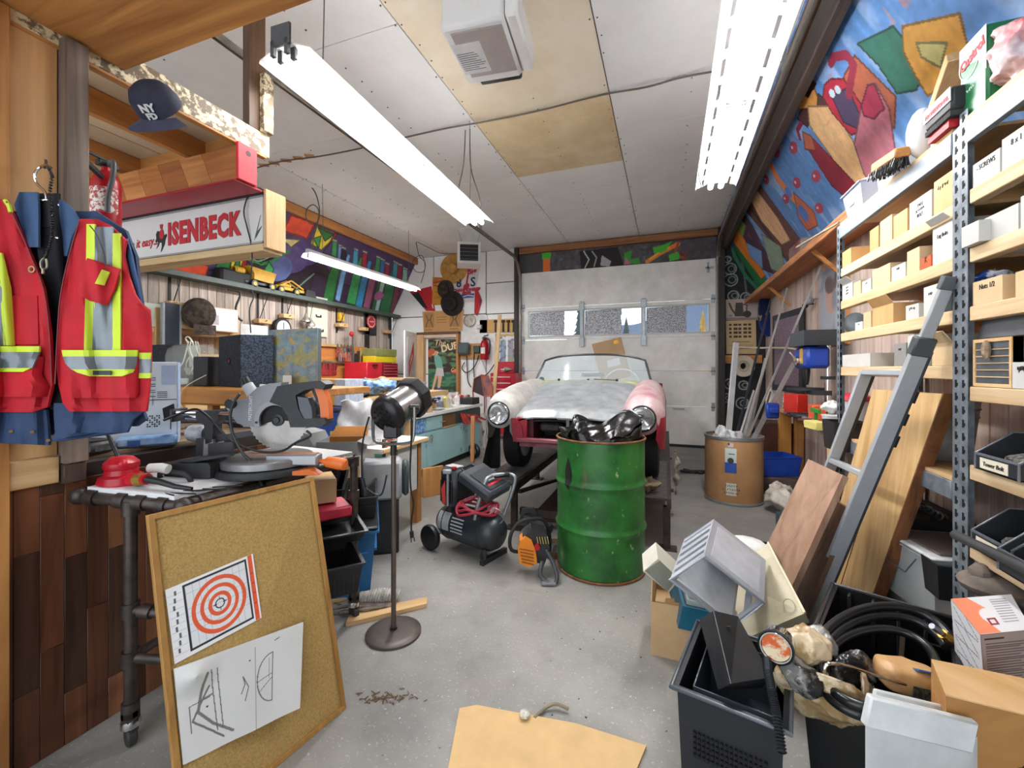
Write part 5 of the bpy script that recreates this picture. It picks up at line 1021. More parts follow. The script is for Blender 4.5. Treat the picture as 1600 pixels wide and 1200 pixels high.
for i in range(26):
 x,y=random.uniform(-2.75,-2.12),random.uniform(.9,1.8);a=random.uniform(0,3);g.cb((x,y,1.006+random.uniform(0,.02)),(random.uniform(.03,.12),random.uniform(.01,.03),.012),(random.uniform(-.2,.2),random.uniform(-.1,.1),a),.002)
x=one('bench_litter','offcuts, chisels and metal scraps strewn over the side bench','scrap',g,mat('8A7A68',.6,.2,c2='4A4440',sc=8));x['kind']='stuff'
g=G()
for x in(-2.4,-2.1):g.tube([(x,1.70,1.02),(x+.10,1.70,1.12),(x+.2,1.72,1.02)],.007,6)
one('metal_bracket','bent steel rods standing below the timber beam','bracket',g,STEEL)
one('power_drill','dark power tool lying in shade below the timber beam','tool',G().box(-.12,-.04,0,.12,.04,.07,.02).box(-.05,-.03,.07,.02,.03,.11,.01),mat('3E3238',.5),(-2.25,1.80,1.0),.3)
# ---- white-edged middle bench
t=thing('middle_bench','low white laminate bench between pipe table and turquoise cabinets','workbench',(0,0,0))
ob('worktop',G().box(-3.3,2.66,.70,-1.98,3.30,.735,.003),mat('E2DFD8',.5,var=.05),t);ob('edge_strip',G().box(-1.98,2.66,.705,-1.965,3.30,.733,.002),PINE['y'],t)
ob('side_panel',G().box(-2.05,2.86,.30,-2.03,3.22,.70),mat('D6D5D2',.6,var=.06),t)
for y in(2.86,3.24):ob('leg',G().box(-2.10,y-.035,0,-2.03,y+.035,.70),DPINE['z'],t);ob('leg',G().box(-3.25,y-.035,0,-3.18,y+.035,.70),DPINE['z'],t)
def bxe(name,lab,cat,px,py,X,w,d,h,m,z,rz=0,b=.004,group=None):
 p=atx(px,py,X);return one(name,lab,cat,G().box(-w/2,-d/2,0,w/2,d/2,h,b),m,(p.x,p.y,z),R(rz),group)
 # open grey carton
o=atz(522,715,.737);o=Vector((-2.08,2.36,.745));t=thing('open_grey_carton','open carton with grey outside and brown inside behind orange handle','box',o,R(25))
ob('walls',G().tray(-.13,-.13,.13,.13,0,.11,.004),mat('8E8F8F',.7,var=.05),t)
ob('flap',G().hexa([(-.13,.13,.11),(.13,.13,.11),(.13,.19,.17),(-.10,.19,.17),(-.13,.134,.11),(.13,.134,.11),(.13,.194,.17),(-.10,.194,.17)]),mat('A66A28',.8),t)
ob('flap',G().hexa([(.13,-.13,.11),(.20,-.11,.08),(.20,.11,.08),(.13,.13,.11),(.13,-.13,.114),(.20,-.11,.084),(.20,.11,.084),(.13,.13,.114)]),mat('8E8F8F',.7),t)
ob('lining',G().box(-.124,.115,.006,.124,.124,.108),mat('A66A28',.8),t)
one('grey_hood','grey plastic hood with white liner beside the open carton','hood',G().prism([(-.12,0),(.10,0),(.13,.06),(.08,.15),(-.02,.17),(-.12,.10)],-.10,.10,'xz'),mat('8A8C8E',.45),(-2.36,2.32,.745),R(10))
# tall row of boxes on a blue tub
o=Vector((-2.66,3.06,.737));t=thing('blue_plastic_tub','blue plastic tub under the black lid and printed box','tub',o,R(8));ob('tub',G().tray(-.26,-.24,.26,.24,0,.24,.004,.03,.015),mat('1F52B0',.4),t);ob('green_strap',G().tube([(.1,-.28,.12),(.2,-.285,.15),(.30,-.2,.14),(.31,.0,.12)],.02,8,sub=3),mat('7FB040',.6),t);ob('yellow_tag',G().box(.05,-.30,.02,.12,-.295,.09),LIME,t)
ob('lid',G().box(-.31,-.29,.242,.31,.29,.28,.012),mat('2A2C50',.4),t)
zb=.737+.283;t=thing('printed_gadget_box','yellow and black printed box with grey end panel on the lid','box',(-2.80,3.02,zb),R(8));t.scale=(1,1,1.45)
ob('body',G().box(-.24,-.14,0,.14,.14,.155,.002),mat('D89A4A',.6,c2='C4843A',sc=9),t);ob('grey_end',G().box(.1405,-.14,0,.24,.14,.155,.002),mat('C9CDD6',.5,c2='9AA6B8',sc=25),t)
paint('print',1.6,.65,90,40,'D8A050',[('b',(.02,.02,1.2,.62),'CDB04A'),('m','3A3A34',.12,.16,.55),('m','B04A30',.1,.2,.7),('m','E6E0A0',.15,.1,.75),('b',(.5,.3,1.1,.5),'E8D060'),('b',(1.22,0,1.6,.65),'DFA050')],quad((-.235,-.142,.005),(.14,-.142,.005),(.14,-.142,.15),(-.235,-.142,.15)),.5,parent=t)
# items on the far side of that bench: blue case, bags, small cartons
z2=1.02
t=thing('blue_parts_case','clear parts case with blue lid full of coloured bits','case',(-3.2,3.55,1.02+.03),R(10));ob('body',G().box(-.28,-.15,0,.22,.15,.14,.004),mat('B8C4CC',.3,0,'speck',c2='7A5A30',sc=16),t);ob('lid',G().box(-.29,-.16,.141,.23,.16,.18,.006),mat('1E4FA8',.35),t)
t=thing('raised_shelf','plain wooden riser shelf across the back of the middle bench','shelf',(0,0,0));ob('board',G().box(-3.7,3.3,1.0,-2.75,4.3,1.048,.004),PINE['y'],t);ob('fascia',G().box(-2.76,3.3,.90,-2.74,4.3,1.0),PINE['y'],t)
for y in(3.35,4.25):ob('post',G().box(-2.85,y-.03,0,-2.78,y+.03,.999),PINE['z'],t);ob('post',G().box(-3.69,y-.03,.0,-3.62,y+.03,.999),PINE['z'],t)
one('blue_bag','crumpled blue plastic bag on the wooden riser shelf','bag',G().sph((0,0,.085),.12,18,12,(1.6,1,.72)),mat('5C8FD0',.35,0,'speck',c2='A9C8EC',sc=18,bump=.8),(-2.92,3.86,1.05))
one('paper_bags','crumpled tan paper bags heaped beside the blue lidded case','bag',G().sph((0,0,.085),.14,9,6,(1.5,1,.75)),mat('C8B088',.9,c2='8E7850',sc=12,bump=.6),(-3.12,4.12,1.05+.005))
one('dark_cloth','black cloth lying along the front of riser shelf','cloth',G().sph((0,0,.035),.12,12,8,(1.8,1,.3)),mat('2A2A30',.9,c2='4A4E60',sc=14),(-2.98,3.50,1.05))
t=thing('twin_drawer_box','tan cardboard box with two dark windows by the red chest','box',(-3.3,4.75,1.05),R(22));ob('shell',G().box(-.22,-.14,0,.22,.14,.17,.004),CARD,t)
for x in(-.11,.11):w=ob('drawer',G().box(x-.09,-.145,.03,x+.09,-.14,.14),BLKM,t);ob('label',G().box(x-.05,-.148,.06,x+.05,-.1455,.12),PAPER,w)
t=thing('clear_bin','clear plastic bin of small white parts right of drawer box','bin',(-2.98,4.62,1.05),R(15));ob('tub',G().tray(-.12,-.1,.12,.1,0,.12,.003,.015,.01),glass('DDE4E8',.1,.35),t);ob('contents',G().sph((0,0,.06),.09,10,6,(1.1,.9,.6)),mat('C8C4CC',.7,0,'speck',c2='7A6A6E',sc=40),t)
st('trim_12',G().box(-3.75,4.45,.985,-2.80,5.2,1.048),PINE['y'])
for x_,y_ in((-3.7,5.1),(-2.9,4.55)):st('trim_13',G().box(x_-.03,y_-.03,.8 if x_>-3 else 0,x_+.03,y_+.03,.985),PINE['z'])
# white feed sack standing on the middle bench
def sack(u,v):
 x=-.20+.40*u;z=.30*v;return(x+.02*math.sin(v*9),-.012*math.sin(u*17)*(.3+v)-.02*math.sin(math.pi*u)+.015*math.sin(v*11+u*6),z+.012*math.sin(u*14)*v)
t=thing('white_sack','crinkled white woven sack hanging over the middle bench','sack',(-2.22,2.76,.74),R(50));t.scale=(.9,1,1.15);ob('bag',G().shell(22,14,sack,(0,.05,0)),mat('DADADC',.6,c2='B8B8BE',sc=7,bump=.3),t)
text('~~~~~~',.030,mat('3A4A5A',.7,0,'flat'),t,(.02,-.046,.11),(1,0,0),(0,0,1));text('~~~~',.022,INK,t,(.10,-.044,.03),(1,0,0),(0,0,1))
a=atx(612,702,-2.0);t=thing('playfield_print','small colourful framed print leaning below the spotlight','picture',(-2.0,a.y,.60),0);paint('picture',1,1.4,40,56,'D8C8B0',[('m','A83A28',.2,.25,.5),('m','3A5A3A',.15,.2,.7),('m','E8D8B8',.2,.2,.75)],quad((.0,-.07,0),(.0,.07,0),(.0,.07,.19),(.0,-.07,.19)),.5,th=(-.006,0,0),parent=t);ob('stand_board',G().box(-.022,-.09,-.60,-.008,.09,.2),mat('5A4A42',.6),t)
a=atz(626,764,0);one('pine_board_offcut','orange pine board standing at the end of turquoise cabinets','board',G().box(-.02,-.10,0,.02,.14,.30,.003),wood('D49A5C','A86E34','z',5),(-2.33,3.95,0),R(-30))
# ---- turquoise cabinets
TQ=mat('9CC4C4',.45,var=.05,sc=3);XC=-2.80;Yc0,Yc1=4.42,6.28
t=thing('turquoise_cabinet','long pale turquoise base cabinet with chrome handles','cabinet',(0,0,0))
ob('carcass',G().box(-3.40,Yc0,.09,XC-.02,Yc1,.74,.003),TQ,t);ob('toe_kick',G().box(-3.38,Yc0+.02,0,XC-.06,Yc1-.02,.09),mat('2A2422',.7),t)
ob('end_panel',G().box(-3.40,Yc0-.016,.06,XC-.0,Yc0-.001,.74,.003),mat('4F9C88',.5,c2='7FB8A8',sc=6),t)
yy=[atx(p,690,XC).y for p in(642,667,722,751)]
for k,(y0,y1)in enumerate(((yy[0],yy[1]),(yy[1],yy[2]-.0),(yy[2],Yc1-.01))):
 d=ob('cabinet_door',G().box(XC-.019,y0+.006,.10,XC,y1-.006,.535,.004),TQ,t)
 hy=(y1-.06,y0+.06,y0+.08)[k];ob('door_handle',G().tube([(XC,hy-.03,.44),(XC+.03,hy-.02,.50),(XC+.03,hy+.02,.50),(XC+.02,hy+.03,.42),(XC,hy,.38)],.006,6,sub=3),CHROME,d)
 for z in(.16,.47):ob('hinge',G().box(XC,y1-.05,z,XC+.006,y1-.02,z+.04)if k else G().box(XC,y0+.02,z,XC+.006,y0+.05,z+.04),GALV,d)
dr=[atx(p,650,XC).y for p in(650,666,692,712,735)]
d=ob('drawer',G().box(XC-.019,dr[1]+.01,.56,XC,dr[2]-.01,.72,.004),TQ,t);ob('drawer_pull',G().tube([(XC,dr[1]+.35,.65),(XC+.02,dr[1]+.37,.64),(XC+.02,dr[1]+.45,.64),(XC,dr[1]+.47,.65)],.006,6),CHROME,d)
d=ob('drawer',G().box(XC-.019,yy[0]+.0,.56,XC,dr[1]-.02,.72,.004),mat('8FB4D8',.5,0,'speck',c2='3E6AA8',sc=30),t)
ob('open_cubby',G().box(XC-.018,dr[2]+.01,.56,XC-.002,dr[3],.72),mat('6E4A22',.7),t);ob('cubby_edge',G().box(XC-.01,dr[2]+.005,.545,XC+.003,dr[3],.56),PINE['y'],t)
ob('panel_end',G().box(XC-.019,dr[3]+.01,.56,XC-.004,Yc1-.01,.72),mat('3A4A48',.6),t)
one('white_counter','white laminate counter top over the turquoise cabinets','worktop',G().box(-3.45,Yc0-.35,.742,XC+.03,Yc1+.02,.785,.004),mat('E3E3E0',.45,var=.04))
g=G()
for k in range(8):a=k*.4;g.bar((XC+.03,dr[3]+.1+k*.07,.70-.01*k),(XC+.12+.03*math.sin(a),dr[3]+.05+k*.10,.56-.02*(k%3)),.03,.02)
one('red_rags','tangle of red straps hanging out of the counter front','straps',g,mat('B8342C',.6,c2='7A1A18',sc=12))
# things on the counter
def ctr(px,X):return atx(px,640,X).y
t=thing('brown_carton','plain brown open carton on counter behind the spotlight','box',(-3.0,ctr(640,-3.0),.786),R(5));ob('body',G().box(-.16,-.30,0,.16,.30,.24,.003),CARD,t)
one('wood_block','small pale timber block on the near counter end','block',G().box(-.08,-.05,0,.08,.05,.08,.003),PINE['x'],(-2.88,ctr(664,-2.88),.786))
for k,(px,c,h,r,lb)in enumerate([(697,'E4D032',.19,.050,'yellow spray bottle'),(703,'D8D4CC',.17,.04,'clear plastic bottle'),(714,'E8E6E2',.17,.045,'white tall bottle'),(676,'C89A3A',.10,.05,'yellow capped jar'),(686,'3A5AA8',.12,.055,'blue capped jar'),(722,'B83A34',.07,.05,'red tin')]):
 X=-2.95-.02*k;t=thing('bottle',lb+' standing on the white counter','bottle',(X,ctr(px,X),.786));ob('body',G().lathe([(.001,0),(r,0),(r,h*.72),(r*.4,h*.86),(r*.4,h),(.001,h)],16),mat(c,.35,c2='C9C4BC' if k!=1 else 'A8A8A8',sc=14),t);ob('cap',G().cyl((0,0,h),(0,0,h+.03),r*.45,n=12),mat(('D8C020','E0E0E0','F0F0F0','2A4AA0','2040A0','9A2020')[k],.4),t)
g=G()
for i in range(5):g.box(-.14,-.10,i*.03,.14,.10,i*.03+.012)
one('letter_tray','stack of dark letter trays on the white counter','tray',g,BLKM,(-3.22,ctr(668,-3.22),.786));one('blue_cloth_tool','blue and black tools heaped beside the bottles','tool',G().sph((0,0,.04),.1,10,6,(1.3,1,.4)),mat('2A3A78',.6,0,'speck',c2='1A1A1C',sc=16),(-3.2,ctr(684,-3.2),.786))
one('plate','round white plate lying on the counter','plate',G().lathe([(.001,0),(.07,0),(.12,.015),(.12,.02),(.07,.006),(.001,.006)],24),mat('D0D2D8',.4),(-2.93,ctr(681,-2.93),.787))
one('black_box','flat black box on counter near the sawn frame','box',G().box(-.12,-.13,0,.12,.13,.10,.006),BLKM,(-2.92,ctr(733,-2.92),.786));g=G()
for i in range(9):g.box(-.15,-.12+i*.01,.03+i*.012,.15,.12,.04+i*.012)
one('magazines','stack of red and white magazines at the counter end','magazines',g,mat('D8CCC8',.6,0,'speck',c2='A82A2A',sc=12),(-3.12,6.12,.786))

# ================================================================== BACK WALL LEFT OF THE DOOR
YW=YB-.006
def bwp(px,py,off=.0):return aty(px,py,YW-off)
def flat(name,lab,cat,x0,y0,x1,y1,m,d=.02,off=0.,b=.003,group=None,z2=None):
 a,c=bwp(x0,y0,off),bwp(x1,y1,off);w,h=c.x-a.x,a.z-c.z
 return one(name,lab,cat,G().box(0,-d,-h,w,0,0,b),m,(a.x,YW-off,a.z),0,group),w,h,a
def bpaint(name,lab,cat,l,W_,H_,nx,ny,base,ops,off=.012,**k):
 o=paint(name,W_,H_,nx,ny,base,ops,quad(*[bwp(*p,off)for p in l]),.6,th=(0,.006,0));return tag(o,lab,cat)
bpaint('red_banner','red and black cloth banner behind the narrow light','banner',[(666,486),(680,486),(674,447),(640,456)],1.4,1,60,40,'B81E2A',[('p',[(0,.2),(.5,.1),(.5,.9),(0,.9)],'1E1C22'),('b',(1.1,.1,1.25,.3),'E0D8D0')],.006)
bpaint('orange_poster','orange sheet poster with dark lettering under straw hat','poster',[(675,477),(699,476),(704,434),(676,433)],1,1.5,50,70,'C98A2E',[('m','B86A24',.2,.3,.5),('l',[(.1,1.2),(.5,1.3),(.85,1.15)],.09,'8A3A1A'),('l',[(.1,1.05),(.8,1.0)],.06,'8A3A1A'),('b',(.15,.7,.85,.72),'5A3A1A'),('b',(.15,.4,.6,.42),'5A3A1A')],.018)
BN=bpaint('race_banner','white cloth banner with blue and red lettering on back wall','banner',[(704,472),(742,472),(748,418),(706,436)],1.6,1.9,90,100,'D9D6D4',[('b',(.25,.25,1.5,.5),'2A5AA8'),('l',[(.3,.4),(.7,.33),(1.1,.42),(1.45,.35)],.06,'D8DCE4'),('r',(.95,1.0,.2,.06),'B0243A'),('l',[(.95,1.0),(.98,1.7)],.12,'B0243A')],.010)
wm=mat('B0243A',.6,0,'flat');bm=mat('1E3A68',.6,0,'flat')
for s_,px,py,sz,m in(('8',717,443,.24,bm),('S',739,441,.26,bm),('Big',737,424,.17,wm),('CHAMPIONSHIP',729,453,.085,wm),('SERIES',729,458,.07,wm)):
 p=bwp(px,py,.022);text(s_,sz,m,BN,p,(1,0,.0),(0,0,1),bold=.006)
t=thing('straw_hat','round straw hat hanging on the back wall','hat',bwp(709,420,.05));SH=mat('C79A50',.8,c2='A87A34',sc=14,bump=.3)
ob('brim',G().lathe([(.30,.0),(.19,.02),(.12,.03),(.12,.02),(.19,.01),(.30,-.01)],28,(0,0,0),(.1,-1,-.1)),SH,t);ob('crown',G().lathe([(.12,.02),(.115,.10),(.09,.13),(.001,.12)],24,(0,0,0),(.1,-1,-.1)),SH,t)
for i,(px,py,s_,c,lb)in enumerate([(696,452,.19,'4A4038','netted brown cap hanging right of orange poster'),(706,474,.26,'2E2626','large dark brown felt hat hanging below the banner')]):
 t=thing('felt_hat' if i else 'netted_hat',lb,'hat',bwp(px,py,.06));M_=mat(c,.9,c2='1E1A1A',sc=12)
 ob('brim',G().lathe([(s_,.0),(s_*.6,.02),(s_*.6,.01),(s_,-.012)],24,(0,0,0),(0,-1,-.1)),M_,t);ob('crown',G().lathe([(s_*.6,.0),(s_*.55,.09),(s_*.35,.12),(.001,.10)],20,(0,0,0),(0,-1,-.1)),M_,t);ob('hat_band',G().lathe([(s_*.61,.015),(s_*.60,.03)],20,(0,0,0),(0,-1,-.1)),mat('7A5A3A',.7),t)
bpaint('red_cloth','folded red cloth hanging right of the race banner','cloth',[(744,493),(746,493),(753,470),(744,448)],1,2,20,40,'B81E2A',[('m','8E1420',.3,.4,.5)],.02)
tag(paint('red_cloth',1,2,20,40,'B81E2A',[('m','8E1420',.3,.4,.5)],quad(*[bwp(*p,.024)for p in((741,489),(746,493),(752,472),(742,450))]),.7,th=(0,.01,0)),'narrow red cloth tail hanging over folded cloth','cloth')
bpaint('cardboard_print','brown cardboard sheet with two dancer drawings above the doorway','cardboard',[(662,519),(722,517),(725,484),(660,487)],3,1.6,180,100,'C0915A',[('b',(.1,.35,.85,1.5),'A87A48'),('b',(2.0,.35,2.85,1.5),'A87A48')]+[('l',[(x+.1,.4),(x+.3,.9),(x+.15,1.3)],.05,'3E2A1A')for x in(.1,2.0)]+[('l',[(x+.65,.4),(x+.45,.9),(x+.6,1.35)],.05,'3E2A1A')for x in(.1,2.0)]+[('l',[(x+.3,.9),(x+.45,.95)],.04,'3E2A1A')for x in(.1,2.0)]+[('b',(1.05,y,1.8,y+.03),'6A4A2A')for y in(.7,.9,1.1)]+[('b',(.1,.15,.7,.2),'6A4A2A'),('b',(2.0,.15,2.7,.2),'6A4A2A')],.012)
t=thing('wall_clock','round chrome rimmed dial hanging on the back wall','clock',bwp(734,501,.03));ob('rim',G().lathe([(.115,0),(.13,.01),(.13,.03),(.11,.035),(.105,.02)],28,(0,0,0),(0,-1,0)),mat('B8B0A0',.3,.6),t);ob('face',G().lathe([(.001,.015),(.108,.015)],24,(0,0,0),(0,-1,0)),mat('D0C8BE',.6,c2='9A8A80',sc=14),t)
flat('electrical_cover','white panel below the dial with rounded corners','panel',724,494,762,537,mat('E4E4E2',.5),.02,.0)
b_,w,h,a=flat('tool_plywood','yellowish plywood board with hand tools right of the dial','board',750,500,808,519,wood('D0A868','B08444','x',3),.02)
tl={'hammer':('3A3436',774),'screwdriver':('2A2A2E',786),'pliers':('1E1E20',794),'snips':('4A4A4C',802)}
for k,(nm,(c,px))in enumerate(tl.items()):
 p=bwp(px,506,.04);t=thing(nm,'dark '+nm+' hanging on the yellowish plywood board','tool',p);ob('handle',G().cyl((0,0,-.16),(0,0,.02),.018,.014,8),mat(c,.5),t);ob('head',G().cb((0,0,.05),(.07,.03,.05),None,.008),BLKM,t)
p=bwp(750,511,.04);one('wall_lamp','small white round lamp with black end on plywood corner','lamp',G().cyl((-.06,0,0),(.04,0,0),.045,n=16),PAPER,p)
# doorway with poster and open white door
fr=bwp(655,524),bwp(720,524),bwp(720,611)
zb=.0;x0,x1,zt=fr[0].x,fr[1].x,fr[0].z
t=thing('door_casing','pale wooden cupboard frame around the golfer poster','frame',(0,0,0))
ob('jamb',G().box(x0,YW-.12,0,x0+.17,YW,zt,.004),wood('E0BE94','C89C68','z',3),t);ob('jamb',G().box(x1-.05,YW-.12,0,x1,YW,zt,.004),DPINE['z'],t);ob('lintel',G().box(x0,YW-.125,zt-.0,x1,YW,zt+.05,.004),mat('6E4A34',.7),t);ob('head',G().box(x0+.17,YW-.10,zt-.07,x1-.05,YW,zt-.001,.004),mat('D8C0A8',.6),t)
pp=[(669,612),(716,612),(716,530),(669,530)];D0='3A2420'
ops=[('n',.2,.2,.2),('b',(0,.35,3,1.9),'2E5A4A'),('m','4A7A5A',.5,.2,.5),('b',(0,0,3,.5),'28402E'),('m','6A8A3A',.3,.15,.72)]
sk,hr,gm,wh='D8A888','B85A34','6FA898','C8C0BC'
ops+=[('p',[(.35,.15),(.55,.15),(1.0,1.7),(.7,1.7)],sk),('p',[(.95,.3),(1.2,.3),(1.45,1.7),(1.0,1.7)],sk),('p',[(.72,1.6),(1.6,1.55),(1.5,2.4),(.85,2.4)],wh),('p',[(.8,2.35),(1.5,2.35),(1.3,3.4),(.9,3.75),(.6,3.55),(.65,3.0)],gm),('c',(.55,3.85,.22,.26),sk),('c',(.38,4.0,.32,.3),hr),('c',(.2,3.75,.2,.35),hr),('l',[(.8,3.6),(1.0,3.9),(.75,3.95)],.14,sk),('p',[(.75,.12),(1.4,.1),(1.4,.38),(.9,.35)],'2A4AA0'),('c',(2.65,2.0,.35,.18),'E0553A'),('m','E8E4D8',.2,.12,.93)]
GP=bpaint('golfer_poster','dark poster of a golfer in green jersey within the pale frame','poster',pp,3,5.2,150,230,D0,ops,.03)
cream=mat('E8C8A0',.6,0,'flat');p=bwp(692,538,.04);text('The',.17,cream,GP,bwp(687,536,.042),(1,0,0),(0,0,1),shear=.3);text('DUFF',.20,cream,GP,bwp(705,542,.042),(1,0,.22),(-.1,0,1),bold=.006);text('Cola',.11,cream,GP,bwp(711,578,.042),(1,0,.05),(0,0,1),shear=.2)
hx=Vector((x0,YW-.13,0));dv=Vector((.20,-.73,0)).normalized();wd=.74
t=thing('white_door','open white panel door with red diamond sign beside the poster','door',hx+Z*.25);ang=math.atan2(-dv.y,-dv.x);t.rotation_euler=(0,0,ang);hd_=zt-.25+.03
ob('door_leaf',G().box(-wd,-.02,0,0,.015,hd_,.004),mat('E6E7E8',.4,var=.02),t)
nrm=-.021;ob('raised_panel',G().box(-wd+.1,-.026,1.5 if hd_>1.9 else.5,-.1,-.02,hd_-.12,.004).box(-wd+.1,-.026,.15,-.1,-.02,1.35,.004),mat('ECECEC',.4,var=.02),t)
zc=bwp(650,562).z-.25;ob('diamond_sign',G().prism([(-.54,zc-.34),(-.24,zc+.08),(-.24,zc+.36),(-.54,zc-.06)],-.034,-.027,'xz'),mat('B8242C',.4),t);text('~~~~',.13,mat('F0ECEC',.5,0,'flat'),t,(-.40,-.0352,zc),(1,0,1.3),(-.3,0,1),sx=.8)
# right of the poster: meter box, cords, extinguisher, framed print
flat('backing_plywood','brown plywood square behind the grey switch box','board',721,537,751,561,wood('B88A54','94683A','x',3),.015,.021)
t=thing('switch_box','round cornered grey electrical switch box','switch',bwp(727,545,.04));ob('box',G().box(-.13,-.12,-.12,.12,0,.12,.03),mat('5E6E70',.4,.2),t);ob('box_cover',G().box(-.10,-.13,-.09,.09,-.12,.09,.01),mat('4A5A5C',.4),t)
one('outlet_box','dark green outlet box with hanging cords','outlet',G().box(-.07,-.06,-.07,.07,0,.07,.01),mat('2E4A44',.5),bwp(746,546,.04))
for k,l in enumerate([[(729,556),(730,575),(731,595),(736,605)],[(741,550),(740,570),(741,590)],[(748,555),(742,572),(730,582),(722,576),(726,566)],[(752,562),(757,575),(760,585)],[(775,565),(765,580),(756,588)]]):
 cable(['black cord hanging from the grey switch box','cord hanging straight from dark green outlet','coiled cord looping left of the outlet','short white cord right of the outlet','thin cord running to the red tool chest'][k],[bwp(*p,.05)for p in l],.010,BLKM if k!=3 else PAPER)
p=bwp(757,562,.10);t=thing('wall_extinguisher','red extinguisher with white label mounted on back wall','extinguisher',p);ob('cylinder',G().lathe([(.001,0),(.075,.0),(.085,.02),(.085,.30),(.06,.37),(.025,.40),(.001,.40)],20),RED,t);ob('valve',G().box(-.03,-.05,.40,.03,.04,.45,.006).bar((0,-.05,.46),(.09,.0,.49),.02,.02),BLK,t);ob('hose',G().tube([(.03,-.02,.43),(.12,-.02,.38),(.12,-.02,.2),(.10,-.02,.1)],.012,8,sub=3),BLK,t);ob('label',G().lathe([(.0855,.12),(.0855,.24)],12,a0=-130,a1=-60),PAPER,t)
t=thing('framed_print','tall framed blue and white print above the red tool chest','picture',(0,0,0));a,c=bwp(774,522,.05),bwp(807,568,.05);ob('frame',G().box(a.x,a.y,c.z,a.x+.05,a.y+.04,a.z).box(c.x-.03,a.y,c.z,c.x,a.y+.04,a.z).box(a.x,a.y,a.z-.04,c.x,a.y+.04,a.z),PINE['z'],t)
paint('print',1,1.4,60,84,'DCDCDC',[('b',(.12,.1,.45,1.2),'8A9CB4'),('b',(.58,.1,.9,1.2),'9A96A0'),('m','6A7488',.1,.1,.6),('b',(.47,0,.56,1.4),'E4E4E4'),('b',(.6,.1,.9,.4),'8A9A80')],quad((a.x+.05,a.y+.02,c.z),(c.x-.03,a.y+.02,c.z),(c.x-.03,a.y+.02,a.z-.04),(a.x+.05,a.y+.02,a.z-.04)),.4,parent=t)
# red rolling chest
Yq=YW-.42;a,c=aty(766,590,Yq),aty(805,609,Yq);zt_=aty(785,565,YW-.1).z;zm=aty(785,583,Yq).z
t=thing('rolling_tool_chest','bright red tool chest with open lid before the garage door','tool chest',(0,0,0));ob('case',G().box(a.x,Yq,.12,c.x,YW-.03,zm,.008),mat('BE1A30',.35),t);ob('lid',G().box(a.x,YW-.08,zm,c.x,YW-.05,zt_,.006),mat('C41C32',.35),t)
for i in range(7):z=zm-.06-i*.115;d=ob('drawer',G().box(a.x+.03,Yq-.012,z-.085,c.x-.09,Yq,z,.004),mat('B0182C',.35),t);ob('drawer_pull',G().box(a.x+.03,Yq-.022,z-.02,c.x-.09,Yq-.012,z-.004),mat('E6D8D8',.3),d)
for x in(a.x+.05,c.x-.05):ob('caster',G().lathe([(.001,-.02),(.05,-.02),(.055,0),(.05,.02),(.001,.02)],14,(x,Yq+.06,.056),(1,0,0)).box(x-.015,Yq+.02,.05,x+.015,Yq+.1,.12),BLK,t)
one('white_gloves','white rag and glove lying on the red chest top','gloves',G().sph((0,0,.05),.09,8,6,(1.6,.8,.5)),mat('D8D0C8',.8,c2='3A3A3A',sc=8),((a.x+c.x)/2+.05,Yq+.1,zm+.001))
one('spray_cans','blue and pink bottles beside the red tool chest','bottle',G().cyl((0,0,0),(0,0,.25),.04,n=12).cyl((.10,.02,0),(.10,.02,.22),.04,n=12).sph((.0,0,.27),.03),mat('4A4A8A',.4,c2='D08A94',sc=5),(c.x+.07,Yq+.02,0.0),group=None)
# tall lath, mirror frame, black board and dolly wheel in front of the cabinets' far end
t=one('tall_lath','tall pale wooden lath leaning by the red tool chest','board',G().bar(aty(770,642,7.0)+(aty(770,642,7.0)-aty(781,492,7.45))*(aty(770,642,7.0).z/(aty(781,492,7.45).z-aty(770,642,7.0).z))*.98,aty(781,492,7.45),.07,.02,up=(0,-1,0)),PINE['z'])
p=atx(757,617,-2.5);t=thing('wire_basket_chair','dark sling frame with brown tubular edges by the tool chest','frame',(0,0,0));FRP=[aty(*q_,6.55)for q_ in[(739,612),(741,592),(752,586),(763,588),(770,605),(770,618),(757,620),(752,586)]]
ob('tube_frame',G().tube(FRP,.014,8),mat('9A5A3C',.4,.3),t);ob('sling',G().add([FRP[0],FRP[1],FRP[2],FRP[6]],[(0,1,2,3)]),mat('3A2A34',.8),t);ob('sling',G().add([FRP[2],FRP[3],FRP[4],FRP[5],FRP[6]],[(0,1,2,3,4)]),mat('4A4A60',.6,0,'speck',c2='A05A4A',sc=4),t)
ob('leg',G().tube([FRP[6],aty(757,668,6.55)],.012,6).tube([FRP[0],aty(742,668,6.5)],.012,6),mat('9A5A3C',.4,.3),t)
x=paint('leaning_poster',1,1.7,40,60,'D8D4D0',[('b',(.15,.1,.45,1.5),'8A98A8'),('b',(.5,.1,.85,1.5),'B8B4B0'),('m','5A6270',.15,.2,.65)],quad(aty(741,700,6.42),aty(757,700,6.42),aty(757,645,6.42),aty(741,648,6.42)),.5,th=(0,.02,0));tag(x,'pale printed panel leaning at the counter end','poster')
one('orange_strip','orange plank edge leaning at the end of turquoise cabinets','board',G().bar(Vector((-2.62,atx(738,714,-2.62).y,.005)),atx(739,650,-2.62),.05,.03,up=(0,-1,0)),wood('D89A68','B87848','z'))
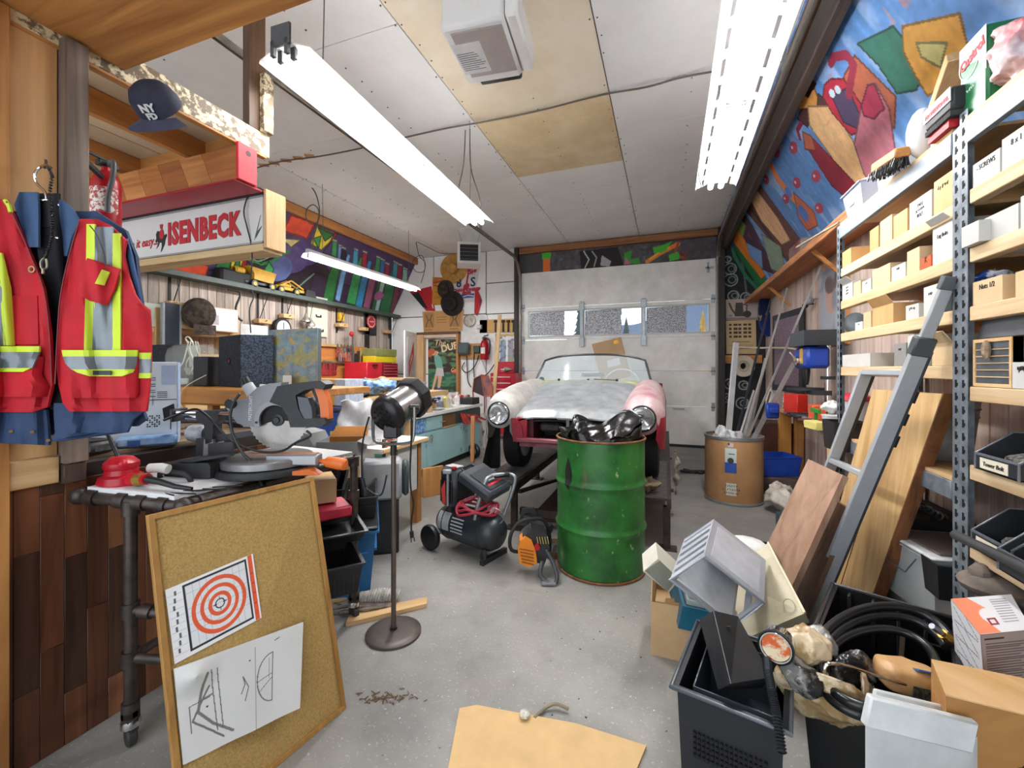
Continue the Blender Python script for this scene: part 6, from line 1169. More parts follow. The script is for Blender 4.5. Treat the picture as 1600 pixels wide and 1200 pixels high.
o=atz(741,716,0);t=thing('dolly_wheel','small pneumatic dolly wheel on the floor at cabinet end','wheel',(o.x,o.y,.11),R(-20));ob('tyre',G().lathe([(.06,-.03),(.10,-.032),(.11,-.02),(.11,.02),(.10,.032),(.06,.03)],24,(0,0,0),(0,1,0)),BLK,t);ob('hub',G().lathe([(.001,-.032),(.03,-.035),(.062,-.03),(.062,.03),(.03,.035),(.001,.032)],20,(0,0,0),(0,1,0)),mat('C8B078',.4,.4),t)
ob('axle',G().cyl((0,-.06,0),(0,.06,0),.01,n=8),STEEL,t)
st('trim_14',G().box(-2.36,6.36,0,-2.32,6.42,.05),BLK)if False else None
# right of the door: kettle print, letter print, roll of hose, wood rail
def f2(l,off=.03):return quad(*[aty(*p,YB-off)for p in l])
x=paint('kettle_print',1.4,1,100,72,'B8A89C',[('b',(.0,.0,1.4,.12),'8E8078'),('p',[(.35,.18),(.72,.18),(.68,.82),(.40,.82)],'4A4440'),('l',[(.38,.3),(.25,.5),(.15,.8)],.08,'4A4440'),('l',[(.70,.75),(.85,.7),(.82,.35)],.05,'4A4440'),('c',(.85,.28,.16),'3E3A38'),('m','6A6460',.08,.08,.8)],f2([(1134,500),(1190,500),(1189,466),(1134,468)],.02),.7,th=(0,.006,0));tag(x,'sepia canvas print of kettle pinned on black wall','print')
ops=[('n',.06,.2,.2)]
for i in range(4):ops+=[('b',(.1+k*.16,1.0-i*.14,.2+k*.16+.03*(k%2),1.08-i*.14),'4A382A')for k in range(5)]
ops+=[('b',(.2,.42,.8,.44),'6A5844'),('b',(.1,.3,.9,.32),'6A5844'),('b',(.45,.18,.85,.26),'5A4634')]
x=paint('lettered_sack',1,1.2,80,96,'C8AE84',ops,f2([(1135,553),(1182,553),(1181,500),(1134,501)],.02),.8,th=(0,.006,0));tag(x,'tan burlap sheet with dark printed lettering below the kettle print','print')
one('wall_batten','orange wooden batten on the black wall right of door','batten',G().box(.90,YB-.035,aty(1150,568,YB).z,1.45,YB,aty(1150,555,YB).z,.003),DPINE['x'])
p=aty(1161,572,7.7);t=thing('hose_roll','roll of flat cream hose hanging on the black wall','hose',p);ob('coil',G().lathe([(.09,-.03),(.17,-.035),(.17,.035),(.09,.03),(.09,-.03)],28,(0,0,0),(.3,-1,0)),mat('D8D0BC',.6,var=.06),t);ob('inner_coil',G().lathe([(.05,-.02),(.085,-.025),(.085,.025),(.05,.02)],24,(0,0,0),(.3,-1,0)),mat('C8C0AC',.6),t);ob('hanger',G().tube([(0,.06,.1),(0,.10,.17),(0,.20,.2)],.008,6),IRON,t)

# ================================================================== CAR ON ITS RAMP
CX,Y0=-.74,3.30
t=car=thing('roadster','stripped small convertible with grey bonnet and maroon body on a ramp','car',(CX,Y0,.40))
zz=lambda z:z-.40
SILV2=mat('B4B7B9',.32,.45,c2='8C9194',sc=8,bump=.07);PRIM=mat('B8B6B0',.5,.1,c2='938E88',sc=6);MAR=mat('9A1C30',.4,.05,c2='6E1422',sc=7);PNK=mat('C4B2B2',.42,.15,c2='A06A70',sc=5)
def bon(u,v):
 y=.02+.93*v;w=.43+.09*v;x=(2*u-1)*w;e=abs(2*u-1)
 z=.965+.228*v**.8+.030*(1-e*e)*(.6+.4*v)-.03*e**6-(.03*(1-v/.06)**2 if v<.06 else 0)
 if abs(x)<.07 and v<.05:z-=.008
 return(x,y,zz(z))
ob('bonnet',G().shell(40,28,bon,(0,0,-.012)),SILV2,car)
def fender(s,lo,m):
 g=G();st_=[0,.012,.03,.06,.10,.16,.24,.34,.45,.56,.67,.78,.88,.98,1.08,1.2];n=14;rows=[]
 for y in st_:
  k=min(1,y/.16);r=.098+.062*math.sin(k*math.pi/2);zc=.965+.06*min(1,y/1.0);xo=.57+.0*y;ro=r if y>.16 else r
  zb=.82-.09*min(1,y/.05);yc=.62;dd=abs(y-yc)
  if dd<.32:zb=max(zb,.67+math.sqrt(.32**2-dd*dd)*1.0-.0)
  top=zc+r+.045*min(1,y/.5)
  rows.append([(s*(xo-r),y,zz(zb)),(s*(xo-r),y,zz((zb+zc)/2)),(s*(xo-r),y,zz(zc))]+[(s*(xo-r*math.cos(math.pi*i/n)),y,zz(zc+(top-zc)*math.sin(math.pi*i/n)))for i in range(1,n)]+[(s*(xo+ro),y,zz(zc)),(s*(xo+ro+.004),y,zz((zb+zc)/2)),(s*(xo+ro-.004),y,zz(zb))])
 m_=len(rows[0]);g.v=[p for r_ in rows for p in r_];keep=(lambda i:i in(0,1,m_-3,m_-2))if lo else(lambda i:i not in(0,1,m_-3,m_-2))
 for j in range(len(rows)-1):
  for i in range(m_-1):
   if keep(i):f=(j*m_+i,j*m_+i+1,(j+1)*m_+i+1,(j+1)*m_+i);g.f.append(f if s>0 else f[::-1])
 return ob('lower_fender' if lo else 'front_fender',g,m,car)
fender(-1,0,PRIM);fender(-1,1,PRIM);fender(1,0,PNK);fender(1,1,MAR)
for s in(-1,1):
 h=ob('headlight',G().lathe([(.084,.0),(.090,-.010),(.084,-.018),(.078,-.012)],32,(s*.57,.005,zz(.965)),(0,1,0)).lathe([(.001,.05),(.06,.03),(.08,.0)],24,(s*.57,.0,zz(.965)),(0,1,0)),CHROME,car);ob('headlight_gap',G().lathe([(.086,-.004),(.094,-.012),(.1,-.004)],32,(s*.57,.004,zz(.965)),(0,1,0)),BLKM,h)
 ob('headlight_lens',G().lathe([(.001,-.032),(.04,-.027),(.068,-.017),(.08,-.008)],32,(s*.57,0,zz(.965)),(0,1,0)),glass('F2F4F4',.08,.14),h)
 ob('headlight_bowl',G().lathe([(.086,-.005),(.10,.0),(.125,.02)],32,(s*.57,.0,zz(.965)),(0,1,0)),PRIM if s<0 else PNK,h)
ob('nose_panel',G().box(-.42,.02,zz(.755),-.33,.05,zz(.94),.01).prism([(-.44,zz(.74)),(-.35,zz(.74)),(-.37,zz(.86)),(-.42,zz(.93)),(-.46,zz(.93))],-.005,.02,'xz'),MAR,car);ob('nose_panel',G().box(.33,.02,zz(.755),.42,.05,zz(.94),.01),MAR,car)
ob('front_valance',G().box(-.42,-.01,zz(.735),.42,.035,zz(.775),.01).box(-.40,.035,zz(.70),.40,.06,zz(.76)),mat('8A4650',.4,c2='5E2630',sc=9),car)
ob('inner_panel',G().box(-.41,.10,zz(.72),-.30,.55,zz(.93)).box(.30,.10,zz(.72),.41,.55,zz(.93)).box(-.41,.10,zz(.72),.41,.5,zz(.735)),mat('5E1A28',.5),car)
ob('radiator',G().box(-.3,.45,zz(.735),.3,.5,zz(.95)).box(-.28,.2,zz(.80),-.1,.4,zz(.88),.02).cyl((0,.2,zz(.86)),(.2,.35,zz(.84)),.03).tube([(-.35,.12,zz(.90)),(-.1,.15,zz(.91)),(.1,.12,zz(.89)),(.3,.15,zz(.91))],.012,6,sub=3),mat('2A2526',.6,c2='4A4240',sc=12),car)
ob('bonnet_latch',G().box(-.012,.05,zz(.86),.012,.07,zz(.945)).box(-.07,.0,zz(.932),.07,.02,zz(.945)),mat('6E6C6A',.4,.5),car)
def side(s):
 g=G();pr=[(.73,.90),(.735,1.02),(.70,1.12),(.64,1.17),(.58,1.18)]
 ys=[1.2,1.6,2.2,2.6,3.0,3.3];rows=[[(s*x*(1-.02*j),y,zz(z-.02*(j>3)))for x,z in([(.70,.68)]+pr)]for j,y in enumerate(ys)];m_=6
 g.v=[p for r_ in rows for p in r_];g.f=[((j*m_+i,j*m_+i+1,(j+1)*m_+i+1,(j+1)*m_+i))[::s]for j in range(5)for i in range(5)]
 ob('body_side',g,PRIM if s<0 else MAR,car)
side(-1);side(1)
ob('rear_deck',G().box(-.58,2.3,zz(1.12),.58,3.3,zz(1.16),.02),PRIM,car);ob('tail_panel',G().box(-.68,3.28,zz(.70),.68,3.31,zz(1.13),.02),MAR,car)
ob('cockpit_floor',G().box(-.6,1.2,zz(.70),.6,2.3,zz(.74)).box(-.6,.95,zz(.74),.6,1.0,zz(1.12)),BLKM,car);ob('seat',G().box(-.5,1.85,zz(.74),-.06,2.2,zz(1.16),.04).box(.06,1.85,zz(.74),.5,2.2,zz(1.16),.04),mat('8A8C8E',.7),car)
def cowl(u,v):x=(2*u-1)*(.53+.07*v);return(x,.95+.13*v+.07*(1-(2*u-1)**2)*-1*(1-v)*.0+.10*(abs(2*u-1)**2)*v,zz(1.215-.028*(2*u-1)**2+.012*v))
ob('cowl',G().shell(24,4,cowl,(0,0,-.02)),mat('B8B478',.5,c2='8E8C50',sc=10),car);g=G()
for x in(-.3,.0,.28):g.cyl((x,.99,zz(1.20)),(x,.99,zz(1.235)),.012,n=8)
g.bar((.06,.98,zz(1.232)),(.27,1.0,zz(1.222)),.008,.008);ob('wiper_stub',g,BLK,car)
def wsx(u,v):
 e=2*u-1;w=.60-.07*v;k=e*(1-.0*v);zt=1.485-.06*abs(e)**3;zb_=1.205-.02*e*e
 return Vector((k*w,1.04+.17*v+.09*e*e,zz(zb_+(zt-zb_)*v)))
ed=[wsx(0,j/6)for j in range(7)]+[wsx(i/14,1)for i in range(1,15)]+[wsx(1,1-j/6)for j in range(1,7)]
ob('windscreen_frame',G().tube(ed,.012,8),mat('3A3A3C',.35,.5),car);w_=ob('windscreen',G().shell(20,8,wsx,(0,.004,0)),glass('E9EEF0',.12,.15),car)
ob('lower_frame',G().tube([wsx(i/14,0)for i in range(15)],.010,6),mat('9A9A5E',.5),car)
g=G();p=wsx(.06,.12);g.lathe([(.001,-.004),(.03,-.004)],16,p,(0,1,0));ob('permit_sticker',g,mat('3A4A44',.5),w_)
ob('mirror',G().box(-.09,1.10,zz(1.255),.14,1.12,zz(1.29),.01),mat('4A5A54',.4),car)
ob('steering_wheel',G().tube([(.28+.18*math.cos(a/12*6.283),1.45+.05*math.sin(a/12*6.283),zz(1.17+.16*math.sin(a/12*6.283)))for a in range(12)],.010,6,closed=True,sub=3).bar((.12,1.45,zz(1.16)),(.44,1.45,zz(1.16)),.02,.008),mat('C8C8C6',.4),car)
TY=mat('1E1E1F',.75,var=.2,sc=30,bump=.2)
for x,y in((-.60,.62),(.60,.62),(-.60,2.7),(.60,2.7)):
 w=ob('tyre',G().lathe([(.17,-.065),(.235,-.078),(.262,-.07),(.268,-.05),(.268,.05),(.262,.07),(.235,.078),(.17,.065)],36,(x,y,.2705),(1,0,0)),TY,car);g=G()
 for i in range(30):
  a=2*math.pi*i/30
  for xx in(-.045,-.015,.015,.045):g.cb((x+xx,y+.269*math.cos(a),.2705+.269*math.sin(a)),(.020,.038,.004),(a+math.pi/2,0,0))
 ob('tread_blocks',g,TY,w,kind='stuff');ob('wheel_rim',G().lathe([(.001,-.03),(.10,-.04),(.165,-.05),(.172,-.065),(.172,.065),(.10,.05),(.001,.03)],24,(x,y,.2705),(1,0,0)),STEEL,w)
ob('underbody',G().box(-.45,.55,zz(.62),.45,3.1,zz(.70)).cyl((-.55,.62,.27),(.55,.62,.27),.025).tube([(-.35,.45,zz(.68)),(0,.40,zz(.64)),(.35,.45,zz(.68))],.015,6,sub=3).box(-.3,.25,zz(.66),.25,.5,zz(.715),.02),mat('1C1A1A',.6,var=.2),car)
# ramp below the car
RB=mat('4E3E3C',.5,.4,c2='2A2222',sc=9);t=thing('car_ramp','low rusty steel ramp frame carrying the stripped convertible','ramp',(CX,0,0))
for s in(-1,1):
 a,b=s*.60-.17,s*.60+.17
 ob('runway',G().box(a,3.30,.375,b,6.9,.395,.003).box(a,3.30,.32,a+.03,6.9,.374).box(b-.03,3.30,.32,b,6.9,.374),RB,t)
 g=G()
 for i in range(26):g.bar((a+.03,3.32+i*.05,.398),(b-.03,3.36+i*.05,.398),.006,.004);g.bar((b-.03,3.32+i*.05,.398),(a+.03,3.36+i*.05,.398),.006,.004)
 ob('grip_mesh',g,mat('8E8A88',.4,.6),t,kind='stuff')
 for y in(3.38,5.0,6.8):
  for x in(a+.03,b-.03):l_=ob('leg',G().box(x-.025,y-.025,.012,x+.025,y+.025,.318,.003),RB,t);ob('foot_plate',G().box(x-.07,y-.05,0,x+.07,y+.05,.012),RB,l_)
 ob('brace',G().bar((s*.43,3.42,.30),(s*.43,4.9,.05),.03,.03),RB,t)
for y in(3.45,5.0):ob('cross_beam',G().box(-.43,y-.02,.10,.43,y+.02,.16),RB,t)
one('maroon_reflection','maroon floor reflection drawn as a thin sheet beneath the ramp','panel',G().box(-.40,.0,0,.40,1.3,.02,.004),mat('5E3A40',.5,c2='3E262A',sc=6),(CX,3.62,.001))  # thin sheet; the maroon reflection on the floor is put into its colour
p=atz(1014,770,.40);one('canvas_bag','crumpled brown leather glove on ramp end beside the drum','glove',G().sph((0,0,.05),.09,12,8,(1,.8,.65)),mat('8E7A60',.8,c2='5E4E3C',sc=14,bump=.6),(CX+.60,3.42,.401))
o=atz(893,790,0);t=thing('scrap_pan','round brown pan of dark bits behind the drum and chainsaw','pan',(-.76,3.02,0));ob('pan',G().lathe([(.001,0),(.10,0),(.12,.06),(.115,.06),(.095,.006),(.001,.006)],24),mat('7A5A44',.5,.3),t);ob('bits',G().sph((0,0,.03),.08,9,5,(1,1,.35)),mat('2A2626',.6,c2='6A625C',sc=30),t)
# carton standing in the car
x=at(962,541,6.1);t=thing('tilted_carton','flattened tan carton with yellow mark standing behind the windscreen','box',(x.x,x.y,1.175),(0,R(-14),R(15)));ob('body',G().box(-.20,-.02,0,.22,.02,.58,.003),mat('A88A66',.8,var=.05),t);ob('yellow_mark',G().box(.10,-.024,.50,.17,-.0205,.55),mat('E2A82C',.5),t);ob('white_label',G().box(-.06,-.024,.20,.12,-.0205,.30),PAPER,t)
# ---- green drum with black bag
o=at(938,577,2.92);t=thing('green_drum','dented green steel drum with rusty rim standing before the car','drum',(o.x,o.y,0),.4)
def bulge(z):return.012*(math.exp(-((z-.30)/.016)**2)+math.exp(-((z-.59)/.016)**2))
gm=mat('2F7A32',.38,.0,'plain',c2='184A1E',sc=4.5,spec=.5);N=gm.node_tree.nodes;L=gm.node_tree.links;b=N['Principled BSDF'];src=b.inputs['Base Color'].links[0].from_socket;tc=N['Texture Coordinate']
for sc,c,lo,hi,msc in((14,(.20,.09,.04),.64,.74,(1,1,.22)),(26,(.45,.50,.22),.66,.72,(1,1,.6)),(5,(.55,.62,.55),.66,.9,(1,1,.1))):
 mp=N.new('ShaderNodeMapping');mp.inputs['Scale'].default_value=msc;L.new(tc.outputs['Object'],mp.inputs[0]);n=N.new('ShaderNodeTexNoise');n.inputs['Scale'].default_value=sc;n.inputs['Detail'].default_value=8;L.new(mp.outputs[0],n.inputs['Vector'])
 r=N.new('ShaderNodeMapRange');r.inputs[1].default_value=lo;r.inputs[2].default_value=hi;r.inputs[4].default_value=.7;L.new(n.outputs[0],r.inputs[0]);x=N.new('ShaderNodeMix');x.data_type='RGBA';L.new(r.outputs[0],x.inputs[0]);L.new(src,x.inputs[6]);x.inputs[7].default_value=(*c,1);src=x.outputs[2]
L.new(src,b.inputs['Base Color'])
pr=[(.001,.012),(.283,.012),(.290,.02)]+[(.290+bulge(z),z)for z in[.02+i*.01 for i in range(1,85)]]+[(.290,.872),(.284,.872),(.284,.03),(.001,.03)]
ob('shell',G().lathe(pr,64),gm,t);RST=mat('8A5A34',.6,.3,c2='5E3A22',sc=20)
ob('top_rim',G().tube([(.293*math.cos(R(a)),.293*math.sin(R(a)),.874)for a in range(0,360,8)],.007,8,closed=True),RST,t);ob('bottom_rim',G().tube([(.292*math.cos(R(a)),.292*math.sin(R(a)),.009)for a in range(0,360,8)],.008,8,closed=True),RST,t)
fa=lambda px:math.atan2(-(o.y),-(o.x))-.4+(px-938)/67*1.0
g=G();A0=fa(887);g.grid(8,14,lambda u,v:((.2925+bulge(.56+.20*v))*math.cos(A0+(u-.5)*.22*math.sin(math.pi*min(1,v*.9+.08))),(.2925+bulge(.56+.20*v))*math.sin(A0+(u-.5)*.22*math.sin(math.pi*min(1,v*.9+.08))),.56+.20*v));ob('scorch_mark',g,mat('1E241E',.6,var=.3),t)
t2=thing('bin_bag','glossy black bin bag bunched in the top of green drum','bag',(o.x,o.y,.78));rng=random.Random(3)
nf=[(rng.uniform(0,6.28),rng.randint(3,9),rng.uniform(.006,.018))for _ in range(5)]+[(rng.uniform(0,6.28),14,.004)]
def bag(u,v):
 a=2*math.pi*u;fo=sum(k*math.sin(n*a+ph+v*2.5)for ph,n,k in nf)
 pk=.16*math.exp(-((a-.85)/.6)**2)+.06*math.exp(-(a/.5)**2)+.06*math.exp(-((a-6.28)/.5)**2)+.07*math.exp(-((a-2.5)/.6)**2)+.035
 if v<.45:k=v/.45;return((.272-.02*k+fo*k*.6)*math.cos(a),(.272-.02*k+fo*k*.6)*math.sin(a),.09*k+(pk+fo*.8)*k**1.4)
 k=(v-.45)/.55;r=(.252+fo*.6)*(1-k)**.8+.02;z=.09+(pk+fo*.8)*(1-k*1.5)-.03*k+.03*math.sin(9*r*10+5*a)*k*(1-k)
 return(r*math.cos(a),r*math.sin(a),max(z,.02))
BAGM=mat('0E0E10',.16,0,var=.1,sc=30,bump=.25);ob('bag',G().grid(110,26,bag),BAGM,t2,ang=75)
# ---- air compressor
o=at(738,577,3.12);t=thing('air_compressor','black wheeled air compressor with red hose coil and steel handle','compressor',(o.x,o.y,0),R(19.86));k_=3.12/670
def q3(px,py,dy=0.):return Vector(((px-738)*k_*(1+dy/3.12),dy,1.33-(py-577)*k_*(1+dy/3.12)))
TK=mat('2E3236',.35,var=.06);ax=Vector((.78,-.62,0));c0=q3(735,828,.02);c0.z=.185
ob('tank',G().lathe([(.001,-.30),(.06,-.292),(.10,-.265),(.125,-.22),(.13,-.18),(.13,.18),(.125,.22),(.10,.265),(.06,.292),(.001,.30)],36,c0,ax),TK,t)
ob('weld_seam',G().lathe([(.131,.17),(.133,.175),(.131,.18)],36,c0,ax).lathe([(.131,-.18),(.133,-.175),(.131,-.17)],36,c0,ax),BLKM,t)
lab=G();lab.M=Matrix.Translation(c0);nx=Vector((-.62,-.78,0))
def tl(x,a):return c0+ax*x+(nx*math.cos(a)+Z*math.sin(a))*.1315
ob('grey_label',G().grid(4,8,lambda u,v:tl(-.22+.12*u,-.2+1.0*v)),mat('B4B6B8',.4),t);g=G()
for i in range(5):g.grid(2,2,lambda u,v,i=i:tl(-.08+.12*u,.55-i*.18+.07*v))
ob('white_print',g,mat('CFCFCF',.5),t)
perp=Vector((.62,.78,0));wc=c0-ax*.20
for s in(-1,1):
 w=ob('wheel',G().lathe([(.001,-.022),(.05,-.026),(.085,-.022),(.092,-.012),(.092,.012),(.085,.022),(.05,.026),(.001,.022)],24,Vector((wc.x,wc.y,.093))+perp*s*.17-ax*.05,perp),BLK,t)
 g=G()
 for i in range(5):a=i*1.2566;g.cb((0,0,0),(.01,.01,.01))
ob('axle',G().cyl(Vector((wc.x,wc.y,.093))-ax*.05-perp*.17,Vector((wc.x,wc.y,.093))-ax*.05+perp*.17,.008),STEEL,t)
fc=c0+ax*.20;ob('front_foot',G().box(fc.x-.05,fc.y-.10,.0,fc.x-.03,fc.y-.03,.10).bar((fc.x-.06,fc.y-.12,.02),(fc.x+.10,fc.y+.10,.02),.03,.035).bar(c0+ax*.2-Z*.1-perp*.08,Vector((fc.x,fc.y,.03))-perp*.1,.02,.02),BLKM,t)
rz=-38.5;Mx=lambda p:Matrix.Translation(p)@Matrix.Rotation(R(rz),4,'Z')
g=G(Mx(c0-ax*.13+Z*.13));g.cb((0,0,.15),(.17,.24,.28),None,.03);ob('motor_shroud',g,mat('303236',.4,var=.1),t);g=G(Mx(c0-ax*.13+Z*.13))
for i in range(6):g.box(-.04,-.125,.06+i*.03,.05,-.121,.075+i*.03)
g.tube([(-.05,-.125,.05),(-.05,-.125,.20),(.02,-.125,.24),(.06,-.125,.20),(.06,-.125,.05)],.006,6);ob('vent_slots',g,mat('151618',.5),t,kind='stuff')
g=G(Mx(c0-ax*.13+Z*.13));g.box(-.06,-.08,.291,.06,.0,.30,.003);ob('control_panel',g,mat('B9B4B0',.4),t);g=G(Mx(c0-ax*.13+Z*.13));g.cyl((.05,-.09,.29),(.05,-.09,.305),.018);ob('red_switch',g,RED,t)
ob('regulator_post',G().cyl(q3(701,790,-.08),q3(701,740,-.08),.010).cb(q3(700,737,-.08),(.06,.03,.03),None,.005),GALV,t);ob('red_guard',G().prism([(q3(692,0,0).x,q3(0,786,0).z),(q3(697,0,0).x,q3(0,786,0).z),(q3(696,0,0).x,q3(0,750,0).z),(q3(690,0,0).x,q3(0,762,0).z)],-.02,.02,'xz'),mat('D0342C',.4),t)
ob('handle',G().tube([q3(*p,-.17)for p in[(745,812),(750,790),(762,752)]]+[q3(*p,-.12)for p in[(770,744),(778,742)]]+[q3(*p,-.05)for p in[(798,741),(806,748),(800,772),(788,806)]],.013,10,sub=3),GALV,t)
ob('handle_grip',G().tube([q3(775,743,-.115),q3(796,741,-.06)],.018,10),BLKM,t)
g=G()
for i in range(4):
 r=1-.07*i;P_=[]
 for a in range(0,360,30):P_.append(q3(748+33*r*math.cos(R(a)),795-i*3-11*r*math.sin(R(a)),-.09+.12*math.sin(R(a))*r)+Vector((0,0,.02*math.sin(R(a*3+i*70)))))
 g.tube(P_,.0095,8,closed=True,sub=3)
ob('red_hose',g,mat('A82E40',.45),t)
ob('hose_tail',G().tube([q3(*p,-.15)for p in[(745,792),(765,792),(785,798),(790,812),(772,824),(748,822)]],.004,6,sub=3),mat('8A8A8C',.3,.5),t)
t=thing('drill_case','black plastic tool case tilted on top of the compressor','case',t.location+Matrix.Rotation(R(19.86),3,'Z')@(c0+ax*.10+Z*.30),(R(8),R(24),R(-14)));ob('shell',G().cb((.02,0,.06),(.30,.26,.085),None,.02),mat('3A3E44',.45,var=.08),t);ob('lid_inset',G().cb((.04,0,.106),(.20,.18,.006),None,.002),mat('2C2F34',.45),t);ob('case_handle',G().tube([(-.13,-.06,.07),(-.17,-.05,.07),(-.17,.05,.07),(-.13,.06,.07)],.009,8),BLKM,t)
text('MAXIMUM',.028,mat('E8E8E8',.5,0,'flat'),t,(.06,0,.1095),(0,-1,0),(1,0,0),bold=.0006);ob('red_badge',G().cb((.10,0,.108),(.02,.14,.004)),REDI,t)
# ---- chainsaw
o=at(830,577,2.84);t=thing('chainsaw','orange and black chainsaw sitting on the floor beside drum','chainsaw',(o.x,o.y,0),R(19.86));k_=2.84/670
def q4(px,py,dy=0.):return Vector(((px-830)*k_,dy,max(.004,1.33-(py-577)*k_+.02)))
def pg(l,d0,d1,n,m,par=None):return ob(n,G().prism([(q4(*p).x,q4(*p).z)for p in l],d0,d1,'xz'),m,par or t)
OR=mat('E8891E',.4,var=.06)
pg([(809,858),(812,842),(820,836),(830,842),(836,858),(838,874),(828,882),(812,876)],-.09,.02,'starter_cover',OR);g=G()
for i in range(5):g.bar(q4(811+i,853+i*5,-.094),q4(833,857+i*5,-.094),.006,.004)
ob('cover_vents',g,mat('8A4A10',.5),t,kind='stuff');pg([(816,838),(830,828),(852,832),(858,856),(850,880),(838,878),(830,846)],-.06,.08,'engine_housing',mat('2B2B2E',.4));g=G()
for i in range(5):g.bar(q4(838+i*4,838,-.064),q4(840+i*4,848,-.064),.010,.004)
ob('filter_slats',g,mat('D8B868',.5),t,kind='stuff');ob('front_handle',G().tube([q4(*p,d)for p,d in[((814,870),.03),((799,862),-.02),((797,842),-.03),((806,824),-.02),((822,817),0),((845,818),.03),((855,830),.06),((861,852),.10),((861,875),.10)]],.012,8,sub=3),BLKM,t)
pg([(812,826),(816,806),(836,804),(840,818),(834,820),(830,812),(820,813),(818,826)],.08,.095,'hand_guard',BLKM);ob('rear_handle',G().tube([q4(*p,d)for p,d in[((852,858),-.06),((862,872),-.12),((866,888),-.18),((858,897),-.2),((842,886),-.16),((846,872),-.1)]],.014,8,sub=3),mat('3E4146',.4),t)
ob('rear_foot',G().box(q4(842,0).x,-.22,.004,q4(864,0).x,-.14,.02,.004),mat('7A7C80',.5),t);ob('cap',G().cyl(q4(838,851,-.07),q4(838,851,-.10),.018),RED,t)
ob('guide_bar',G().prism([(0,-.035),(.20,-.03),(.235,0),(.20,.03),(0,.035)],-.004,.004,'xz'),mat('4A4A50',.35,.6),t,loc=q4(848,850,.10)+Vector((0,0,-.02)),rot=(0,0,R(65)))
# ---- things on the floor near the door
g=G();p=atz(1083,739,0);
for i in range(14):g.tube([(random.uniform(-.16,.16),random.uniform(-.05,.05),.012),(random.uniform(-.16,.16),random.uniform(-.05,.05),.03),(random.uniform(-.16,.16),random.uniform(-.05,.05),.012)],.012,6,sub=3)
one('black_strap','tangled black strap lying on the floor before the garage door','strap',g,BLKM,(p.x,p.y,0))
p=atz(1040,725,0);one('fringed_rag','frayed pale rag hanging off the ramp behind the right tyre','rag',G().sph((0,0,.0),.06,9,7,(.6,1,3.4)),mat('A89E90',.9,c2='6E6458',sc=20,bump=.8),(CX+.60+.215,4.05,.42))
t=one('black_tarp','black hanging sheet beside the left tyre of the convertible','tarp',G().shell(10,12,lambda u,v:tuple(Vector(at(752+26*u+(1-u)*14*v+0,732-82*v*(.75+.25*u),4.05+.2*u))+Vector((.02*math.sin(u*20),0,0))),(0,.02,0)),mat('131316',.5,bump=.2))
# ---- cardboard on the near floor
P_=[atz(718,1111,0),atz(745,1106,0),atz(900,1135,0),atz(1010,1170,0),atz(960,1290,0),atz(690,1260,0)];g=G().prism([(p.x,p.y)for p in P_],.002,.012)
one('floor_cardboard','flattened tan cardboard lying at the bottom centre of floor','cardboard',g,mat('D4B07C',.8,var=.06));p=atz(820,1121,.012);one('tape_scrap','crumpled clear tape on the floor cardboard','tape',G().sph((0,0,.012),.022,7,5,(1,.8,.6)),mat('D8D4C8',.3,c2='A8A294',sc=60),(p.x,p.y,.013))
one('dry_leaf','curled brown strip lying beside the floor cardboard','strip',G().tube([atz(835,1122,.01),atz(850,1108,.012),(atz(868,1100,.02)),atz(888,1108,.014)],.007,6,sub=4),mat('8A7C68',.8))

# ================================================================== STEEL SHELVING ON THE RIGHT
RX=1.05;YN,YFr=2.115,3.37
AN=mat('8C949C',.45,.3,c2='686F76',sc=18);rack=thing('storage_rack','tall slotted steel rack with pine shelves along the right wall','rack',(0,0,0))
def upright(y,x,zt,fx=1,fy=-1,near=False):
 g=G().box(x,y,0,x+.003,y+fy*.042,zt).box(x,y,0,x+fx*.042,y-fy*.003,zt);u=ob('upright',g,AN,rack);g=G();z=.06
 while z<zt-.03:
  g.box(x-.0008,y+fy*.012,z,x-.0002,y+fy*.024,z+.030).box(x-.0008,y+fy*.020,z+.006,x-.0002,y+fy*.030,z+.018)
  g.box(x+fx*.012,y-.0008 if fy<0 else y+.0008,z,x+fx*.025,y-.0002 if fy<0 else y+.0002,z+.030);z+=.05
 ob('slots',g,mat('101114',.8,0,'flat'),u,kind='stuff')
upright(YN,RX,2.30);upright(YN+.045,RX+.001,2.26);upright(YFr,RX,2.26);upright(.86,RX,2.30)
for y in(YN,YFr,.86):upright(y,1.455,2.26)
def shelf(y0,y1,zt,h=.055,m=None,wd=True):
 s=ob('shelf_board',G().box(RX+.045,y0,zt-.014,1.45,y1,zt,.002),PINE['y']if wd else DPINE['y'],rack)
 ob('front_beam',G().box(RX+.004,y0,zt-h,RX+.043,y1,zt-.001,.003)if m is None else G().box(RX-.004,y0,zt-h,RX+.02,y1,zt-.018,.002),m or wood('DCC29C','B9966A','y',5),rack);ob('rear_beam',G().box(1.452,y0,zt-h,1.49,y1,zt-.015),DPINE['y'],rack)
 if m:ob('edge_board',G().box(RX,y0,zt-.016,RX+.043,y1,zt),PINE['y'],rack)
TOPZ=2.27;LB=(1.978,1.769,1.562,1.345);RB_=(1.996,1.779,1.563,1.267,.978,.689)
RBM=mat('90979E',.5,.1,var=.1,sc=14);shelf(YN+.05,YFr-.05,TOPZ,.10,RBM);shelf(.87,YN-.045,TOPZ,.10,RBM)
for z in LB:shelf(YN+.05,YFr-.05,z)
for z in RB_:shelf(.87,YN-.045,z)
shelf(YN+.05,YFr-.05,.91,.09,AN);shelf(YN+.05,YFr-.05,.26,.08,AN)
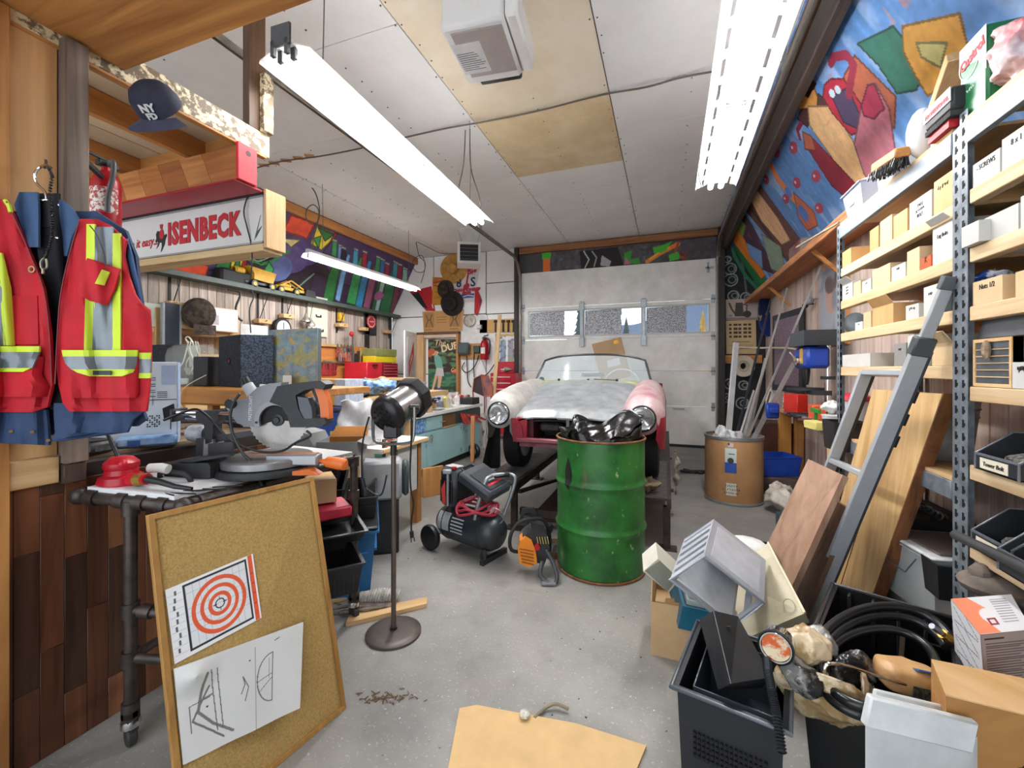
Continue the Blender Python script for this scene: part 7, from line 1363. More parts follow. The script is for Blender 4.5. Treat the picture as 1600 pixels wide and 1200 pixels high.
ink=INK;BC={'w':mat('C4C3BE',.65,var=.04,jit=.05),'b':wood('C9A26E','B58C58','z',2),'t':mat('D0B38A',.75,var=.05,jit=.08),'g':mat('8E8A86',.6),'k':mat('2A2B2E',.5),'o':mat('E0592E',.5)}
def rb(px0,px1,z,h,c,lb,txt=None,X=RX+.012,d=.30,flap=0,sz=.03,nm='parts_box',sub=''):
 y0,y1=atx(px1,500,X).y,atx(px0,500,X).y;lim=(YN+.052,YFr-.052)if y1>YN+.05 else(.6,YN-.047);y0=max(y0,lim[0]);y1=min(y1,lim[1])
 t=thing(nm,lb,'box',(X,(y0+y1)/2,z+.0008));w=y1-y0-.004;g=G()
 if h<.09:g.tray(0,-w/2,d,w/2,0,h,.003)
 else:g.tray(0,-w/2,d,w/2,0,h,.003)
 ob('carton',g,BC[c],t)
 if flap:ob('flap',G().hexa([(0,-w/2,h),(0,w/2,h),(-.03,w/2-.01,h+.03*flap),(-.03,-w/2+.01,h+.03*flap),(.002,-w/2,h+.001),(.002,w/2,h+.001),(-.028,w/2-.01,h+.032*flap),(-.028,-w/2+.01,h+.032*flap)]),BC[c],t)
 ob('contents',G().box(.006,-w/2+.006,.004,d-.006,w/2-.006,h*.75),mat('6E665C',.6,.2,'speck',c2='3A3632',sc=60),t)
 if txt:
  for k,l in enumerate(txt.split('|')):text(l,min(sz,w/max(3,len(l))*1.5),ink,t,(-.0006,0,h*.72-k*sz*1.05),(0,-1,0),(0,0,1),sx=.85)
 return t
B=rb
B(1314,1330,LB[0],.10,'b','small brown box at the far end of the upper pine shelf',flap=0);B(1359,1373,LB[0],.12,'b','tan box right of the plastic bag on the upper pine shelf')
B(1375,1394,LB[0],.13,'t','second tan box right of the plastic bag');B(1396,1418,LB[0],.11,'b','narrow brown box left of the labelled white one');B(1421,1456,LB[0],.12,'w','white box with three lines of writing on upper pine shelf','~~~~|~~~~~~|BOLT',sz=.022);B(1459,1489,LB[0],.14,'b','brown box with taped top beside the steel post','~~~~~',flap=0)
B(1313,1332,LB[1],.10,'w','white box with black notes at far end of second pine shelf','~~~~|~~~~|~~~~',sz=.018,flap=1);B(1334,1345,LB[1],.08,'t','small tan box next to the white noted one');B(1347,1361,LB[1],.065,'w','small white box on the second pine shelf','~~',sz=.02);B(1363,1391,LB[1],.10,'t','plain tan box in the middle of second pine shelf');B(1393,1415,LB[1],.07,'w','low white box with pencil note on second pine shelf','~~~',sz=.02);B(1417,1437,LB[1],.11,'t','tall brown pink box behind the orange one');B(1439,1455,LB[1],.05,'o','orange packet with black letter on the second shelf','K',sz=.04);B(1457,1490,LB[1],.155,'w','tall white box reading Lag Bolts beside the steel post','Lag Bolts',sz=.03,flap=1)
B(1336,1348,LB[2],.045,'w','tiny white box on the third pine shelf','~~',sz=.012);B(1349,1361,LB[2],.09,'t','narrow tan box on the third pine shelf');B(1363,1396,LB[2],.10,'b','tan box with folded flaps on the third pine shelf',flap=1.5);B(1415,1436,LB[2],.065,'w','white box with scribbled label on third pine shelf','~~~~~',sz=.02);B(1443,1466,LB[2],.125,'w','tall white wrapped box on third pine shelf','~~~',sz=.02);B(1468,1488,LB[2],.10,'k','dark box behind the ladder top on third shelf')
B(1309,1360,LB[3],.075,'w','long white tray box at far end of lowest pine shelf',nm='tray_box');B(1397,1416,LB[3],.11,'g','grey printed box with yellow square on lowest pine shelf','~~~',sz=.02);B(1418,1441,LB[3],.14,'w','tall white box with written notes behind ladder','~~~ ~~~|~~~~~~|Screws',sz=.022);B(1456,1490,LB[3],.09,'t','open tan carton beside the steel post at lowest shelf',flap=1.5)
B(1517,1563,RB_[0],.085,'w','long white screw box right of the near steel post','- SCREWS',sz=.03);B(1565,1630,RB_[0],.105,'w','white box marked 8x1 1/2 at the right edge','8 x 1 1/2',sz=.055)
B(1501,1530,RB_[1],.075,'w','white box hiding the near steel post',X=RX-.02);B(1538,1592,RB_[1],.085,'w','wide white box on right shelf below the screw boxes');B(1594,1640,RB_[1],.10,'w','white box at right edge below the 8x1 1/2 box')
B(1519,1567,RB_[2],.085,'t','tan box with blue bag on the right pine shelf','Nuts 1/2',sz=.026);B(1586,1640,RB_[2],.08,'t','tan box marked TW at the right edge','TW',sz=.04)
for px0,px1,z,nm,lb,m,s_ in((1325,1358,LB[0],'plastic_bag','crumpled clear plastic bag on the upper pine shelf',mat('C9CBCD',.2,c2='8E9296',sc=20,bump=.6),(.8,1.4,1)),(1530,1566,RB_[2]+.075,'blue_bag','blue and white patterned bag inside the tan box',mat('2E52A8',.3,0,'speck',c2='D8DCE8',sc=18,bump=.4),(1,1.4,.55)),(1330,1342,LB[2],'glass_jar','bluish glass piece at far end of the third pine shelf',glass('B8C8D4',.1,.4),(1,.8,1.1))):
 a=atx((px0+px1)/2,500,RX+.10);one(nm,lb,'bag' if 'bag' in nm else 'jar',G().sph((0,0,.062*s_[2]),.062,14,9,s_),m,(RX+.10,a.y,z+.001))
 # dark framed panel, printed bucket tray, dark folder on right shelf
y1,y0=atx(1519,560,RX+.01).y,atx(1579,560,RX+.01).y;t=thing('slatted_panel','dark slatted panel in a pale wooden frame on right shelf','panel',(RX+.012,(y0+y1)/2,RB_[3]+.001));w=y1-y0;ob('panel_board',G().box(.004,-w/2,0,.03,w/2,.17),mat('50555A',.5,c2='3C4044',sc=20),t);ob('frame',G().box(0,-w/2,0,.03,w/2,.012).box(0,-w/2,.158,.03,w/2,.17).box(0,-w/2,.012,.03,-w/2+.010,.158).box(0,w/2-.010,.012,.03,w/2,.158),PINE['y'],t)
for i in range(5):ob('slat',G().box(.001,-w/2+.012,.034+i*.024,.0035,w/2-.012,.037+i*.024),PINE['y'],t)
ob('twine_knot',G().sph((-.008,.01,.13),.022,8,6,(.6,1,1.6)),mat('B09A80',.9,c2='7A6650',sc=60,bump=.6),t)
t=B(1581,1640,RB_[3],.085,'w','white handled tub with note at right edge of shelf','~~~ ~~',sz=.03,nm='plastic_tub');ob('hand_slot',G().box(-.001,.0,.06,-.0004,.05,.07),ink,t)
a=atx(1580,515,RX+.08);t=one('plastic_cover','large dark grey plastic lid tilted on the right shelf','lid',G().hexa([(0,-.20,0),(0,.10,0),(.02,.08,.12),(.02,-.20,.12),(.006,-.20,0),(.006,.10,0),(.026,.08,.12),(.026,-.20,.12)]),mat('56585C',.5),(RX+.03,a.y-.02,RB_[3]+.175))
# black stacking bins
def bin_(lb,px,z,w,h,txt=None,d=.30,X=None):
 X=X or RX-.02;a=atx(px,700,X);t=thing('stacking_bin',lb,'bin',(X,a.y,z+.001));w2=w/2
 g=G().prism([(0,0),(d,0),(d,h),(.10,h),(.0,h*.42)],-w2,-w2+.004,'xz').prism([(0,0),(d,0),(d,h),(.10,h),(0,h*.42)],w2-.004,w2,'xz').box(0,-w2,0,.004,w2,h*.42).box(d-.004,-w2,0,d,w2,h).box(0,-w2,0,d,w2,.004)
 ob('bin_body',g,mat('2E3136',.35,var=.1),t);ob('bin_rim',G().tube([(.0,-w2,.0),(.0,-w2,h*.42),(.10,-w2,h),(d,-w2,h)],.004,6).tube([(.0,w2,.0),(.0,w2,h*.42),(.10,w2,h),(d,w2,h)],.004,6).bar((0,-w2,h*.42),(0,w2,h*.42),.006,.008),mat('6A6E74',.35),t)
 if txt is not None:
  ob('paper_label',G().box(-.0015,-w2*.55,h*.06,0,w2*.75,h*.34),mat('E6DCC4',.7),t)
  if txt:text(txt,.021,ink,t,(-.0022,w2*.1,h*.19),(0,-1,0),(0,0,1),shear=.1)
 ob('bin_contents',G().sph((.12,0,.05),w*.38,9,5,(1.2,1,.3)),mat('8A8680',.5,.3,'speck',c2='3E3A38',sc=60),t)
 return t
bin_('black bin with a taped Tower Bolt label on the right shelf',1556,RB_[4],.20,.13,'Tower Bolt');bin_('black bin with blank label below the Tower Bolt one',1548,RB_[5],.19,.15,'');bin_('front black bin at the right edge of lower shelf',1598,RB_[5],.20,.155,X=RX-.05)
g=G();
for i in range(4):g.cyl((RX+.06+.03*i,1.98,1.02+.01*i),(RX+.10+.05*i,1.55-.03*i,1.12+.02*i),.009)
one('steel_rods','bundle of thin steel rods poking out behind the near post','rod',g,STEEL)
g=G().cyl((RX-.075,1.99,.735),(RX-.10,1.60,.77),.016,n=14);one('black_pipe','black pipe with blue cap lying across the lower bins','pipe',g.cyl((RX-.076,1.995,.735),(RX-.076,1.992,.735),.010),mat('3E3E40',.4),group=None)
# top of the rack
def topd(nm,lb,cat,px,X,g,m,rot=0,dz=0):a=atx(px,200,X);return one(nm,lb,cat,g,m,(X,a.y,TOPZ+.001+dz),rot)
a=atx(1545,200,RX+.05);t=thing('oil_can','tall green oil jug with red script standing on the rack top','can',(RX+.01,a.y+.01,TOPZ+.001));GC=mat('1F6A40',.35,var=.08)
ob('can_body',G().box(0,-.075,0,.11,.075,.28,.008),GC,t);ob('silver_panel',G().prism([(-.074,.12),(-.03,.18),(.074,.21),(.074,.279),(-.074,.279)],-.0012,.0,'yz'),mat('B4BABA',.5),t);text('Castrol',.050,REDI,t,(-.0022,.0,.215),(0,-1,.22),(0,.22,1),bold=.002,sx=.9)
ob('ring_mark',G().lathe([(.050,0),(.054,0)],32,(-.0022,.02,.20),(-1,0,0)),mat('E8EEEA',.4),t);text('~~~~',.02,mat('E8EEEA',.5,0,'flat'),t,(-.002,.01,.10),(0,-1,.1),(0,0,1))
topd('white_sack_bag','white plastic bag with red print at the top right corner','bag',1590,RX+.06,G().sph((0,0,.13),.10,16,10,(.8,1.1,1.3)),mat('DCD8D8',.35,c2='B8444C',sc=4,bump=.4))
a0,a1=atx(1400,190,RX+.20),atx(1500,80,RX+.12);one('angled_plank','pale plank tilting up across the rack top','board',G().bar((RX+.30,a0.y+.05,TOPZ+.045),(RX+.16,a1.y+.02,a1.z),.14,.05,b=.003),PINE['y'])
t=topd('pro_box','grey and black box reading PROFESSIONAL on the rack top','box',1478,RX-.0,G().box(-.03,-.10,.02,.10,.085,.11,.01),BLKM,0);ob('grey_face',G().box(-.034,-.098,.055,-.031,.083,.108),mat('A9A9AB',.4),t);text('PROFESSIONAL',.023,REDI,t,(-.0352,-.01,.072),(0,-1,0),(0,0,1),bold=.001);ob('bristles',G().box(-.03,-.09,.0,.09,.08,.02),mat('3A3A3A',.9,bump=1,sc=90),t);t.location.z+=.03;ob('lower_box',G().box(-.02,-.06,-.03,.08,.08,.0),REDI,t)
t=thing('push_broom','wooden block brush with dark bristles hanging over the rack edge','brush',(RX-.04,atx(1402,245,RX).y-.02,TOPZ+.045),(R(8),0,0));ob('block',G().box(-.03,-.13,.0,.03,.12,.045,.006),DPINE['y'],t);g=G()
for i in range(200):x,y=random.uniform(-.035,.03),random.uniform(-.14,.13);g.bar((x,y,0),(x+random.uniform(-.015,.015),y+random.uniform(-.015,.02),-.038),.003,.003)
ob('bristles',g,BLK,t,kind='stuff')
topd('clear_bag','clear plastic bag of pink packs on the rack top','bag',1408,RX+.10,G().sph((0,0,.10),.10,14,9,(.9,1.9,1)),mat('D4CCCC',.25,0,'speck',c2='E8E4E4',sc=12,bump=.5));topd('white_jug','white plastic jug behind the professional box','jug',1441,RX+.03,G().sph((0,0,.12),.07,14,9,(.8,1.1,1.6)),PAPER)
topd('clear_tub','clear square tub standing below the wooden brush','tub',1386,RX+.02,G().tray(0,-.09,.16,.09,0,.13,.003,.01,.006),glass('E8ECEC',.1,.45));topd('red_white_box','small red and white box under the professional box','box',1467,RX+.03,G().box(0,-.06,0,.1,.06,.05),mat('D8CCCC',.5,0,'speck',c2='B8202C',sc=20))
t=topd('grey_bin','grey blue plastic bin with white tag at the rack end','bin',1335,RX+.0,G().tray(0,-.12,.2,.10,0,.13,.004,.02,.01),mat('A8B0C4',.3,var=.1));ob('tag',G().box(-.012,-.02,.04,-.010,.05,.10),PAPER,t);ob('bag_liner',G().sph((.10,0,.13),.12,14,8,(1,1.2,.5)),mat('D8D2C4',.3,c2='B8B0A0',sc=14,bump=.5),t)
topd('wire_basket','glittery woven basket behind the tilted plank','basket',1425,RX+.33,G().box(-.08,-.12,0,.08,.14,.20,.01),mat('A89A8E',.5,0,'speck',c2='6E6288',sc=90,bump=.5))
one('thin_rod','thin silver rod sticking out from the rack end','rod',G().cyl((RX+.02,3.40,TOPZ+.03),(RX-.05,4.10,TOPZ+.06),.008),mat('B8A88A',.4,.4))
# items left bay lower shelves
a=atx(1467,700,RX+.17);t=thing('galvanised_bucket','dusty galvanised bucket on the low steel shelf','bucket',(RX+.17,a.y,.912));t.scale=(1.1,1.1,1.2);ob('pail',G().lathe([(.001,0),(.10,0),(.125,.22),(.13,.225),(.128,.23),(.12,.225),(.10,.01),(.001,.01)],28),mat('B4B6B4',.4,.4,c2='8A8C8A',sc=9),t);ob('ring',G().lathe([(.119,.16),(.123,.165),(.121,.17)],28).lathe([(.122,.19),(.127,.195),(.125,.20)],28),GALV,t);text('~~~',.03,mat('4A4A4A',.7,0,'flat'),t,(-.118,0,.15),(0,-1,0),(0,0,1))
one('loose_board','rough board under the galvanised bucket','board',G().box(0,0,0,.22,.42,.012),DPINE['y'],(RX-.06,2.18,.895))if False else None
t=thing('clear_storage_box','stacked clear plastic box on the lowest rack level','box',(RX+.10,2.46,.262),R(8));t.scale=(.8,.75,.95);ob('tub',G().tray(-.14,-.20,.20,.20,0,.28,.004,.02,.012),glass('DDE2E4',.15,.55),t);ob('lid',G().box(-.175,-.235,.282,.235,.235,.30,.008),mat('D0D2D2',.3),t);ob('handle',G().tube([(-.17,-.1,.25),(-.21,-.08,.18),(-.21,.08,.18),(-.17,.1,.25)],.004,6),STEEL,t);ob('brown_sheet',G().box(-.12,-.2,.302,.2,.18,.31),mat('6A5A56',.6),t)
one('grey_file_box','dark grey crate of folders low behind the big plank','crate',G().box(-.1,-.22,0,.28,.22,.30,.01),BLKM,(RX+.12,2.98,.262));one('spring_coils','row of steel springs on the low shelf','spring',G().tube([(.02*math.cos(i*.9),i*.006-.2,.02+.02*math.sin(i*.9))for i in range(70)],.004,5),STEEL,(RX+.25,2.95,.565))
# ---- workbench, drill press and items beyond the rack
BXm=DPINE;wb0=thing('drill_bench','narrow pine workbench with thick posts under the drill press','workbench',(0,0,0));zb_=.875
c=[(atz(1213,636,zb_)),(atz(1300,665,zb_))];ya,yb=3.55,c[0].y
ob('bench_top',G().hexa([(c[1].x-.02,3.45,zb_-.04),(1.50,3.45,zb_-.04),(1.50,yb,zb_-.04),(c[0].x,yb,zb_-.04),(c[1].x-.02,3.45,zb_),(1.50,3.45,zb_),(1.50,yb,zb_),(c[0].x,yb,zb_)]),PINE['y'],wb0)
pz=atz(1217,790,0);ob('bench_post',G().box(c[0].x+.01,yb-.12,0,c[0].x+.13,yb-.02,zb_-.041,.004),wood('C98F3E','A87030','z',5),wb0);ob('bench_post',G().box(c[0].x+.04,yb-.02,0,c[0].x+.13,yb+.03,zb_-.041,.004),DPINE['z'],wb0)
for y in(3.60,yb-.1):ob('bench_post',G().box(1.40,y-.04,0,1.49,y+.04,zb_-.041),DPINE['z'],wb0)
ob('bench_post',G().box(1.06,3.52,0,1.13,3.60,zb_-.041,.004),PINE['z'],wb0)
a=atx(1268,560,1.26);t=thing('drill_press','blue and black bench drill press with chrome column','drill press',(1.24,a.y,zb_+.001));t.scale=(1.1,1.15,1.40);DB=mat('1E3E9A',.35,var=.05)
ob('base',G().box(-.12,-.11,0,.14,.11,.03,.01),BLKM,t);ob('column',G().cyl((.09,-.14,.03),(.09,-.14,.50),.026,n=18),CHROME,t);ob('table',G().cyl((0,.04,.185),(0,.04,.20),.15,n=24).box(-.02,-.17,.16,.11,.0,.19),BLKM,t)
ob('head',G().box(-.07,-.20,.33,.09,.16,.47,.02),DB,t);ob('belt_cover',G().prism([(-.24,.475),(.17,.475),(.20,.50),(.14,.57),(-.24,.57)],-.10,.12,'yz'),mat('2E3236',.4),t);ob('yellow_plate',G().box(-.073,-.10,.36,-.0705,-.02,.46),mat('C9982C',.4),t)
ob('dial',G().cyl((-.03,.16,.41),(-.03,.22,.41),.03,n=16).box(-.06,.12,.34,.08,.175,.46,.01),BLK,t);ob('yellow_switch',G().box(-.075,.12,.385,-.0705,.15,.415),mat('E0D040',.4),t);ob('chuck',G().lathe([(.001,-.08),(.012,-.08),(.02,-.05),(.026,-.0),(.026,.05),(.001,.05)],16,(-.0,.06,.30)),mat('3A3A3C',.3,.6),t);ob('feed_handle',G().tube([(-.08,.02,.38),(-.12,.08,.44)],.007,6).tube([(-.08,.02,.38),(-.12,-.06,.37)],.007,6).cyl((-.07,.02,.38),(-.09,.02,.38),.03),CHROME,t);ob('column_collar',G().box(.05,-.18,.26,.13,-.10,.28),BLKM,t)
def wbi(nm,lb,cat,px,X,g,m,rot=0,z=zb_+.001,group=None):a=atx(px,600,X);return one(nm,lb,cat,g,m,(X,a.y,z),rot,group)
t=wbi('red_case','bright red case with white edge lettering on the pine bench','case',1238,1.22,G().box(-.02,-.14,0,.08,.14,.20,.006),mat('D82A1C',.4,var=.04),R(12));ob('edge_lettering',G().box(-.02,.1405,.0,.08,.16,.20),mat('E4DCDC',.5,0,'speck',c2='B82A24',sc=40),t)
wbi('orange_case','orange tool case under the drill press table','case',1266,1.16,G().box(0,-.06,0,.1,.06,.15,.006),BC['o']);wbi('green_clamp','green quick clamp bar in front of drill press','clamp',1274,1.10,G().bar((0,-.10,.13),(0,.10,.13),.02,.03).box(-.01,-.02,0,.01,.0,.12),mat('2E8A34',.4));wbi('yellow_box','small yellow box of screws on the pine bench','box',1273,1.06,G().box(-.04,-.10,0,.05,.08,.06,.004),mat('E2D47C',.5),R(10))
wbi('white_bottle','white spray bottle behind the metal strips','bottle',1204,1.30,G().lathe([(.001,0),(.06,0),(.06,.13),(.02,.18),(.02,.22),(.001,.22)],16),PAPER)
wbi('tissue_pack','stack of crumpled white tissue packs on the bench','tissue',1298,1.12,G().sph((0,0,.05),.07,9,6,(1,1.3,.8)),PAPER,0,zb_+.13);t=wbi('white_bucket','white lidded plastic bucket at the bench end','bucket',1302,1.12,G().lathe([(.001,0),(.055,0),(.068,.12),(.072,.12),(.072,.128),(.001,.128)],20),mat('D8D8DC',.4));g=G()
for i in range(22):g.cb((random.uniform(-.03,.2),random.uniform(-.45,.5),.012+random.uniform(0,.02)),(random.uniform(.02,.08),random.uniform(.03,.12),.018),(0,random.uniform(-.2,.2),random.uniform(0,3)),.003)
x=one('bench_clutter','heap of small tools and hardware along the bench front','tools',g,mat('9A9690',.5,.2,'speck',c2='5A3A3A',sc=5),(1.12,4.45,zb_+.001));x['kind']='stuff'
t=wbi('blue_vise','blue bench vise at the far corner of pine bench','vise',1208,1.05,G().box(-.07,-.05,-.06,.05,.05,.10,.015).box(-.05,-.12,.0,.03,.12,.06,.01),DB);t=wbi('black_open_bin','black open bin with pale label hanging at bench front','bin',1311,1.02,G().tray(-.05,-.10,.12,.10,-.08,.10,.004,.01),BP_,0,zb_+.03)
wbi('red_lid_jar','white tub with red lid behind the ladder top','jar',1338,1.22,G().lathe([(.001,0),(.07,0),(.075,.20),(.001,.20)],18),mat('DCDCE0',.4),0,.912+.0);wbi('jar_top','red lid of the tub behind ladder','lid',1338,1.22,G().lathe([(.001,0),(.085,0),(.08,.03),(.05,.05),(.001,.05)],18),mat('D03040',.35),0,1.115)
a=aty(1215,560,7.3);t=thing('space_heater','dark heater panel with purple mesh behind the metal strips','panel',(1.40,6.2,1.05),R(8));ob('frame',G().box(0,-.45,0,.03,.45,1.0,.01),BLKM,t);ob('mesh',G().box(-.004,-.36,.08,0,.36,.92),mat('8A6E7E',.5,0,'speck',c2='4E3A48',sc=90,bump=.5),t)
a=aty(1200,490,7.6);one('blue_snowboard','blue oval board with yellow script hanging by the corner','board',G().prism([(.16*math.cos(R(k*15)),.36*math.sin(R(k*15)))for k in range(24)],-.015,.015,'xz'),mat('1E3C9A',.35,c2='16264E',sc=3),(a.x,7.6,a.z),R(25))
t=bpy.data.objects['blue_snowboard'];text('~~~~',.16,mat('D8B868',.5,0,'flat'),t,(0,-.0165,0),(1,0,.5),(0,0,1),shear=.3)
one('wire_loop','twisted cream wire strung in front of the mesh panel','wire',G().tube([(1.0,7.2,1.66),(1.15,6.6,1.62),(1.3,6.2,1.60),(1.34,5.6,1.56),(1.36,5.4,1.50)],.012,6,sub=4),mat('C8BCA0',.6))
for k,(px,py)in enumerate([(1264,470),(1258,478)]):a=atx(px,py,1.42);one('grey_hook',['grey garden glove on a hook on the pinkish boards','small dark fitting below the grey glove'][k],'hook',G().sph((0,0,0),.06-.02*k,8,6,(.8,1.6,.7)).cyl((0,0,.01),(.08,0,.02),.008,n=8),mat('8A8C8C' if not k else '2E2A28',.6),a)
t=thing('portrait_frame','grey portrait print in brown frame on the right boards','picture',(1.485,atx(1298,460,1.48).y,1.55));ob('frame',G().box(0,-.40,0,.03,.40,.82,.006),DPINE['z'],t);paint('portrait',1,1.1,50,56,'9A9CA4',[('c',(.5,.65,.2,.26),'B08A7A'),('c',(.5,.85,.24,.16),'5A4A44'),('m','7A7E88',.2,.2,.6)],quad((-.004,.36,.05),(-.004,-.36,.05),(-.004,-.36,.78),(-.004,.36,.78)),.5,parent=t)
# pine shelf high on the right wall
t=thing('live_edge_shelf','long rough orange pine shelf high along the right wall','shelf',(0,0,0));ob('slab',G().box(1.22,3.50,2.42,1.50,YB-.03,2.46,.008),wood('C87F45','8E5230','y',5),t);ob('front_edge',G().box(1.195,3.50,2.40,1.219,YB-.03,2.47,.006),wood('D8925C','6E4A3A','y',9),t)
for y in(4.6,6.4):ob('bracket',G().bar((1.49,y,2.15),(1.25,y,2.41),.03,.03),DPINE['x'],t)
one('red_tin','dark red tin with white lid on the orange shelf','tin',G().box(-.08,-.22,0,.08,.22,.16,.01),mat('7A1E2C',.4,c2='8A8A8A',sc=4),(1.32,atx(1243,385,1.25).y,2.471))
# floor items under the bench
p=atz(1206,745,0);crate('blue_recycling_box','royal blue plastic crate under the pine bench',1212,735,1,.5,.36,.26,mat('2450C0',.35),20,0,.03);t=[o_ for o_ in COL.objects if o_.name.startswith('blue_recycling_box')][0];t.location=(1.12,5.55,.16);t.scale=(.8,.8,.8);one('crate_stand','stack of flat brown boards below the blue crate','board',G().box(-.22,-.22,0,.22,.22,.15,.005),mat('6A5450',.7,c2='4A3A36',sc=9),(1.15,5.55,.003))
one('brown_cabinet','dark brown small cabinet under bench beside fibre drum','cabinet',G().box(-.15,-.2,0,.2,.2,.68,.006),mat('5E3220',.5,c2='40221A',sc=8),(1.22,6.1,.003));one('white_bags','crumpled white bags at the foot of bench post','bag',G().sph((0,0,.14),.15,12,8,(1,.9,.95)),mat('CFC8BC',.5,c2='A89E90',sc=10,bump=.5),(1.00,4.62,.0));one('teal_box','teal and black box at the foot of pine post','box',G().box(-.08,-.1,0,.12,.1,.17,.008),mat('3E6A74',.5,c2='1E2A30',sc=10),(.92,3.95,.001));one('hanging_bark','slab of rough bark and burlap hanging behind the bench','bark',G().shell(10,14,lambda u,v:(1.32+.02*math.sin(u*22),3.75+u*.75,.12+.66*v),(.03,0,0)),mat('6E5A52',.9,c2='3E302C',sc=14,bump=.8))
# ---- fibre drum with aluminium strips
o=at(1146,577,4.40);t=thing('fibre_drum','tan fibre drum with grey rim holding scrap metal strips','drum',(o.x,o.y,0));FD=mat('BE9468',.6,c2='A87C50',sc=3)
ob('shell',G().lathe([(.001,.01),(.262,.01),(.268,.03),(.268,.64),(.262,.64),(.258,.02),(.001,.02)],40),FD,t);ob('rim',G().lathe([(.268,.63),(.276,.635),(.276,.66),(.262,.662),(.262,.64)],40),mat('8E9498',.35,.5),t);ob('foot_rim',G().lathe([(.268,.0),(.274,.005),(.274,.022),(.268,.026),(.26,.0)],40),GALV,t)
fa=math.atan2(-o.y,-o.x)
def dl(a0,a1,z0,z1,c,n,e=.0008):g=G().grid(8,2,lambda u,v:((.2688+e)*math.cos(fa+a0+(a1-a0)*u),(.2688+e)*math.sin(fa+a0+(a1-a0)*u),z0+(z1-z0)*v));return ob(n,g,mat(c,.5,var=.03),t)
dl(-.28,.10,.42,.56,'C8D4CC','label');dl(-.28,.10,.32,.42,'2A4C9C','blue_label');dl(-.18,-.0,.57,.61,'C8B4B0','flag_label');dl(-.19,-.12,.59,.61,'2A3A68','flag_corner',.0016);dl(-.24,.10,.10,.22,'DAD6C8','address_label')
for k,l in enumerate(('~~~~~~','~ ~~~~~~','~~~~~~~')):n_=Vector((math.cos(fa-.07),math.sin(fa-.07),0));text(l,.032,INK,t,n_*.273+Z*(.195-.035*k),Z.cross(n_),(0,0,1),bold=.0008)
dl(-.16,.04,.50,.51,'5A6A60','label_print',.0018);n_=Vector((math.cos(fa-.09),math.sin(fa-.09),0));ob('dark_spot',G().lathe([(.001,0),(.028,0)],14,n_*.2712+Z*.44,n_),mat('3A3A38',.7),t)
AL=mat('BCBEBE',.3,.7,var=.08);LS=['tall pale square channel','black edged strip','long silver angle leaning right','second silver angle beside it','short silver channel','wide flat bent strip','thin white moulding','bundle of thin trim','silver tee strip','short copper edged strip']
for k,(x0,y0,x1,y1,w,c)in enumerate([(1137,690,1150,536,.05,'C8CCCC'),(1148,690,1204,470,.022,'2A2E38'),(1160,690,1230,450,.018,'C8C8C4'),(1166,690,1283,415,.020,'BEBCB4'),(1158,690,1207,532,.026,'B8BABA'),(1175,690,1240,568,.05,'C4C8C8'),(1152,692,1178,610,.02,'E4E2DE'),(1168,690,1196,560,.03,'A8A8A4'),(1164,688,1215,500,.014,'B4B4AC'),(1180,690,1204,612,.02,'A07858')]):
 a,b_=at(x0,y0,4.36+.02*(k%5)),at(x1,y1,min(4.75+.05*(k%3),1.40/max(.05,ray(x1,y1).x)));a=a+(a-b_).normalized()*.10;one('metal_strip',LS[k]+' standing in the fibre drum','strip',G().bar(a,b_,w,.006 if k else.03,up=(.4,-1,0)),mat(c,.35,.5 if k not in(1,6)else 0,var=.08))
one('white_film','crumpled white plastic film in the fibre drum top','plastic',G().sph((0,0,.62),.15,11,7,(1,.9,.75)),mat('DADADC',.4,c2='B4B4B8',sc=8,bump=.5),(o.x-.08,o.y-.02,0))

def one_soft(n,lb,cat,g,m,loc,rot):
 o=ob(n,g,m,None,loc,rot,180);crumple(o,.42);return tag(o,lb,cat)
 # ================================================================== LADDER, PLANKS AND THE JUNK PILE
LG=mat('A8ACB0',.4,.15,var=.05);t=thing('ladder','grey telescoping aluminium ladder leaning on the steel rack','ladder',(0,0,0));N0,NT=Vector((.69,2.63,0)),Vector((1.03,2.16,1.65));dL=NT-N0;off=Vector((-.03,.345,0))
ob('stile',G().bar(N0,N0+dL*.86,.062,.028,up=(0,1,.3),b=.003),LG,t);ob('stile_tube',G().bar(N0+dL*.86,NT,.042,.022,up=(0,1,.3),b=.003),LG,t);ob('locking_collar',G().bar(N0+dL*.84,N0+dL*.885,.070,.045,up=(0,1,.3),b=.006),mat('4A4E52',.4),t);ob('end_cap',G().bar(NT-dL*.005,NT+dL*.025,.05,.03,up=(0,1,.3),b=.003),mat('5A5E62',.4),t)
ob('inner_edge',G().bar(N0+Vector((.034,.0,0)),N0+dL*.85+Vector((.034,0,0)),.01,.03,up=(0,1,.3)),mat('3A3C40',.4),t);ob('stile',G().bar(N0+off,N0+off+dL*.80,.052,.022,up=(0,1,.3),b=.003),LG,t);ob('inner_edge',G().bar(N0+off+Vector((.03,0,0)),N0+off+dL*.80+Vector((.03,0,0)),.014,.022,up=(0,1,.3)),mat('2A2420',.5),t)
for s in(.20,.51,.795):a=N0+dL*s;ob('rung',G().bar(a,a+off,.045,.026,up=dL,b=.003),LG,t);
for s in(.60,.66,.72):ob('release_latch',G().bar(N0+dL*s+Vector((.045,0,0)),N0+dL*(s+.03)+Vector((.045,0,0)),.012,.02,up=(0,1,.3)),BLK,t)
def slab(nm,lb,cat,p,th,m):p=[Vector(q)for q in p];n=(p[1]-p[0]).cross(p[3]-p[0]).normalized();n=n if n.x>0 else-n;return one(nm,lb,cat,G().hexa(p+[q+n*th for q in p]),m)
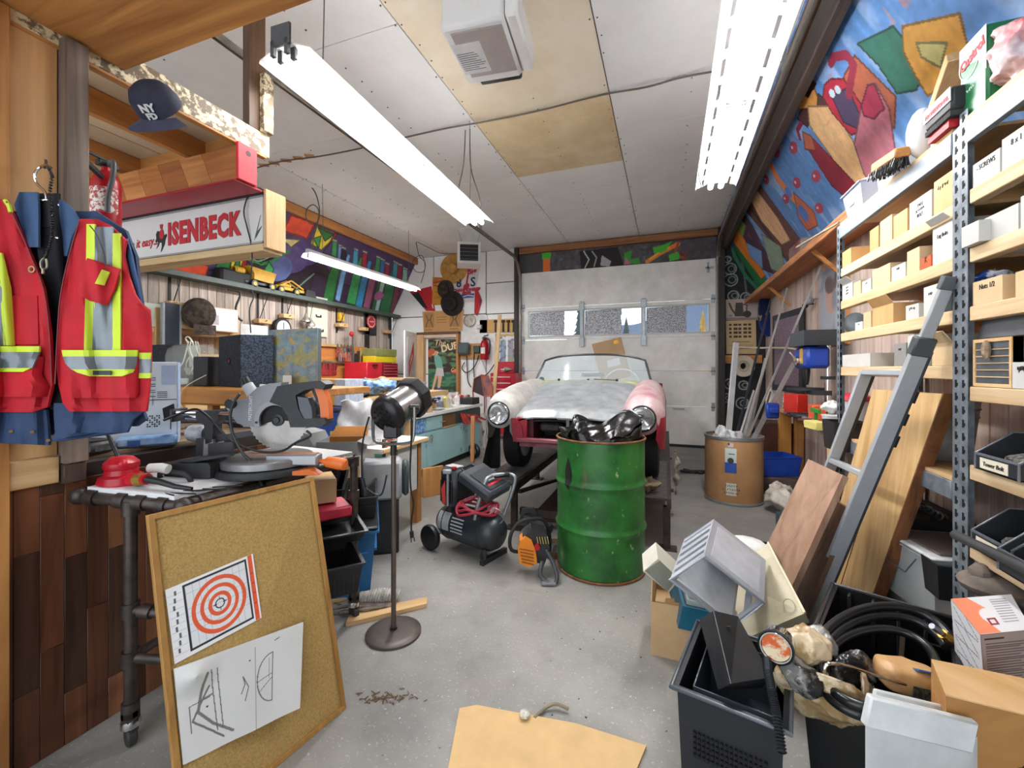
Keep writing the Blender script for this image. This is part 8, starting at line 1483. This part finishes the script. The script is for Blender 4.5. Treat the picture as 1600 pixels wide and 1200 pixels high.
OSB=wood('D8B682','B68C56','z',4);tp_=[(.885,2.64,.0),(.89,3.27,0),(1.035,2.89,1.22),(1.035,2.26,1.23)];x=slab('thick_plank_panel','thick laminated pine panel leaning behind the grey ladder','panel',tp_,.05,OSB)
ob('board_joint',G().bar((.888,2.96,.0),(1.034,2.58,1.22),.003,.006,up=(-1,0,0)),mat('7A5430',.8),x)
x.location.x+=.03
ob('dark_edge',G().hexa([Vector(tp_[0])+Vector((0,-.004,0)),Vector(tp_[0])+Vector((.052,.0,-.0)),Vector(tp_[3])+Vector((.052,0,0)),Vector(tp_[3])+Vector((0,-.004,0))]+[Vector(q)+Vector((k,-.010,0))for q,k in((tp_[0],0),(tp_[0],.052),(tp_[3],.052),(tp_[3],0))]),wood('8E5A30','4A2A18','z'),x)
slab('brown_plank','weathered reddish brown plank leaning on the ladder','board',[(.455,2.385,0),(.37,2.69,0),(.70,2.655,.857),(.792,2.47,.822)],.03,wood('B49078','8A6650','z',4));slab('dark_board','dark knotty board between the ladder and brown plank','board',[(.62,2.52,0),(.60,2.90,0),(.80,2.74,.66),(.82,2.48,.66)],.02,wood('7A5A48','4A3228','z',5))
vw=lambda px,py,tt:at(px,py,tt)
# silver drawer unit
Dp,Ap,Cp,Ep=vw(1100,868,1.72),vw(1115,811,1.98),vw(1194,942,1.72),vw(1047,905,1.68);a,b_,c=Ap-Dp,Cp-Dp,Ep-Dp
SV=mat('B4B8C0',.35,.15,var=.04);t=thing('drawer_unit','silver grey plastic drawer frame tipped on its side on the pile','drawer frame',Dp)
def BX(u0,u1,v0,v1,w0,w1):f=lambda u,v,w:a*u+b_*v+c*w;return[f(u0,v0,w0),f(u0,v1,w0),f(u1,v1,w0),f(u1,v0,w0),f(u0,v0,w1),f(u0,v1,w1),f(u1,v1,w1),f(u1,v0,w1)]
ob('top_panel',G().hexa(BX(0,1,0,1,0,.04)),SV,t);ob('top_inset',G().hexa(BX(.10,.90,.10,.90,-.012,-.001)),mat('CED2DA',.4),t);ob('bottom_panel',G().hexa(BX(.0,1,0,1,.96,1)),SV,t);ob('back_panel',G().hexa(BX(.96,1,.0,1,.04,.96)),SV,t)
g=G().hexa(BX(0,.10,0,.03,.04,.96)).hexa(BX(.90,1,0,.03,.04,.96))
for i in range(4):k=.18+i*.19;g.hexa(BX(k,k+.10,0,.03,.04,.96))
ob('slotted_side',g,SV,t);g=G().hexa(BX(0,.12,.97,1,.04,.96)).hexa(BX(.88,1,.97,1,.04,.96)).hexa(BX(.1,.9,.97,1,.4,.6));ob('slotted_side',g,SV,t);ob('front_rim',G().tube([Dp*0,b_,b_+c,c],.007,8,closed=True),mat('B4B9C4',.3,.2),t);ob('inner_tray',G().hexa(BX(.04,.94,.06,.94,.90,.95)),mat('E0E2E6',.4),t)
# beige metal case
sl_=lambda l:[vw(*p)for p in l];q=sl_([(1160,1000,1.75),(1258,958,1.72),(1200,848,2.05),(1128,900,2.10)]);n=(q[1]-q[0]).cross(q[3]-q[0]).normalized();n=n if n.z>0 else-n
t=thing('beige_case','thin beige metal case leaning behind the silver drawer frame','case',q[0]);z0=q[0];ob('case_body',G().hexa([p-z0 for p in q]+[p-z0-n*.045 for p in q]),mat('BEB49A',.4,.1,c2='A2967A',sc=5),t);m_=(q[1]*.72+q[2]*.12+q[0]*.14+q[3]*.02)-z0;ob('round_knockout',G().tube([m_+n*.002+(q[1]-q[0]).normalized()*.022*math.cos(R(k))+(q[2]-q[1]).normalized()*.03*math.sin(R(k))for k in range(0,360,24)],.0012,5,closed=True),mat('8A8068',.5),t);ob('case_edge',G().bar(q[1]-z0+n*.0,q[2]-z0,.008,.012,up=n),mat('E2D8B4',.5),t)
# small beige junction box
P0,PA,PB,PC=vw(1030,876,1.93),vw(1028,852,2.02),vw(1062,878,1.96),vw(1006,887,1.90);P0=vw(1028,873,1.90);a,b_=vw(1064,893,1.96)-P0,vw(1005,893,1.90)-P0;c=vw(1028,852,2.0)-P0
t=thing('small_white_case','small white metal box with grey front tipped against the drum','box',P0);e=vw(1008,905,1.86)-vw(1005,887,1.9)
q0,q1,q2,q3_=vw(1005,893,1.92),vw(1028,873,1.92),vw(1062,905,1.92),vw(1045,926,1.92);up_=vw(1028,851,2.03)-q1;f_=[q0,q3_,q2,q1]
ob('front',G().hexa([p-P0 for p in f_]+[p-P0+up_*1.0+FW*.03 for p in f_]),mat('CFCBBD',.4,var=.05),t);ob('grey_lid',G().hexa([p-P0-FW*.004 for p in[q0.lerp(q1,.1),q3_.lerp(q0,.06),q2.lerp(q1,.1),q1.lerp(q2,.08)]]+[p-P0-FW*.001 for p in[q0.lerp(q1,.1),q3_.lerp(q0,.06),q2.lerp(q1,.1),q1.lerp(q2,.08)]]),mat('8E8E80',.5),t)
# cardboard box and teal tote
t=thing('open_carton','open torn brown carton on the floor under the pile','box',(-.07,2.10,0),R(-2));ob('walls',G().tray(0,0,.30,.30,0,.25,.005),CARD,t);ob('torn_wall',G().prism([(0,.25),(.30,.25),(.30,.33),(.12,.335),(.10,.31),(0,.335)],.294,.30,'xz').prism([(0,.25),(.30,.25),(.30,.33),(.05,.34)],-.001,.005,'yz'),CARD,t);ob('torn_flap',G().prism([(.0,.25),(.06,.25),(.065,.275),(.10,.28),(.105,.262),(.22,.262),(.225,.25)],-.001,.005,'xz'),mat('B88E5E',.8),t);ob('inside_board',G().box(.01,.01,.16,.10,.28,.175),mat('D8B484',.8),t)
t=thing('teal_tote','teal plastic tote frame tilted inside the open carton','tote',(.13,2.16,.235),(R(10),R(8),R(10)));ob('tote_wall',G().tray(-.09,-.10,.15,.14,-.06,.055,.014),mat('1F6E8A',.35),t);ob('white_tray',G().tray(-.07,-.08,.13,.12,-.04,.075,.008),mat('C4CCC8',.4),t)
t=thing('black_tote_lid','black tote corner with green rim behind the silver frame','tote',vw(1165,868,2.35),0);t.location.z=.30;ob('wall',G().tray(-.10,-.1,.12,.1,-.30,.06,.005,.01),mat('1A4A3A',.4),t);ob('folded_cloth',G().sph((0,0,.07),.09,12,6,(1.2,1,.35)),mat('E4E4E2',.6,c2='C0C0BE',sc=9),t)
# crate, black channel
t=thing('vented_crate','black vented plastic crate in the near pile','crate',(.205,1.52,0),R(-14));ob('tub',G().tray(-.12,-.17,.12,.17,0,.385,.004,.015,.014),mat('23252A',.35),t);g=G()
for i in range(16):
 for k in range(5):g.box(-.09+i*.012,-.188,.26-k*.016,-.083+i*.012,-.181,.27-k*.016)
ob('vent_slots',g,mat('060607',.8,0,'flat'),t,kind='stuff');ob('rim_rail',G().tube([(-.15,-.20,.385),(.15,-.20,.385),(.15,.20,.385),(-.15,.20,.385)],.007,8,closed=True),mat('5A5F66',.35),t);ob('inner_liner',G().tray(-.10,-.14,.11,.15,.2,.37,.004),mat('4A5058',.4),t)
q=[vw(1093,968,1.50),vw(1115,954,1.42),vw(1153,963,1.52),vw(1130,975,1.62)];r_=[vw(1122,1078,1.30),vw(1142,1068,1.20),vw(1206,1058,1.30),vw(1190,1075,1.40)]
o_=q[1];t=thing('black_channel','long matte black metal box standing slanted in the vented crate','box',o_);ob('body',G().hexa([p-o_ for p in r_]+[p-o_ for p in q]),mat('2C2D30',.6,var=.12,c2='1E1F22',sc=6),t);ob('fold_line',G().tube([q[1]-o_,r_[1]-o_],.0015,5),mat('5A5C60',.5),t);ob('knockout',G().cb(q[1].lerp(q[2],.4)-o_+(r_[1]-q[1])*.25-FW*.004,(.012,.004,.02)),BLK,t)
# round gauge / filter can and conduit
o=vw(1212,1012,1.22);t=thing('air_filter_can','round steel can with rusty orange end face on the pile','can',o);ax=Vector((-.25,-.9,.12))+RT*-.1;ob('can',G().lathe([(.038,-.06),(.042,-.055),(.042,.0),(.040,.004),(.037,.004),(.036,-.004),(.001,-.004)],28,(0,0,0),ax),CHROME,t);ob('rusty_face',G().lathe([(.001,-.0005),(.0355,-.0005)],24,(0,0,0),ax),mat('D8C8A8',.7,0,'speck',c2='C85A24',sc=26),t);ob('black_ring',G().lathe([(.0425,-.012),(.046,-.006),(.046,.0),(.0425,.002)],28,(0,0,0),ax),BLK,t)
g=G();P_=[vw(1198,1025,1.24),vw(1200,1050,1.20),vw(1206,1080,1.16),vw(1214,1120,1.12),vw(1222,1180,1.06)]
for i in range(44):f=i/44*4;k=int(f);p=P_[k].lerp(P_[k+1],f-k);d=(P_[k+1]-P_[k]).normalized();g.lathe([(.009,-.003),(.0125,0),(.009,.003)],10,p,d)
one('flex_conduit','ribbed black flexible hose below the rusty round can','hose',g,mat('2C2E32',.3,.2))
# ribbed black tub with hoses
t=thing('ribbed_tub','big black ribbed plastic tub filled with hoses and bags','tub',(.735,1.74,0),R(-24));g=G().tray(-.20,-.33,.20,.33,0,.42,.006,.03,.02);ob('tub',g,mat('17181A',.3,var=.1),t);ob('rim',G().tube([(-.24,-.37,.415),(.24,-.37,.415),(.24,.37,.415),(-.24,.37,.415)],.010,8,closed=True),mat('2E3034',.3),t)
for i in range(6):x=-.19+i*.075;ob('wall_rib',G().box(x,.318,.05,x+.012,.352,.41,.004),mat('26282B',.3),t)
t=thing('inner_black_bin','smaller black bin standing inside the ribbed tub','bin',(.82,1.70,.012),R(-24));ob('tub',G().tray(-.10,-.14,.10,.14,0,.385,.005,.01,.008),mat('141416',.3),t)
def loop(n,lb,cx,cy,rx,ry,tt,r,tilt,k0,k1,m):
 P_=[vw(cx+rx*math.cos(R(a)),cy-ry*math.sin(R(a)),tt+tilt*math.sin(R(a)))for a in range(k0,k1,15)];return one(n,lb,'hose',G().tube(P_,r,10,sub=3),m)
HS=mat('1C1D20',.25,var=.1);loop('rubber_hose','outer loop of thick black rubber hose over the ribbed tub',1385,1035,112,88,1.30,.0145,.20,-35,335,HS);loop('rubber_hose','middle loop of thick black rubber hose nested within the outer',1385,1038,100,76,1.29,.0135,.19,20,300,HS);loop('rubber_hose','inner loop of thick black rubber hose',1376,1045,88,62,1.27,.0135,.17,-20,290,HS)
t=thing('brass_coupling','brass coupling on the end of the black hose','coupling',vw(1480,996,1.36));ob('collar',G().lathe([(.001,-.02),(.014,-.02),(.015,-.012),(.012,-.01),(.015,-.006),(.015,.01),(.010,.014),(.001,.014)],16,(0,0,0),vw(1490,1003,1.36)-vw(1470,988,1.36)),mat('C29A4A',.25,.9),t);ob('steel_tip',G().cyl(vw(1456,978,1.36)-t.location,vw(1470,988,1.36)-t.location,.009),STEEL,t)
FOAM=mat('D8B07A',.35,c2='B8885A',sc=9,bump=.2);t=thing('foam_bag','clear bag of tan bread like foam with black label','bag',vw(1420,1060,1.24),(0,R(8),R(10)));crumple(ob('foam',G().box(-.085,-.055,-.04,.085,.055,.045,.02),FOAM,t,ang=180),.16);ob('label',G().cb((.02,-.062,-.005),(.10,.003,.04)),mat('2A2A28',.4,0,'speck',c2='5A5A50',sc=90),t);ob('blue_print',G().cb((.03,-.03,.046),(.08,.03,.004),(R(-25),0,0)),mat('2E6EA8',.4),t)
PL=mat('8E8C88',.12,.3,'speck',c2='2A2A2C',sc=14,bump=.9);BG=mat('D6C2A2',.22,0,'speck',c2='A88C62',sc=9,bump=.5)
for k,(px,py,tt,r,s_,m,lb)in enumerate([(1262,1000,1.28,.06,(1,1,1.1),BG,'cream bag'),(1250,1050,1.22,.05,(1,.8,1.2),PL,'silvery plastic bag'),(1290,1085,1.22,.07,(1.5,.8,.7),BG,'tan wrapped pack'),(1335,1045,1.30,.06,(1.1,.8,1.0),PL,'shiny dark plastic bag'),(1355,1080,1.26,.045,(1.5,.8,.6),BG,'small tan pack'),(1285,1000,1.36,.05,(1,.8,1),PL,'crumpled clear wrap')]):
 one_soft('plastic_bag',lb+' '+['behind the rusty round can','below the rusty round can','at the front rim of the ribbed tub','inside the black hose loops','under the hose loops','left of the hose loops'][k],'bag',G().sph((0,0,0),r,13,9,(s_[0]*1.25,s_[1],s_[2]*.7)),m,vw(px,py+8,tt),(k*.3,k*.5,k))
one('steel_tube','bent thin steel tube across the hose pile','tube',G().tube([vw(*p)for p in[(1290,1066,1.20),(1288,1046,1.20),(1297,1037,1.20),(1330,1042,1.20),(1390,1062,1.20),(1462,1082,1.21)]],.0045,8,sub=4).cyl(vw(1290,1072,1.2),vw(1290,1052,1.2),.008),CHROME)
# boxes at the near right corner
q=[vw(1486,936,1.33),vw(1532,992,1.17),vw(1612,984,1.19),vw(1580,929,1.36)];dn=Vector((.012,-.0,-.19));o_=q[1];t=thing('printed_carton','white carton with orange top print at the lower right corner','box',o_)
ob('body',G().hexa([p-o_+dn for p in q]+[p-o_ for p in q]),mat('B8A49C',.6,var=.05),t);fq=quad(q[0]-o_+Z*.001,q[1]-o_+Z*.001,q[2]-o_+Z*.001,q[3]-o_+Z*.001)
ops=[('p',[(0,0),(1,0),(1,.5),(.6,.3),(.4,.55),(0,.3)],'E88A66'),('c',(.55,.5,.2),'E8E4E4'),('b',(.62,.38,.8,.58),'8A2A34'),('b',(.66,.42,.76,.54),'E8DCDC')]+[('b',(.1+k*.07,.7,.13+k*.07,1.05),'9A96A0')for k in range(10)]
paint('top_print',1,1.2,70,80,'E4E2E4',ops,fq,.45,parent=t);sf=quad(q[0]-o_+dn,q[1]-o_+dn,q[1]-o_,q[0]-o_);nn=-RT*.001
paint('side_print',1,2,40,80,'DCDCE0',[('l',[(.1+.8*((k*7)%3)/2,k*.16),(.9-.8*((k*5)%3)/2,k*.16+.25)],.03,'4A5464')for k in range(12)],lambda u,v:sf(u,v)+nn,.45,parent=t)
ff=quad(q[1]-o_+dn,q[2]-o_+dn,q[2]-o_,q[1]-o_);paint('front_print',2,2,60,80,'A89690',[('b',(.15,1.72-k*.07,1.9-.2*(k%3),1.745-k*.07),'4A3A36')for k in range(22)]+[('b',(.1,1.84,.9,1.90),'3A2A28')],lambda u,v:ff(u,v)-FW*.001,.5,parent=t)
q=[vw(1455,1032,1.10),vw(1478,1088,.98),vw(1640,1128,.98),vw(1600,1062,1.10)];dn=Vector((0,0,-.16));o_=q[1];t=thing('wooden_box','plain pale plywood box at the very front right corner','box',o_);ob('body',G().hexa([p-o_+dn for p in q]+[p-o_ for p in q]),wood('C08F54','A87440','x',3),t);ob('top_panel',G().hexa([p-o_+Z*.0005 for p in q]+[p-o_+Z*.004 for p in q]),wood('E2BC8C','C89C64','x',3),t)
t=thing('white_bin','white plastic bin edge at the bottom right of view','bin',vw(1430,1120,.98));ob('rim_front',G().bar(vw(1352,1108,.98)-t.location,vw(1520,1150,.96)-t.location,.02,.07,up=(0,0,1),b=.004).bar(vw(1362,1092,1.02)-t.location,vw(1540,1135,1.02)-t.location,.01,.05,up=(0,0,1),b=.003),mat('E0E3E3',.35),t);ob('bin_wall',G().hexa([p-t.location for p in(vw(1352,1300,.98),vw(1520,1330,.96),vw(1560,1300,1.08),vw(1400,1270,1.08),vw(1352,1115,.98),vw(1520,1155,.96),vw(1560,1135,1.08),vw(1400,1100,1.08))]),mat('D8DCDC',.35),t)
# low junk between pile and rack
a=vw(1495,905,1.75);one('black_post_bin','tall narrow black bin in front of the near steel post','bin',G().tray(-.05,-.05,.05,.05,0,.14,.004,.01),BP_,(a.x-.03,a.y,.40));a=vw(1540,905,1.66);one('black_tube','open black pipe end lying under the lower shelf','pipe',G().lathe([(.030,0),(.034,0),(.034,.3),(.030,.3),(.030,0)],20,(0,0,0),(.5,-.2,-.35)),mat('4A4644',.4,.3),a)
one('grey_batten','grey weathered batten leaning low behind the ribbed tub','board',G().bar((.80,2.85,.05),(1.02,2.28,.30),.07,.02),mat('9A948E',.7,c2='7A746E',sc=9))
one('workboot','worn grey brown boot on the tub behind the printed carton','boot',G().sph((0,0,.03),.06,12,8,(1.5,.8,.7)).box(-.06,-.03,.03,.0,.03,.10,.02),mat('7A6E64',.8,c2='5A5048',sc=14),vw(1550,928,1.5))
